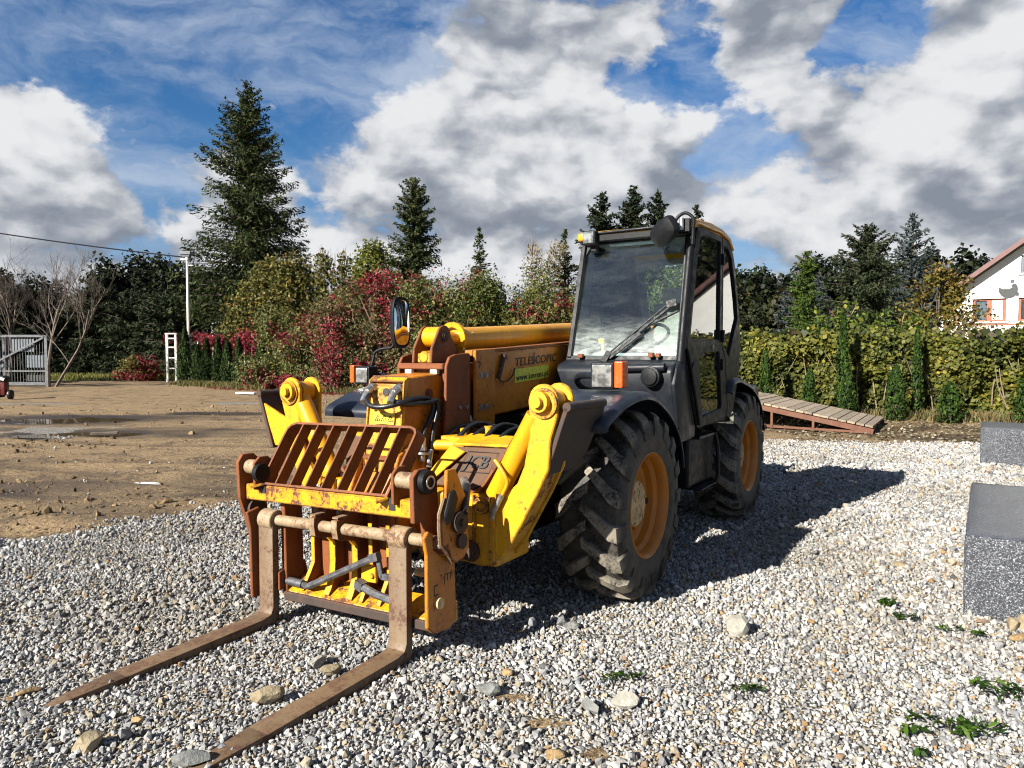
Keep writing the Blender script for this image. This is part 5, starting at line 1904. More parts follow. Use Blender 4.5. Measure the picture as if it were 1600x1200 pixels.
# lower yellow beam and dark gear behind the nose, between the two housings
b = MB()
b.box(-.20, .14, -1.05, -.86, .48, .82)
b.box(-.30, .25, -.86, -.5, .62, 1.03)
b.build('front_cross_beam', M['yellow_worn'], TEL, .01)
b = MB()
b.cyl((-.02, -.93, 1.06), (.30, -.80, 1.06), .035, n=12).cyl((.10, -.75, 1.04), (.10, -.75, 1.16), .028, n=12).cyl((.27, -.72, 1.05), (.27, -.72, 1.18), .030, n=12)
b.box(.02, .20, -.9, -.78, 1.03, 1.12)
b.build('valve_block', M['yellow'], TEL, .004)
b = MB()
for i in range(5):
    x = .02 + .10 * i
    b.tube(sm([(x, -.86, 1.10), (x + .04, -.70, 1.17 + .02 * (i % 2)), (x + .08, -.4, 1.12), (x + .10, .0, 1.0)], 4), .016, 8)
b.build('hose_bundle', M['rubber'], TEL, 0, 1, .8)

# ---------------------------------------------------------------- fork carriage
RC, RA = Vector((-.2, 0, .6)), R(1.5)


def roll(p):
    x, z = p[0] - RC.x, p[2] - RC.z
    return (RC.x + x * math.cos(RA) - z * math.sin(RA), p[1], RC.z + x * math.sin(RA) + z * math.cos(RA))


CAR = MB(roll).box(-.885, .49, -1.69, -1.60, .765, .862)
car = CAR.build('fork_carriage', M['yellow_worn'], TEL, .006)


def cp(name, mat, fn, bevel=.003, smooth=None, parent=None):
    b = MB(roll)
    fn(b)
    return b.build(name, M[mat], parent or car, bevel, 1, smooth)


# slots of the crossbar
cp('slot', 'ink', lambda b: (b.box(-.735, -.700, -1.694, -1.64, .815, .870), b.box(.28, .325, -1.694, -1.64, .800, .866)), 0)
cp('angle_clip', 'yellow_worn', lambda b: (b.prism([(-.80, -1.70, .855), (-.75, -1.76, .852), (-.70, -1.70, .868)], (0, 0, .012)), b.prism([(.20, -1.70, .845), (.25, -1.755, .84), (.285, -1.70, .862)], (0, 0, .012))), 0)
# end plates and upper pins
cp('end_plate', 'primer', lambda b: b.prism(yz(-.915, [(-1.73, .78), (-1.735, 1.0), (-1.70, 1.045), (-1.62, 1.045), (-1.55, .98), (-1.52, .60), (-1.66, .56)]), (.028, 0, 0)))
cp('end_plate', 'primer', lambda b: b.prism(yz(.494, [(-1.775, .765), (-1.775, 1.0), (-1.735, 1.035), (-1.66, 1.035), (-1.58, .98), (-1.56, .60), (-1.68, .60), (-1.70, .765)]), (.028, 0, 0)))
cp('inner_plate', 'primer', lambda b: b.prism(yz(.33, [(-1.73, .84), (-1.73, 1.0), (-1.69, 1.035), (-1.63, 1.035), (-1.56, .98), (-1.54, .80)]), (.02, 0, 0)))
cp('inner_plate', 'primer', lambda b: (b.prism(yz(-.765, [(-1.73, .84), (-1.73, 1.0), (-1.69, 1.035), (-1.63, 1.035), (-1.56, .98), (-1.54, .80)]), (.02, 0, 0)),))
cp('upper_pin', 'rust', lambda b: b.cyl((.352, -1.68, .965), (.494, -1.68, .965), .045, n=20), 0, .6)
cp('upper_pin', 'rust', lambda b: b.cyl((-.887, -1.66, .965), (-.765, -1.66, .965), .045, n=20), 0, .6)
cp('pin_bush', 'plastic', lambda b: b.cyl((.522, -1.69, .968), (.56, -1.69, .968), .062, n=24), 0, .6)
cp('bush_ring', 'steel', lambda b: b.lathe([(0, .026), (0, .036), (.008, .036), (.008, .026)], (.560, -1.69, .968), (1, 0, 0), 24), 0, .6)
cp('pin_bush', 'plastic', lambda b: b.cyl((-.745, -1.70, .94), (-.71, -1.70, .94), .055, n=24), 0, .6)
cp('roller', 'dark_rust', lambda b: b.cyl((-.945, -1.62, .70), (-.86, -1.62, .70), .065, n=20), 0, .6)

# grille guard: flat bars on edge
G0, G1 = (-1.70, .872), (-1.50, 1.235)       # (y, z) of the foot and of the top
def gp(l, t, d=0.0):
    y, z = G0[0] + (G1[0] - G0[0]) * t, G0[1] + (G1[1] - G0[1]) * t
    ln = math.hypot(G1[0] - G0[0], G1[1] - G0[1])
    return Vector((l, y + d * (G1[1] - G0[1]) / ln, z - d * (G1[0] - G0[0]) / ln))


def gslat(b, l0, l1, t0, t1, th, dep=.075):
    a, c = gp(l0, t0), gp(l1, t1)
    a2, c2 = gp(l0, t0, dep), gp(l1, t1, dep)
    b.prism([a, c, c2, a2], (th, 0, 0))


gb = MB(roll)
path = [(-.745, 0)] + [(-.690 + .06 - .06 * math.cos(R(a)), .90 + .10 * math.sin(R(a))) for a in (0, 30, 60, 90)] + [(.315 - .06 + .06 * math.sin(R(a)), .90 + .10 * math.cos(R(a))) for a in (0, 30, 60, 90)] + [(.275, 0)]
path = [(-.745, 0.0), (-.700, .80), (-.690, .90), (-.665, .965), (-.625, 1.0), (.285, 1.0), (.325, .965), (.340, .90), (.335, .80), (.275, 0.0)]
for i in range(len(path) - 1):
    (l0, t0), (l1, t1) = path[i], path[i + 1]
    d = Vector((l1 - l0, 0, (t1 - t0) * .41)).normalized()
    n = Vector((-d.z, 0, d.x)) * .014
    n = Vector((n.x, n.z * .48, n.z * .88))
    gb.prism([gp(l0, t0), gp(l1, t1), gp(l1, t1, .085), gp(l0, t0, .085)], -n)
gb.prism([gp(-.745, 0), gp(.275, 0), gp(.275, 0, .085), gp(-.745, 0, .085)], (0, .005, .012))
grille = gb.build('load_guard', M['primer'], car, 0)
for i in range(7):
    f = (i + 1) / 8.0
    b = MB(roll)
    gslat(b, -.745 + f * 1.02, -.695 + f * 1.032, 0.01, .985, .012)
    b.build('slat', M['primer'], grille, .002)

# fork shaft
cp('fork_shaft', 'rust', lambda b: b.cyl((-.80, -1.645, .648), (.585, -1.645, .648), .033, n=20), 0, .6)

# hook plates and ribs
for l, w in ((-.325, .042), (-.145, .042)):
    pf = [(-1.685, .60), (-1.695, .66), (-1.69, .705), (-1.61, .715), (-1.54, .80), (-1.43, .80), (-1.43, .24), (-1.60, .225), (-1.575, .265), (-1.545, .33), (-1.535, .42), (-1.535, .53), (-1.565, .565), (-1.64, .58)]
    hp = cp('hook_plate', 'primer', lambda b, l=l, w=w, pf=pf: b.prism(yz(l, pf), (w, 0, 0)), .003)
    ed = [(-1.60, .228), (-1.577, .265), (-1.547, .33), (-1.537, .42), (-1.537, .53), (-1.567, .567)]
    def edge(b, l=l, w=w, ed=ed):
        for (y0, z0), (y1, z1) in zip(ed[:-1], ed[1:]):
            b.prism([(l - .001, y0, z0), (l + w + .001, y0, z0), (l + w + .001, y1, z1), (l - .001, y1, z1)], (0, -.006, 0))
    cp('front_edge', 'yellow', edge, 0, None, hp)
    def hook(b, l=l, w=w):
        for (y0, z0), (y1, z1) in (((-1.642, .582), (-1.687, .60)), ((-1.687, .60), (-1.697, .66)), ((-1.697, .66), (-1.692, .705))):
            b.prism([(l - .001, y0, z0), (l + w + .001, y0, z0), (l + w + .001, y1, z1), (l - .001, y1, z1)], (0, -.006, -.001))
        b.box(l - .001, l + w + .001, -1.69, -1.61, .712, .722)
    cp('hook_edge', 'rust', hook, 0, None, hp)
for l, w in ((-.520, .026), (-.045, .026), (.09, .026)):
    pf = [(-1.50, .76), (-1.44, .78), (-1.44, .25), (-1.60, .225), (-1.55, .30), (-1.50, .38)]
    rb = cp('back_rib', 'primer', lambda b, l=l, w=w, pf=pf: b.prism(yz(l, pf), (w, 0, 0)), .003)
    def edge2(b, l=l, w=w):
        for (y0, z0), (y1, z1) in (((-1.60, .228), (-1.552, .30)), ((-1.552, .30), (-1.502, .38)), ((-1.502, .38), (-1.502, .66))):
            b.prism([(l - .001, y0, z0), (l + w + .001, y0, z0), (l + w + .001, y1, z1), (l - .001, y1, z1)], (0, -.006, 0))
    cp('front_edge', 'yellow', edge2, 0, None, rb)
cp('back_plate', 'primer', lambda b: b.box(-.53, .12, -1.455, -1.431, .22, .80), .003)
cp('hanger_bar', 'rust', lambda b: (b.cyl((-.41, -1.56, .70), (-.41, -1.53, .80), .022, n=10), b.cyl((-.22, -1.56, .70), (-.22, -1.53, .80), .022, n=10)), 0, .6)
cp('side_post', 'primer', lambda b: (b.box(-.66, -.62, -1.62, -1.48, .20, .78), b.box(.44, .49, -1.60, -1.48, .18, .78)), .004)
# lower beam: wedge with a worn front edge
def lower(b):
    b.prism(yz(-.625, [(-1.615, .170), (-1.615, .212), (-1.50, .275), (-1.45, .285), (-1.45, .17), (-1.56, .16)]), (1.17, 0, 0))
cp('lower_beam', 'yellow_worn', lower, .006)
cp('wear_strip', 'dark_rust', lambda b: b.box(-.63, .548, -1.640, -1.6153, .160, .212), .006)
# small brackets, link rods
cp('pivot_bracket', 'primer', lambda b: b.prism(yz(-.66, [(-1.66, .22), (-1.66, .33), (-1.60, .36), (-1.45, .36), (-1.42, .22)]), (.022, 0, 0)))
cp('link_rod', 'grey_rod', lambda b: (b.cyl((-.66, -1.60, .268), (-.50, -1.60, .262), .026, n=12), b.cyl((-.50, -1.60, .262), (-.43, -1.62, .262), .018, n=10)), 0, .6)
cp('link_rod', 'grey_rod', lambda b: (b.tube([(-.44, -1.615, .262), (.070, -1.60, .492)], .021, 10), b.obox((.085, -1.60, .500), (.03, 0, .01), (0, .02, 0), (-.006, 0, .022))), 0, .6)
cp('crank_arm', 'grey_rod', lambda b: (b.bar((.098, -1.59, .505), (.125, -1.59, .385), .030, .02, (0, 1, 0)), b.box(.12, .24, -1.60, -1.57, .375, .41)), .003)
cp('yellow_tab', 'yellow', lambda b: (b.box(-.06, .052, -1.562, -1.54, .335, .435), b.cyl((.028, -1.575, .375), (.028, -1.55, .375), .014, n=10)), .003)
cp('link_rod', 'grey_rod', lambda b: (b.tube([(-.02, -1.60, .318), (.10, -1.61, .292), (.24, -1.61, .272)], .023, 10), b.obox((-.03, -1.60, .325), (.025, 0, -.01), (0, .025, 0), (.006, 0, .024))), 0, .6)

# side plate towards the wheel, with links and pins
sp_ = [(-1.745, .225), (-1.735, .60), (-1.755, .69), (-1.72, .72), (-1.68, .70), (-1.685, .62), (-1.62, .575), (-1.545, .555), (-1.50, .62), (-1.50, .20), (-1.56, .165), (-1.70, .185)]
cp('carriage_side_plate', 'shaded_yellow', lambda b: b.prism(yz(.545, sp_), (.024, 0, 0)), .004)
cp('carriage_side_plate', 'primer', lambda b: b.prism(yz(-.80, [(-1.73, .17), (-1.73, .60), (-1.75, .70), (-1.66, .72), (-1.62, .60), (-1.60, .17)]), (-.024, 0, 0)), .004)
sp2 = [(-1.66, .64), (-1.665, .79), (-1.62, .86), (-1.60, 1.02), (-1.53, 1.02), (-1.44, .86), (-1.42, .58), (-1.47, .53), (-1.54, .52), (-1.585, .55), (-1.60, .60)]
cp('link_plate', 'shaded_yellow', lambda b: b.prism(yz(.585, sp2), (.024, 0, 0)), .004)
cp('link_rim', 'rust', lambda b: b.tube([(.598, y - .004, z) for y, z in ((-1.62, .88), (-1.665, .80), (-1.668, .72), (-1.662, .64), (-1.62, .60), (-1.585, .55), (-1.575, .525))], .010, 6), 0, .6)
cp('link_strap', 'plastic', lambda b: b.prism([(.625, y, z) for y, z in ((-1.675, .80), (-1.62, .915), (-1.58, .92), (-1.555, .87), (-1.61, .76), (-1.66, .745))], (.022, 0, 0)), .008)
cp('link_pin', 'dark_rust', lambda b: (b.cyl((.57, -1.525, .735), (.640, -1.525, .735), .058, n=22), b.cyl((.63, -1.525, .735), (.655, -1.525, .735), .020, n=10), b.cyl((.57, -1.505, .63), (.63, -1.505, .63), .042, n=8)), 0, .5)
cp('locking_pin', 'steel', lambda b: b.cyl((.55, -1.655, .635), (.60, -1.655, .635), .018, n=12), 0, .6)
cp('stop_bolt', 'cream', lambda b: (b.cyl((.52, -1.66, .335), (.59, -1.66, .335), .030, n=16), b.cyl((.30, -1.5, .42), (.54, -1.5, .42), .022, n=10)), 0, .6)
put = roll
def worn_mark(b):
    for i, (y, z) in enumerate(((-1.60, .445), (-1.575, .455), (-1.55, .452), (-1.535, .462))):
        b.box(.5692, .5705, y, y + .006, z - .03 + .004 * i, z + .012)
    b.box(.5692, .5705, -1.60, -1.535, .462, .468)
    b.box(.5692, .5705, -1.69, -1.655, .425, .432)
    b.box(.5692, .5705, -1.69, -1.655, .375, .382)
    b.box(.5692, .5705, -1.69, -1.684, .375, .432)
cp('worn_marking', 'ink', worn_mark, 0)
# hydraulic hose from the link to the frame
MB().tube(sm([(.63, -1.50, .80), (.60, -1.44, .86), (.55, -1.36, .905), (.48, -1.28, .92), (.42, -1.2, .90)], 4), .022, 10).build('carriage_hose', M['rubber'], car, 0, 1, .8)
MB().cyl((.535, -1.345, .915), (.46, -1.26, .925), .024, n=12).build('hose_collar', M['steel'], car, 0, 1, .6)

# fork tines
for (l0, l1) in ((-.775, -.650), (.268, .393)):
    b = MB()
    shank = [(-1.705, .655), (-1.655, .665), (-1.635, .60), (-1.635, .055), (-1.66, .012), (-1.70, .004), (-2.30, .004), (-2.945, .006), (-2.955, .016), (-2.93, .024), (-2.2, .05), (-1.76, .058), (-1.705, .075), (-1.69, .11)]
    n = 7
    vs = []
    ys = [(-1.645, -1.69), ]
    b.prism(yz(l0, [(-1.692, .655), (-1.645, .655), (-1.645, .045), (-1.672, .006), (-1.70, .003), (-2.60, .003), (-2.60, .0375), (-1.765, .058), (-1.71, .072), (-1.692, .11)]), (l1 - l0, 0, 0))
    c, hw = (l0 + l1) / 2, (l1 - l0) / 2
    # tapering tip
    secs = [(-2.6, hw, .0375), (-2.78, hw * .80, .030), (-2.90, hw * .56, .022), (-2.945, hw * .36, .015), (-2.955, hw * .2, .010)]
    vs, fs = [], []
    for (y, w, t) in secs:
        vs += [(c - w, y, .003), (c + w, y, .003), (c + w, y, t), (c - w, y, t)]
    for i in range(len(secs) - 1):
        for m in range(4):
            a, d = i * 4 + m, i * 4 + (m + 1) % 4
            fs.append((a, d, d + 4, a + 4))
    fs += [(3, 2, 1, 0), tuple(len(vs) - 4 + i for i in range(4))]
    b.add(vs, fs)
    t = b.build('fork_tine', M['tine'], TEL, .006, 2, .5)
    z = .648 + (c + .2) * math.sin(RA)
    MB().cyl((l0 + .004, -1.648, z), (l1 - .004, -1.648, z), .062, n=24).build('tine_eye', M['rust'], t, .004, 1, .6)

# ---------------------------------------------------------------- cab
CL = 1.08          # outer face of the cab's left wall


def P3(pts, x=CL):
    return [(x, a, c) for a, c in pts]


cab = MB()
# floor, rear wall frame
cab.box(.10, 1.04, .95, 2.10, 1.03, 1.09)
cabo = cab.build('cab', M['cabblack'], TEL, .01)
W1 = [(.905, 1.765), (1.09, 2.50), (1.135, 2.57), (1.20, 2.60), (1.40, 2.615), (1.70, 2.615), (1.715, 2.60), (1.715, 1.785), (1.70, 1.77)]
W3 = [(1.13, 1.60), (1.30, 1.655), (1.70, 1.665), (1.715, 1.645), (1.80, 1.19), (1.785, 1.165), (1.245, 1.125), (1.225, 1.14)]
DOOR = [(.765, 1.705), (1.055, 2.645), (1.20, 2.668), (1.755, 2.665), (1.765, 2.3), (1.790, 1.70), (1.90, 1.60), (1.985, 1.15), (1.93, 1.07), (1.12, 1.045), (1.085, 1.065), (.90, 1.40)]
W2 = [(1.815, 2.60), (1.96, 2.585), (2.07, 2.52), (2.15, 2.38), (2.255, 2.16), (2.315, 1.98), (2.02, 1.62), (1.845, 1.72), (1.82, 1.80)]
REAR = [(1.768, 2.665), (1.98, 2.650), (2.13, 2.565), (2.215, 2.42), (2.31, 2.20), (2.385, 1.97), (2.43, 1.74), (2.40, 1.5), (2.20, 1.12), (2.05, 1.06), (1.945, 1.085), (2.00, 1.15), (1.915, 1.60), (1.805, 1.70), (1.778, 2.3)]
door = MB().holed(P3(DOOR, 1.035), [P3(W1, 1.035), P3(W3, 1.035)], (.045, 0, 0)).build('cab_door', M['cabblack'], cabo, .005)
MB().prism(P3(W1, 1.055), (.006, 0, 0)).build('upper_pane', M['glass'], door)
MB().prism(P3(W3, 1.055), (.006, 0, 0)).build('lower_pane', M['glass'], door)
b = MB()
b.box(1.081, 1.105, 1.755, 1.80, 1.745, 1.855)
b.box(1.081, 1.10, 1.755, 1.795, 2.42, 2.52)
b.box(1.081, 1.10, 1.76, 1.80, 1.50, 1.60)
b.build('hinge', M['plastic'], door, .006, 2)
b = MB()
b.tube(sm([(1.09, .80, 1.68), (1.095, .96, 1.36), (1.095, 1.10, 1.075)], 4), .014, 8)
b.build('door_seal', M['plastic'], door, 0, 1, .8)
MB().cyl((1.078, 1.50, 1.705), (1.092, 1.50, 1.705), .017, n=12).build('door_lock', M['steel'], door, 0, 1, .6)
b = MB()
b.cyl((1.05, 1.02, 1.50), (1.088, 1.02, 1.50), .085, n=20)
b.build('door_stop', M['plastic'], door, 0, 1, .6)
rp_ = MB().holed(P3(REAR, 1.035), [P3(W2, 1.035)], (.045, 0, 0)).build('rear_quarter_frame', M['cabblack'], cabo, .005)
MB().prism(P3(W2, 1.055), (.006, 0, 0)).build('quarter_pane', M['glass'], rp_)
# right wall
FR = [(.74, 1.62), (1.03, 2.64), (1.9, 2.66), (2.13, 2.565), (2.31, 2.2), (2.40, 1.9), (2.40, 1.05), (.95, 1.05)]
WR = [(1.02, 1.72), (1.20, 2.55), (1.85, 2.57), (2.04, 2.5), (2.2, 2.15), (2.28, 1.8), (2.2, 1.72)]
rw = MB().holed(P3(FR, .085), [P3(WR, .085)], (.04, 0, 0)).build('right_wall', M['cabblack'], cabo, .005)
MB().prism(P3(WR, .100), (.006, 0, 0)).build('side_pane', M['glass'], rw)
# rear wall with its window (slopes a little)
def rz(x, z):
    return (x, 2.42 - (z - 1.8) * .36 if z > 1.8 else 2.42, z)
MB().holed([rz(.13, 1.8), rz(.13, 2.6), rz(1.03, 2.6), rz(1.03, 1.8)], [[rz(.20, 1.86), rz(.20, 2.42), rz(.26, 2.5), rz(.90, 2.5), rz(.96, 2.42), rz(.96, 1.86)]], (0, -.03, 0)).build('rear_window_frame', M['interior'], cabo, .003)
MB().prism([rz(.20, 1.86), rz(.20, 2.50), rz(.96, 2.50), rz(.96, 1.86)], (0, -.005, 0)).build('rear_pane', M['glass'], cabo)
MB().box(.13, 1.03, 2.30, 2.34, 1.09, 1.80).build('rear_wall', M['interior'], cabo, .004)
# windscreen in a sloping black frame
def ws(x, t):
    return Vector((x, .745 + .30 * t, 1.612 + .985 * t))
SO = [ws(.100, 0), ws(.120, 1), ws(1.005, 1), ws(1.028, 0)]
SO = [ws(.078, -.02), ws(.098, 1.02), ws(1.035, 1.02), ws(1.062, -.02)]
SI = [ws(.112, .02), ws(.128, .88), ws(.165, .955), ws(.22, .975), ws(.985, .985), ws(1.018, .02)]
wsf = MB().holed(SO, [SI], (0, .045, 0)).build('windscreen_frame', M['cabblack'], cabo, .004)
MB().prism([p + Vector((0, .018, 0)) for p in (ws(.108, .012), ws(.122, .99), ws(1.0, .99), ws(1.022, .012))], (0, .005, 0)).build('windscreen', M['screen'], cabo)
# front corner post
b = MB()
b.prism([(1.035, .735, 1.60), (1.035, 1.04, 2.62), (1.035, 1.15, 2.66), (1.035, .82, 1.60)], (.045, 0, 0))
b.tube([(1.058, .720, 1.575), (1.040, 1.02, 2.58)], .030, 12)
b.build('corner_post', M['cabblack'], cabo, .006, 2)
# hinges and catches along the windscreen foot
b = MB()
b.box(.20, .245, .705, .745, 1.612, 1.645)
b.box(.81, .85, .70, .745, 1.618, 1.655)
b.box(.87, .905, .70, .745, 1.618, 1.650)
b.build('screen_catch', M['primer'], cabo, .004)
# roof: dark rim and yellow cap
RFo = [(.98, 2.615), (.985, 2.655), (1.03, 2.685), (1.4, 2.712), (1.75, 2.708), (1.98, 2.672), (2.14, 2.575), (2.10, 2.55), (1.95, 2.63), (1.7, 2.66), (1.05, 2.635)]
b = MB()
b.prism([(.10, y, z) for y, z in RFo], (.965, 0, 0))
roof = b.build('cab_roof', M['yellow'], cabo, .018, 3, .5)
b = MB()
top = [(.955, 2.63), (.960, 2.665), (1.02, 2.705), (1.4, 2.732), (1.75, 2.728), (1.99, 2.690), (2.15, 2.59), (2.10, 2.58), (1.96, 2.655), (1.72, 2.685), (1.06, 2.668)]
b.prism([(.985, y, z) for y, z in top], (.108, 0, 0))
b.box(.075, .15, .95, 1.02, 2.60, 2.668)
b.build('roof_edge', M['cyl_yellow'], roof, .016, 3, .5)
b = MB()
b.box(.12, 1.05, .965, 1.06, 2.588, 2.640)
b.tube([(.13, .972, 2.655), (1.02, .972, 2.665)], .014, 8)
b.build('roof_front_beam', M['cabblack'], roof, .008, 2)
MB().box(.125, 1.035, 1.062, 2.0, 2.585, 2.612).build('head_lining', M['interior'], roof, .006)
MB().cyl((.58, 1.45, 2.57), (.58, 1.45, 2.584), .13, n=24).build('roof_vent', M['plastic'], roof, 0, 1, .6)
MB().box(.30, .72, 1.10, 1.16, 2.56, 2.584).build('sun_visor', M['dash'], roof, .004)
# interior
b = MB()
b.prism([(.135, y, z) for y, z in ((.80, 1.35), (.80, 1.56), (.87, 1.60), (1.08, 1.655), (1.13, 1.62), (1.13, 1.35))], (.89, 0, 0))
b.build('dashboard', M['dash'], cabo, .012, 2)
b = MB()
b.box(.36, .84, 1.52, 1.98, 1.42, 1.55)
b.box(.38, .82, 1.94, 2.06, 1.55, 2.12)
b.box(.46, .74, 1.95, 2.03, 2.12, 2.26)
b.build('driver_seat', M['seat'], cabo, .035, 3, .6)
b = MB()
wc, wa = Vector((.60, 1.22, 1.80)), Vector((0, -.55, .83))
x_, y_, z_ = frame_of(wa)
b.tube([wc + (x_ * math.cos(2 * math.pi * i / 28) + y_ * math.sin(2 * math.pi * i / 28)) * .185 for i in range(28)], .014, 8, True)
for i in range(3):
    a = 2 * math.pi * i / 3 + .5
    b.tube([wc, wc + (x_ * math.cos(a) + y_ * math.sin(a)) * .18], .010, 6)
b.tube([wc, wc - wa.normalized() * .28], .035, 10)
b.build('steering_wheel', M['plastic'], cabo, 0, 1, .6)
b = MB()
b.tube([(.30, 1.0, 1.64), (.29, .99, 1.74)], .012, 8)
b.tube([(.29, .99, 1.735), (.285, .985, 1.775)], .026, 10)
b.build('control_lever', M['warn'], cabo, 0, 1, .8)
b = MB()
b.tube(sm([(.22, 1.62, 1.1), (.22, 1.6, 1.5), (.24, 1.5, 1.72)], 3), .016, 8)
b.build('joystick', M['plastic'], cabo, 0, 1, .8)

# wiper pair parked across the windscreen
def wp(px, t, d=.02):
    p = ws(px, t)
    return p + Vector((0, -d, 0))
b = MB()
b.bar(wp(.985, .44, .03), wp(.905, .425, .035), .06, .014, (0, -1, .3))
b.bar(wp(.965, .43, .03), wp(.475, .01, .035), .016, .012, (0, -1, .3))
b.bar(wp(.93, .44, .03), wp(.445, .015, .035), .012, .012, (0, -1, .3))
b.build('wiper_arm', M['plastic'], cabo, .002)
b = MB()
b.bar(wp(.62, .185, .018), wp(1.0, .37, .018), .014, .02, (0, -1, .3))
b.bar(wp(.475, .05, .028), wp(.44, -.035, .04), .05, .03, (0, -1, .3))
b.bar(wp(.72, .20, .03), wp(.48, .0, .03), .030, .015, (0, -1, .3))
b.build('wiper_blade', M['plastic'], cabo, .002)

# black body below the windscreen
b = MB()
b.prism(P3([(.56, 1.40), (.565, 1.520), (.60, 1.560), (.74, 1.600), (.95, 1.600), (.95, .98), (.70, .98)], .07), (.985, 0, 0))
cowl = b.build('front_cowl', M['black'], cabo, .02, 3, .5)
b = MB()
b.prism(P3([(.56, 1.42), (.62, 1.545), (.735, 1.62), (.80, 1.66), (.89, 1.40), (1.07, 1.05), (1.06, .985), (.88, .97), (.70, .97)], 1.04), (.036, 0, 0))
b.build('side_cowl', M['black'], cabo, .012, 2, .5)
b = MB()
b.tube([(.62, .552, 1.535), (1.0, .552, 1.545)], .032, 14)
b.build('cowl_lip', M['black'], cowl, 0, 1, .8)
b = MB()
b.cyl((.905, .575, 1.475), (.90, .505, 1.475), .078, n=28).cyl((.90, .505, 1.475), (.898, .488, 1.475), .064, n=28)
b.build('round_cap', M['plastic'], cowl, .01, 2, .6)

# steps, tank and frame side
b = MB()
b.box(.62, .985, 1.18, 1.90, .52, .955)
b.build('step_box', M['cabblack'], TEL, .03, 3, .6)
b = MB()
b.box(.98, 1.04, 1.30, 1.74, .93, .955)
b.box(.92, 1.06, 1.30, 1.74, .50, .515)
b.build('step_tread', M['black'], TEL, .006, 2)
b = MB()
b.tube(sm([(1.03, 1.78, .95), (1.05, 1.80, .8), (1.05, 1.80, .55), (1.0, 1.78, .47), (.85, 1.75, .46)], 4), .018, 10)
b.build('step_bracket', M['black'], TEL, 0, 1, .8)

# fenders
def fender(name, prof, x0, x1, th=.018, lip=.05):
    b = MB()
    n = len(prof)
    pr = [Vector((0, a, c)) for a, c in sm([(a, c, 0) for a, c in prof], 4) for _ in (0,)] if False else [Vector((0, p.x, p.y)) for p in sm([(a, c, 0) for a, c in prof], 5)]
    inn = []
    for i, p in enumerate(pr):
        t = (pr[min(i + 1, len(pr) - 1)] - pr[max(i - 1, 0)]).normalized()
        nn = Vector((0, t.z, -t.y))
        if nn.z > 0 and abs(nn.z) > .3:
            nn = -nn
        inn.append((p, nn))
    N = len(pr)
    # cross-section: flat top with a rounded outer edge turned down
    cs = [(x0, 0.0), (x1 - .06, 0.0), (x1 - .025, .010), (x1 - .006, .028), (x1, .055), (x1 - .014, .055), (x1 - .03, .036), (x1 - .065, th), (x0, th)]
    vs, fs = [], []
    for p, nn in inn:
        for (x, d) in cs:
            vs.append((x, p.y + nn.y * d, p.z + nn.z * d))
    K = len(cs)
    for i in range(N - 1):
        for k in range(K):
            a, c = i * K + k, i * K + (k + 1) % K
            fs.append((a, c, c + K, a + K))
    fs += [tuple(range(K)), tuple((N - 1) * K + i for i in reversed(range(K)))]
    b.add(vs, fs)
    return b.build(name, M['fender'], TEL, 0, 1, .6)


FP = [(-.80, 1.19), (-.785, 1.255), (-.62, 1.325), (-.45, 1.372), (-.20, 1.402), (.02, 1.385), (.25, 1.305), (.45, 1.19), (.59, 1.06), (.67, .93), (.70, .80)]
f = fender('front_fender', FP, .60, 1.125)
MB().box(.58, .602, -.76, .62, 1.16, 1.30).build('fender_inner', M['fender'], f, .01)
FPr = [(y, z) for y, z in FP]
b = fender('front_fender', FPr, -1.125, -.62)
for v in b.data.vertices:
    v.co.x = -1.165 + (-.62 - v.co.x) if False else v.co.x
RP = [(1.98, 1.30), (2.05, 1.405), (2.25, 1.432), (2.5, 1.400), (2.80, 1.335), (3.05, 1.23), (3.23, 1.10), (3.33, .97), (3.375, .84)]
fender('rear_fender', RP, .62, 1.125)
fender('rear_fender', RP, -1.125, -.62)

# ---------------------------------------------------------------- road lamps, work lamp, mirrors
def road_lamp(x0, x1, xi0, xi1, y, z0, z1):
    b = MB()
    b.box(x0, x1, y, y + .11, z0, z1)
    hd = b.build('headlight', M['plastic'], TEL, .012, 2)
    MB().box(x0 + .014, x1 - .014, y - .012, y + .004, z0 + .014, z1 - .014).build('lens', M['lens'], hd, .008, 2)
    MB().box(xi0, xi1, y - .01, y + .09, z0 + .012, z1 + .008).build('indicator', M['amber'], hd, .008, 2)
    return hd


road_lamp(.795, .962, .968, 1.026, -.30, 1.415, 1.590)
road_lamp(-1.300, -1.150, -1.352, -1.306, -.30, 1.400, 1.545)
b = MB()
b.tube(sm([(.42, .50, 1.36), (.44, .30, 1.40), (.50, .10, 1.455), (.62, -.08, 1.495), (.80, -.20, 1.50)], 5), .024, 10)
b.build('lamp_bracket', M['black'], TEL, 0, 1, .8)
b = MB()
b.tube(sm([(-1.20, -.20, 1.47), (-1.05, -.12, 1.44), (-.85, .0, 1.37), (-.70, .1, 1.30)], 5), .03, 10)
b.box(-1.2, -.95, -.2, -.05, 1.38, 1.44)
b.build('lamp_bracket', M['black'], TEL, 0, 1, .8)
# work lamp on the roof corner
b = MB()
b.box(.145, .262, .900, .985, 2.555, 2.675)
b.box(.19, .25, .96, 1.02, 2.50, 2.57)
wl = b.build('work_lamp', M['plastic'], cabo, .012, 2)
MB().box(.153, .250, .893, .902, 2.567, 2.665).build('lens', M['lens'], wl, .004)

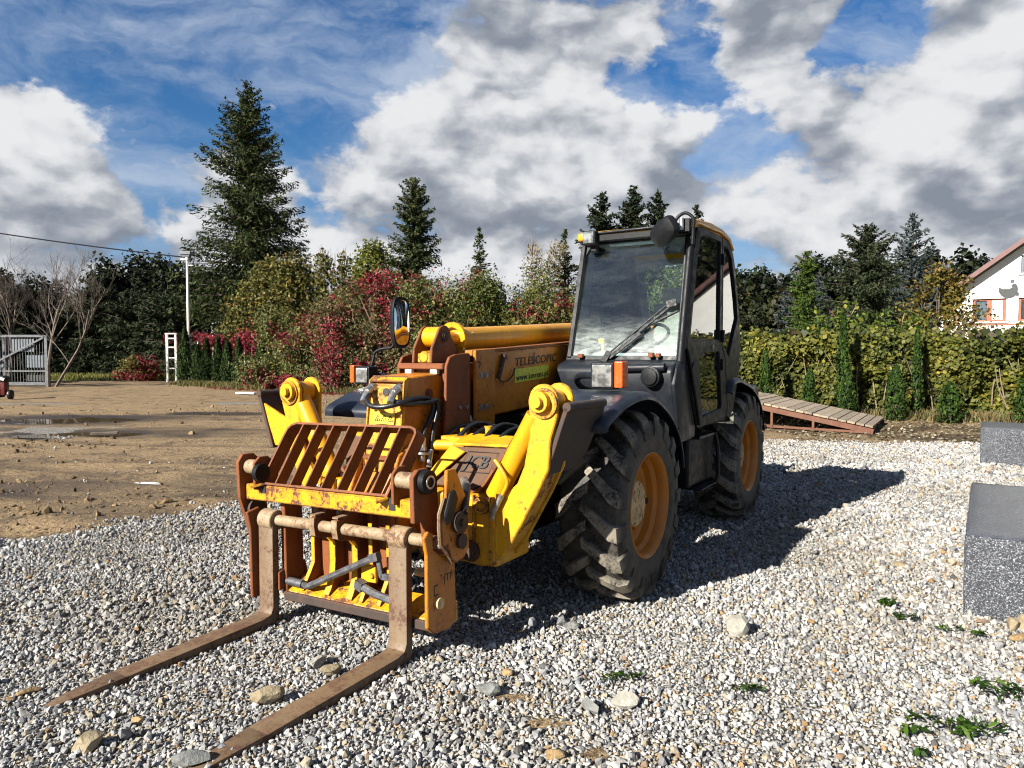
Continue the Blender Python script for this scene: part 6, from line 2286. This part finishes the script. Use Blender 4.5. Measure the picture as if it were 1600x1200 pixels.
# mirror on its long arm
def mirror(name, c, nrm, w, h, parent, back=.05, turn=0.0):
    c, nrm = Vector(c), Vector(nrm).normalized()
    upv = (Vector((0, 0, 1)) - nrm * nrm.z).normalized()
    sd = upv.cross(nrm)
    upv, sd = upv * math.cos(turn) + sd * math.sin(turn), sd * math.cos(turn) - upv * math.sin(turn)

    def ring(k, d, m=28):
        out = []
        for i in range(m):
            a = 2 * math.pi * i / m
            cx, sx = math.cos(a), math.sin(a)
            e = .62
            out.append(c + nrm * d + sd * (math.copysign(abs(cx) ** e, cx) * w / 2 * k) + upv * (math.copysign(abs(sx) ** e, sx) * h / 2 * k))
        return out
    b = MB()
    rr = [ring(.90, .004), ring(1.0, .006), ring(1.02, -.012), ring(.92, -back * .7), ring(.55, -back)]
    m = 28
    vs = [p for r in rr for p in r]
    fs = [(i * m + k, i * m + (k + 1) % m, (i + 1) * m + (k + 1) % m, (i + 1) * m + k) for i in range(len(rr) - 1) for k in range(m)]
    fs += [tuple(range(m - 1, -1, -1)), tuple(range((len(rr) - 1) * m, len(rr) * m))]
    b.add(vs, fs)
    o = b.build(name, M['plastic'], parent, 0, 1, .7)
    # slightly domed glass
    vs = [c + nrm * .022] + ring(.45, .0185) + ring(.88, .0055)
    fs = [(0, 1 + k, 1 + (k + 1) % m) for k in range(m)] + [(1 + k, 1 + m + k, 1 + m + (k + 1) % m, 1 + (k + 1) % m) for k in range(m)]
    me = bpy.data.meshes.new('mirror_glass')
    me.from_pydata([tuple(v) for v in vs], [], fs)
    me.shade_smooth()
    link('mirror_glass', me, M['mirror'], o)
    return o


mirror('side_mirror', (-1.235, .20, 1.915), (.975, -.05, .02), .21, .44, TEL, .06)
b = MB()
b.tube(sm([(-1.17, -.16, 1.47), (-1.42, .0, 1.50), (-1.50, .1, 1.52), (-1.505, .14, 1.60), (-1.49, .15, 1.66), (-1.42, .17, 1.69), (-1.34, .19, 1.70), (-1.318, .20, 1.75), (-1.315, .205, 1.90)], 4), .013, 8)
b.tube([(-1.315, .205, 1.86), (-1.315, .205, 1.92)], .03, 10)
b.tube([(-1.315, .205, 1.90), (-1.255, .205, 1.91)], .022, 8)
b.build('mirror_arm', M['plastic'], TEL, 0, 1, .8)
mirror('roof_mirror', (.890, .86, 2.600), (.35, .80, .20), .27, .185, cabo, .07, R(28))
b = MB()
b.tube(sm([(.93, .92, 2.66), (.965, .93, 2.72), (1.02, .945, 2.745), (1.075, .955, 2.70), (1.075, .96, 2.62), (1.07, .96, 2.5)], 5), .014, 8)
b.tube([(.90, .88, 2.60), (1.0, .93, 2.64)], .02, 8)
b.box(.985, 1.055, .92, .98, 2.60, 2.70)
b.build('mirror_arm', M['plastic'], cabo, 0, 1, .8)
b = MB()
b.cyl((1.0, .905, 2.61), (1.0, .905, 2.70), .018, n=12)
b.build('work_lamp_stub', M['steel'], cabo, 0, 1, .6)


# ================================================================ granite blocks
def granite(name, k):
    m, t, out = new_mat(name)
    tc = t.n('ShaderNodeTexCoord')
    ob = tc.outputs['Object']
    geo = t.n('ShaderNodeNewGeometry')
    v1 = t.n('ShaderNodeTexVoronoi', {'Vector': ob, 'Scale': 190.0})
    v2 = t.n('ShaderNodeTexVoronoi', {'Vector': ob, 'Scale': 110.0})
    s1 = t.n('ShaderNodeSeparateColor', {0: v1.outputs['Color']})
    s2 = t.n('ShaderNodeSeparateColor', {0: v2.outputs['Color']})
    a = t.math('ADD', t.math('MULTIPLY', s1.outputs[0], .6), t.math('MULTIPLY', s2.outputs[1], .4))
    c = t.mix(t.rng(a, .46, .70), (0.014, 0.016, 0.021), tuple(x * k for x in (0.085, 0.090, 0.102)))
    c = t.mix(t.rng(a, .74, .88), c, tuple(x * k for x in (0.24, 0.25, 0.27)))
    n = t.noise(ob, 2.5, 5.0, .6)
    c = t.mix(t.rng(n, .45, .75, 0, .25), c, (.045, .046, .052))
    sep = t.n('ShaderNodeSeparateXYZ', {0: geo.outputs['Normal']})
    polished = t.rng(sep.outputs[2], .7, .95)
    bp = t.n('ShaderNodeBump', {'Height': a, 'Strength': t.rng(polished, 0, 1, .7, .08), 'Distance': .006})
    b = t.n('ShaderNodeBsdfPrincipled', {'Base Color': c, 'Roughness': t.rng(polished, 0, 1, .75, .28), 'Normal': bp.outputs[0]})
    t.t.links.new(b.outputs[0], out.inputs[0])
    return m


gm = granite('speckled_granite', 1.0)


def block(label, corner, ang, L, W, H):
    """corner: the ground point nearest the camera on the long side; ang: heading of the long side"""
    d = Vector((math.sin(ang), math.cos(ang), 0))
    s = Vector((math.cos(ang), -math.sin(ang), 0))
    bm = bmesh.new()
    bmesh.ops.create_grid(bm, x_segments=1, y_segments=1, size=.5)
    bm.free()
    b = MB()
    b.box(0, W, 0, L, -.01, H)
    me = b.mesh('granite_block', .022, 3)
    bm = bmesh.new()
    bm.from_mesh(me)
    for _ in range(4):
        bmesh.ops.subdivide_edges(bm, edges=[e for e in bm.edges if e.calc_length() > .09], cuts=1, use_grid_fill=True)
    q = np.array([v.co for v in bm.verts])
    nz = (fbm(q[:, 0] * 9 + q[:, 2] * 5, q[:, 1] * 9 + q[:, 2] * 7, 4, 61) - .5) * .014
    for v, k in zip(bm.verts, nz):
        v.co += v.normal * float(k)
    bm.to_mesh(me)
    bm.free()
    me.shade_smooth()
    me.set_sharp_from_angle(angle=.5)
    o = link('granite_block', me, gm)
    o.location = corner
    o.rotation_euler = (0, 0, -ang)
    tag(o, label, 'granite block', 'grey granite blocks lying on the gravel')


block('large polished granite block close to the camera, a few tan rubble stones at its foot', (2.855, 4.50, 0), R(33.4), 2.25, .95, .505)
block('farther granite block, squarer, standing beside the brown dirt strip', (6.97, 10.68, 0), R(33.4), 1.15, 1.7, .55)


# ---------------------------------------------------------------- single larger stones
def stone_mat(name, c1, c2):
    m, t, out = new_mat(name)
    tc = t.n('ShaderNodeTexCoord')
    ob = tc.outputs['Object']
    n = t.noise(ob, 9.0, 8.0, .65)
    n2 = t.noise(ob, 45.0, 5.0, .6)
    c = t.mix(t.rng(n, .35, .65), c1, c2)
    c = t.mix(t.rng(n2, .6, .72, 0, .6), c, tuple(x * .45 for x in c1))
    bp = t.n('ShaderNodeBump', {'Height': t.math('ADD', n, t.math('MULTIPLY', n2, .4)), 'Strength': .9, 'Distance': .02})
    b = t.n('ShaderNodeBsdfPrincipled', {'Base Color': c, 'Roughness': .9, 'Normal': bp.outputs[0]})
    t.t.links.new(b.outputs[0], out.inputs[0])
    return m


tan = stone_mat('tan_stone', (.155, .120, .070), (.215, .175, .110))
pale = stone_mat('pale_stone', (.175, .165, .138), (.245, .23, .195))
grey = stone_mat('grey_stone', (.085, .088, .084), (.135, .138, .128))
ochre = stone_mat('ochre_stone', (.20, .125, .052), (.24, .165, .080))
brown = stone_mat('brown_stone', (.14, .095, .06), (.20, .145, .095))


def stone(label, x, y, sx, sy, sz, rz, seed, mat, sink=.25):
    me = rock_mesh('stone', seed, 2, .22, 1.0, 9)
    for v in me.vertices:
        v.co = Vector((v.co.x * sx * 1.25, v.co.y * sy * 1.25, v.co.z * sz * 1.25))
    o = link('stone', me, mat)
    o.location = (x, y, float(gz(np.array(x), np.array(y))) + sz * (.5 - sink) + .01)
    o.rotation_euler = (0, 0, rz)
    tag(o, label, 'stone', 'larger stones lying in the gravel')


for a in (('pale upright stone in the open gravel between the front wheel and the granite block', 1.316, 4.16, .135, .10, .13, .3, 301, pale),
          ('pale oblong stone low in the gravel, dark slab leaning beside it', .535, 3.29, .12, .085, .075, .1, 302, pale),
          ('dark flat slab standing on edge next to the pale oblong stone', .355, 3.235, .035, .10, .075, .6, 303, grey),
          ('squarish grey stone in open gravel beside a patch of bare soil', -.11, 3.42, .105, .08, .075, .2, 304, grey),
          ('tan rock with a grey face between the two tines', -1.14, 3.32, .15, .09, .085, .3, 305, tan),
          ('round tan rock in the gravel between both tine tips, nearest the camera', -1.77, 2.93, .115, .10, .08, .5, 306, tan),
          ('half buried grey rock under the tip of the nearer tine', -1.285, 2.80, .13, .08, .07, .2, 307, grey),
          ('flat tan stone lying above the round weed tuft', 2.99, 5.47, .145, .09, .05, .2, 308, tan),
          ('thin grey stone just past the flat tan stone', 3.23, 5.28, .12, .06, .035, -.2, 309, brown),
          ('upright tan rubble stone against the granite block', 2.985, 4.23, .10, .07, .085, .9, 310, tan),
          ('tallest tan rubble stone against the granite block', 3.07, 4.24, .08, .08, .13, .2, 311, tan),
          ('low tan rubble stone under the upright one', 2.93, 4.10, .13, .06, .035, .5, 312, ochre),
          ('small brown rubble stone at the granite corner', 2.87, 4.33, .09, .05, .04, .5, 313, brown),
          ('bright ochre pebble between the tines', -1.66, 3.13, .05, .045, .04, .5, 314, ochre),
          ('flat ochre stone beyond the tip of the farther tine', -2.34, 3.42, .10, .05, .04, .6, 315, ochre),
          ('orange pebble near the squarish grey stone', -.02, 3.62, .05, .045, .04, .1, 316, ochre),
          ('bright orange pebble in the lowest gravel', .17, 2.85, .07, .05, .04, .1, 317, ochre),
          ('grey round stone in the shade edge beside the carriage', .36, 4.25, .09, .07, .05, .1, 318, grey),
          ('brown stone lying right behind the nearer tine', -.93, 3.62, .10, .08, .06, .8, 319, tan),
          ('pale stone in the middle between both tines', -1.02, 3.72, .10, .07, .06, 1.2, 320, pale)):
    stone(*a)

# boulder and earth bank at the end of the yard
me = rock_mesh('boulder', 331, 3, .2, 1.0, 10)
for v in me.vertices:
    v.co = Vector((v.co.x * 2.2, v.co.y * 1.6, v.co.z * 1.8))
o = link('boulder', me, tan)
o.location = (-32.3, 55.0, .38)
tag(o, 'pale boulder on the grass at the end of the yard', 'boulder')
rgn = np.random.default_rng(340)
b = MB()
for i in range(16):
    x, y = -31.0 + rgn.uniform(-5, 7), 56.5 + rgn.uniform(-.8, .8)
    a = rgn.uniform(-.5, .5)
    l = rgn.uniform(.7, 1.9)
    b.tube([(x - l * math.cos(a), y, .25 + rgn.uniform(0, .5)), (x, y + .1, .4 + rgn.uniform(0, .4)), (x + l * math.cos(a), y, .25 + rgn.uniform(0, .4))], [.10, .13, .07], 7)
o = b.build('brushwood', M['bark'], None, 0, 1, .8)
tag(o, 'heap of dead branches and earth behind the boulder', 'brushwood', kind='stuff')
# white litter
o = MB().obox((-10.55, 28.6, .07), (.40, -.10, .0), (.03, .13, 0), (0, .01, .035)).build('board', M['white'], None, .006)
tag(o, 'white board lying on the leaves below the red shrubs', 'board')
o = MB().prism([(-4.90, 9.16, 0), (-4.66, 9.12, 0), (-4.53, 9.20, 0), (-4.64, 9.27, 0), (-4.84, 9.25, 0)], (0, 0, .02)).build('paper_scrap', M['white'])
o.location.z = float(gz(np.array(-4.7), np.array(9.2))) + .012
tag(o, 'flat white scrap lying on the dirt yard', 'litter')
o = MB().obox((-8.15, 14.35, .05), (.22, .10, .0), (-.03, .07, 0), (0, .0, .025)).build('wood_scrap', M['bark_pale'], None, .006)
tag(o, 'short piece of wood at the rim of the smaller puddle', 'litter')

# ================================================================ loading ramp
ra, rw_ = Vector((-.85, .53, 0)), Vector((.53, .85, 0))
RO = Vector((7.40, 14.70, 0))
ramp = empty('loading_ramp', 'low loading ramp of weathered planks on a rusty steel frame', 'ramp', tuple(RO), 0)
LEN, WID, SL = 5.2, 2.45, .185


def rp3(t, w, z=0.0):
    p = ra * t + rw_ * w
    return Vector((p.x, p.y, .075 + t * SL + z))


M['rust_red'] = paint('red_oxide_steel', (0.085, 0.030, 0.013), .6, edge=False, rough=.7, dust=.3)
wood = stone_mat('weathered_wood', (.17, .13, .09), (.24, .195, .14))
wood2 = stone_mat('weathered_wood_grey', (.13, .10, .072), (.19, .155, .11))
for w in (0.02, WID - .02):
    b = MB()
    b.bar(rp3(0, w, -.035), rp3(LEN, w, -.035), .045, .11)
    b.build('frame_rail', M['rust_red'], ramp, .004)
    b = MB()
    b.bar(Vector((rp3(.05, w).x, rp3(.05, w).y, .022)), Vector((rp3(LEN, w).x, rp3(LEN, w).y, .08)), .06, .05)
    b.build('base_rail', M['rust_red'], ramp, .004)
    for t in (1.15, 2.0, 3.0, 4.2):
        b = MB()
        p = rp3(t, w)
        b.bar(Vector((p.x, p.y, .04)), Vector((p.x, p.y, p.z - .08)), .09, .05, tuple(ra))
        b.build('leg', M['rust_red'], ramp, .003)
rr_ = random.Random(5)
t = 0.01
i = 0
pw = .168
while t < LEN - pw:
    w0 = rr_.uniform(-.05, .03)
    w1 = WID + rr_.uniform(-.03, .06)
    dz = rr_.uniform(0, .012)
    ww = pw - rr_.uniform(.010, .022)
    a0, a1 = rp3(t, w0, .030 + dz), rp3(t + ww, w0, .030 + dz)
    c0, c1 = rp3(t, w1, .030 + dz), rp3(t + ww, w1, .030 + dz)
    MB().prism([a0, a1, c1, c0], (0, 0, .042)).build('plank', wood if rr_.random() < .6 else wood2, ramp, .004)
    t += pw
    i += 1
o = MB().bar((7.35, 18.6, .12), (6.2, 19.1, .12), .2, .12).build('timber_beam', wood, None, .01)
tag(o, 'pale squared timber lying on the ground behind the ramp', 'timber')
o = MB().bar((5.55, 15.75, .05), (5.15, 16.0, .05), .22, .09).build('timber_block', wood, None, .01)
tag(o, 'pale timber block under the high end of the ramp', 'timber')

# ================================================================ mesh gate
M['galv'] = simple('galvanised_steel', (.085, .09, .097), .45, .5, .2, 8)
M['slate'] = simple('grey_board', (.075, .088, .105), .55, 0, .15, 6)
gate = empty('mesh_gate', 'galvanised sliding gate of vertical bars with a diagonal brace', 'gate', (-22.6, 35.0, 0))
GW = 6.6


def gbar(name, p0, p1, w, t, up=(0, 1, 0)):
    return MB().bar(p0, p1, w, t, up).build(name, M['galv'], gate, .006)


gbar('frame_post', (0, 0, .05), (0, 0, 2.52), .14, .10)
gbar('frame_post', (-3.2, .0, .15), (-3.2, 0, 2.45), .08, .08)
gbar('top_rail', (-GW, 0, 2.48), (-.07, 0, 2.48), .12, .09)
gbar('bottom_rail', (-GW, 0, .17), (-.07, 0, .17), .16, .11)
gbar('middle_rail', (-GW, .002, .78), (-.07, .002, .78), .08, .06)
gbar('brace', (-.10, -.05, 2.40), (-3.1, -.05, .86), .09, .05)
me = MB().box(-.008, .008, -.008, .008, .26, 2.42).mesh('bar')
me.materials.append(M['galv'])
for i in range(46):
    o = link('bar', me, None, gate)
    o.location = (-.20 - .138 * i, .03, 0)
for (x0, x1, z0, z1) in ((-1.0, -.14, .95, 1.55), (-1.75, -.62, 1.72, 2.34), (-2.95, -2.1, .95, 1.25), (-3.05, -2.55, 1.7, 2.3)):
    MB().box(x0, x1, .05, .075, z0, z1).build('grey_panel', M['slate'], gate, .004)
MB().box(-1.0, -.14, .05, .075, .30, .60).build('grey_panel', M['ink'], gate, .004)
o = MB().cyl((-25.4, 36.2, 0), (-25.4, 36.2, 2.5), .16, n=16).build('concrete_post', M['galv'], None, 0, 1, .6)
tag(o, 'round grey post standing behind the mesh gate', 'post')

# ================================================================ wheeled machine by the gate
M['red_paint'] = simple('red_paint', (.085, .008, .007), .4, 0, .2, 10)
cart = empty('yard_cart', 'small red and black two-wheeled trolley with a bent tube handle, by the gate', 'trolley', (-18.15, 25.6, 0), R(8))
MB().box(-.20, .17, -.16, .16, .16, .66).build('body', M['red_paint'], cart, .03, 2, .6)
MB().box(-.26, .02, -.19, .19, .08, .74).build('side_cover', M['plastic'], cart, .03, 2, .6)
MB().prism([(-.20, -.18, .62), (.20, -.18, .62), (.25, -.18, .78), (.10, -.18, .86), (-.12, -.18, .84)], (0, .34, 0)).build('top_cover', M['plastic'], cart, .03, 2, .6)
MB().obox((.08, -.20, .75), (.11, 0, -.03), (0, .012, 0), (.02, 0, .045)).build('pale_plate', M['white'], cart, .004)
for x in (-.25, .28):
    MB().cyl((x - .05, 0, .175), (x + .05, 0, .175), .175, n=24).build('wheel', M['rubber'], cart, .02, 2, .6)
MB().tube(sm([(-.10, .1, .80), (-.06, .12, 1.0), (-.02, .13, 1.14), (.06, .13, 1.17), (.24, .13, 1.16), (.27, .12, 1.08), (.22, .1, .82)], 4), .016, 8).build('handle', M['cabblack'], cart, 0, 1, .8)

# ================================================================ white gate post with rungs
gp_ = empty('gate_post', 'white lattice gate post of two uprights with rungs', 'gate post', (-19.3, 40.9, 0))
for x in (-.25, .25):
    MB().box(x - .06, x + .06, -.06, .06, 0, 2.72).build('upright', M['white'], gp_, .008)
for z in (.75, 1.35, 1.95, 2.45):
    MB().box(-.1899, .1899, -.03, .03, z, z + .07).build('rung', M['white'], gp_, .004)
MB().box(-.345, .345, -.07, .07, 2.72, 2.79).build('cap', M['white'], gp_, .006)
fc = empty('wire_fence', 'thin white-posted wire fence behind the thuja row', 'fence', (-17.2, 39.5, 0))
for i in range(5):
    MB().box(i * 1.05 - .025, i * 1.05 + .025, -.54 * i - .025, -.54 * i + .025, 0, 2.6).build('fence_post', M['white'], fc)
for z in (.4, .9, 1.4, 1.9, 2.4):
    MB().tube([(0, 0, z), (4.2, -2.16, z)], .006, 4).build('wire', M['galv'], fc)

# ================================================================ lamp post and cable
lp = empty('lamp_post', 'white lamp post with a dark square lamp head in front of the spruce', 'lamp post', (-17.65, 39.4, 0))
MB().tube([(0, 0, 0), (0, 0, 6.7)], [.09, .065], 12).build('pole', M['white'], lp, 0, 1, .8)
b = MB()
b.box(-.33, .25, -.20, .20, 6.98, 7.16)
b.prism([(-.20, -.14, 6.86), (.14, -.14, 6.86), (.22, -.14, 6.98), (-.28, -.14, 6.98)], (0, .28, 0))
b.build('lamp_head', M['slate'], lp, .02, 2)
MB().cyl((0, 0, 6.70), (0, 0, 6.87), .11, n=12).cyl((-.36, 0, 6.75), (0, 0, 6.72), .04, n=8).build('bracket', M['white'], lp, 0, 1, .6)
pts = []
A, B_ = Vector((-17.75, 39.35, 6.85)), Vector((-46.0, 38.5, 11.6))
for i in range(25):
    t = i / 24
    p = A.lerp(B_, t)
    p.z -= .9 * 4 * t * (1 - t) * .5
    pts.append(p)
o = MB().tube(pts, .035, 6).build('overhead_cable', M['rubber'], None, 0, 1, .8)
tag(o, 'black overhead cable running from the lamp post out over the bare trees', 'cable')
MB().box(.02, .30, -.03, .03, 6.4, 6.44).build('side_arm', M['white'], lp)

# ================================================================ white house
house = empty('house', 'white gabled house with a red roof behind the hedge', 'house', (18.75, 32.0, 0), R(-32.5))
M['render'] = simple('white_render', (.62, .62, .60), .9, 0, .05, 2.0, .1)
M['roof_red'] = simple('red_roof_metal', (.085, .032, .028), .5, 0, .15, 3)
M['frame_brown'] = simple('red_brown_wood', (.20, .048, .016), .55, 0, .25, 12)
M['blind'] = simple('pale_blind', (.46, .43, .35), .8, 0, .05, 6)
M['balcony'] = simple('white_board', (.60, .59, .57), .6, 0, .08, 6)
SLP = 0.78
EW, RW = 0.66, 4.9          # wall edge and ridge (local x)


def zr(x):
    return 3.80 + x * SLP


WIN = [(1.38, 2.58, 3.0, 3.98), (3.0, 4.2, 3.0, 3.98), (3.05, 4.0, 5.0, 5.75)]
outer_w = [(EW, 0, 0), (2 * RW - EW, 0, 0), (2 * RW - EW, 0, zr(EW) - .1), (RW, 0, zr(RW) - .1), (EW, 0, zr(EW) - .1)]
holes = [[(x0, 0, z0), (x0, 0, z1), (x1, 0, z1), (x1, 0, z0)] for x0, x1, z0, z1 in WIN]
MB().holed(outer_w, holes, (0, .35, 0)).build('gable_wall', M['render'], house, 0)
MB().box(.10, EW - .002, .02, 6, 0, 3.35).build('side_annex', M['render'], house, 0)
MB().box(EW, EW + .3, .352, 9, 0, zr(EW) - .15).build('side_wall', M['render'], house, 0)
MB().box(2 * RW - EW - .3, 2 * RW - EW, .352, 9, 0, zr(EW) - .15).build('side_wall', M['render'], house, 0)
for i, (x0, x1, z0, z1) in enumerate(WIN):
    w = MB()
    w.box(x0, x0 + .10, .10, .17, z0, z1)
    w.box(x1 - .10, x1, .10, .17, z0, z1)
    w.box(x0 + .1, x1 - .1, .10, .17, z1 - .08, z1)
    w.box(x0 + .1, x1 - .1, .10, .17, z0, z0 + .08)
    if i < 2:
        w.box((x0 + x1) / 2 - .09, (x0 + x1) / 2 + .09, .095, .165, z0 + .08, z1 - .08)
    wf = w.build('window', M['frame_brown'] if i < 2 else M['slate'], house, .004)
    MB().box(x0 + .1, x1 - .1, .13, .14, z0 + .08, z1 - .08).build('pane', M['house_glass'], wf)
    MB().box(x0 - .08, x1 + .08, -.10, .08, z0 - .06, z0 - .003).build('window_sill', M['balcony'], wf, .006)
    MB().box(x0, x1, .45, .5, z0, z1).build('dark_room', M['ink'], wf)
    if i == 0:
        me = MB().box(0, .40, -.012, .012, -.07, .07).mesh('slat', .01)
        me.materials.append(M['blind'])
        for k in range(6):
            o = link('slat', me, None, wf)
            o.location = ((x0 + x1) / 2 + .09, .115, z0 + .15 + k * .137)
        MB().box(x0 + .1, x0 + .5, .18, .19, z0 + .1, z1 - .1).build('curtain', M['dash'], wf)
for sgn in (1, -1):
    def hx(x):
        return x if sgn > 0 else 2 * RW - x
    q0, q1 = (hx(.50), zr(.50)), (hx(RW), zr(RW))
    nrm = Vector((-SLP * sgn, 0, 1)).normalized() * .16
    b = MB()
    b.prism([(q0[0], -.55, q0[1]), (q1[0], -.55, q1[1]), (q1[0], 9.6, q1[1]), (q0[0], 9.6, q0[1])], tuple(nrm))
    rf = b.build('roof', M['roof_red'], house, 0)
    b = MB()
    b.prism([(q0[0], -.575, q0[1] - .02), (q1[0], -.575, q1[1] - .02), (q1[0], -.575, q1[1] + .205), (q0[0], -.575, q0[1] + .205)], (0, .024, 0))
    b.build('barge_board', M['roof_red'], rf, 0)
b = MB()
for z in (1.30, 1.70, 2.10, 2.50):
    b = MB().box(.75, 4.6, -.95, -.90, z, z + .27)
    b.build('balcony_board', M['balcony'], house, .006)
MB().box(.70, 4.65, -.98, -.88, 2.80, 2.87).build('balcony_rail', M['frame_brown'], house, .006)
MB().box(.75, 4.6, -.9, -.002, .95, 1.10).build('balcony_floor', M['balcony'], house, .006)
dish = empty('satellite_dish', 'white satellite dish mounted on the gable of the house', 'dish', (20.62, 30.28, 4.62))
b = MB()
n, k = 28, 6
vs, fs = [], []
ax = Vector((-.35, -.85, .40)).normalized()
X_, Y_, Z_ = frame_of(ax)
for j in range(k + 1):
    r = .36 * j / k
    for i in range(n):
        a = 2 * math.pi * i / n
        vs.append((X_ * math.cos(a) + Y_ * math.sin(a)) * r + Z_ * (r * r * .35))
for j in range(k):
    for i in range(n):
        fs.append((j * n + i, j * n + (i + 1) % n, (j + 1) * n + (i + 1) % n, (j + 1) * n + i))
me = MB().add(vs, fs).mesh('reflector', 0, 1, 1.0)
o = link('reflector', me, M['balcony'], dish)
so = o.modifiers.new('thickness', 'SOLIDIFY')
so.thickness = .015
MB().tube([(0, .0, -.42), Vector((0, 0, -.1)) + ax * .45], .012, 6).box(-.04, .04, -.5, -.38, -.08, .06).build('feed_arm', M['slate'], dish)
MB().tube([(0, 0, 0), (.25, .42, -.05)], .025, 8).build('wall_bracket', M['slate'], dish, 0, 1, .6)

# small red-roofed house far behind the hedge
hut = empty('shed', 'small building with a red roof deep between the conifers', 'shed', (19.4, 46.0, 0))
MB().box(0, 3.2, 0, 4, 0, 2.9).build('wall', M['frame_brown'], hut)
MB().prism([(-.3, -.3, 2.85), (3.5, -.3, 2.85), (1.6, -.3, 4.7)], (0, 4.6, 0)).build('roof', M['roof_red'], hut)
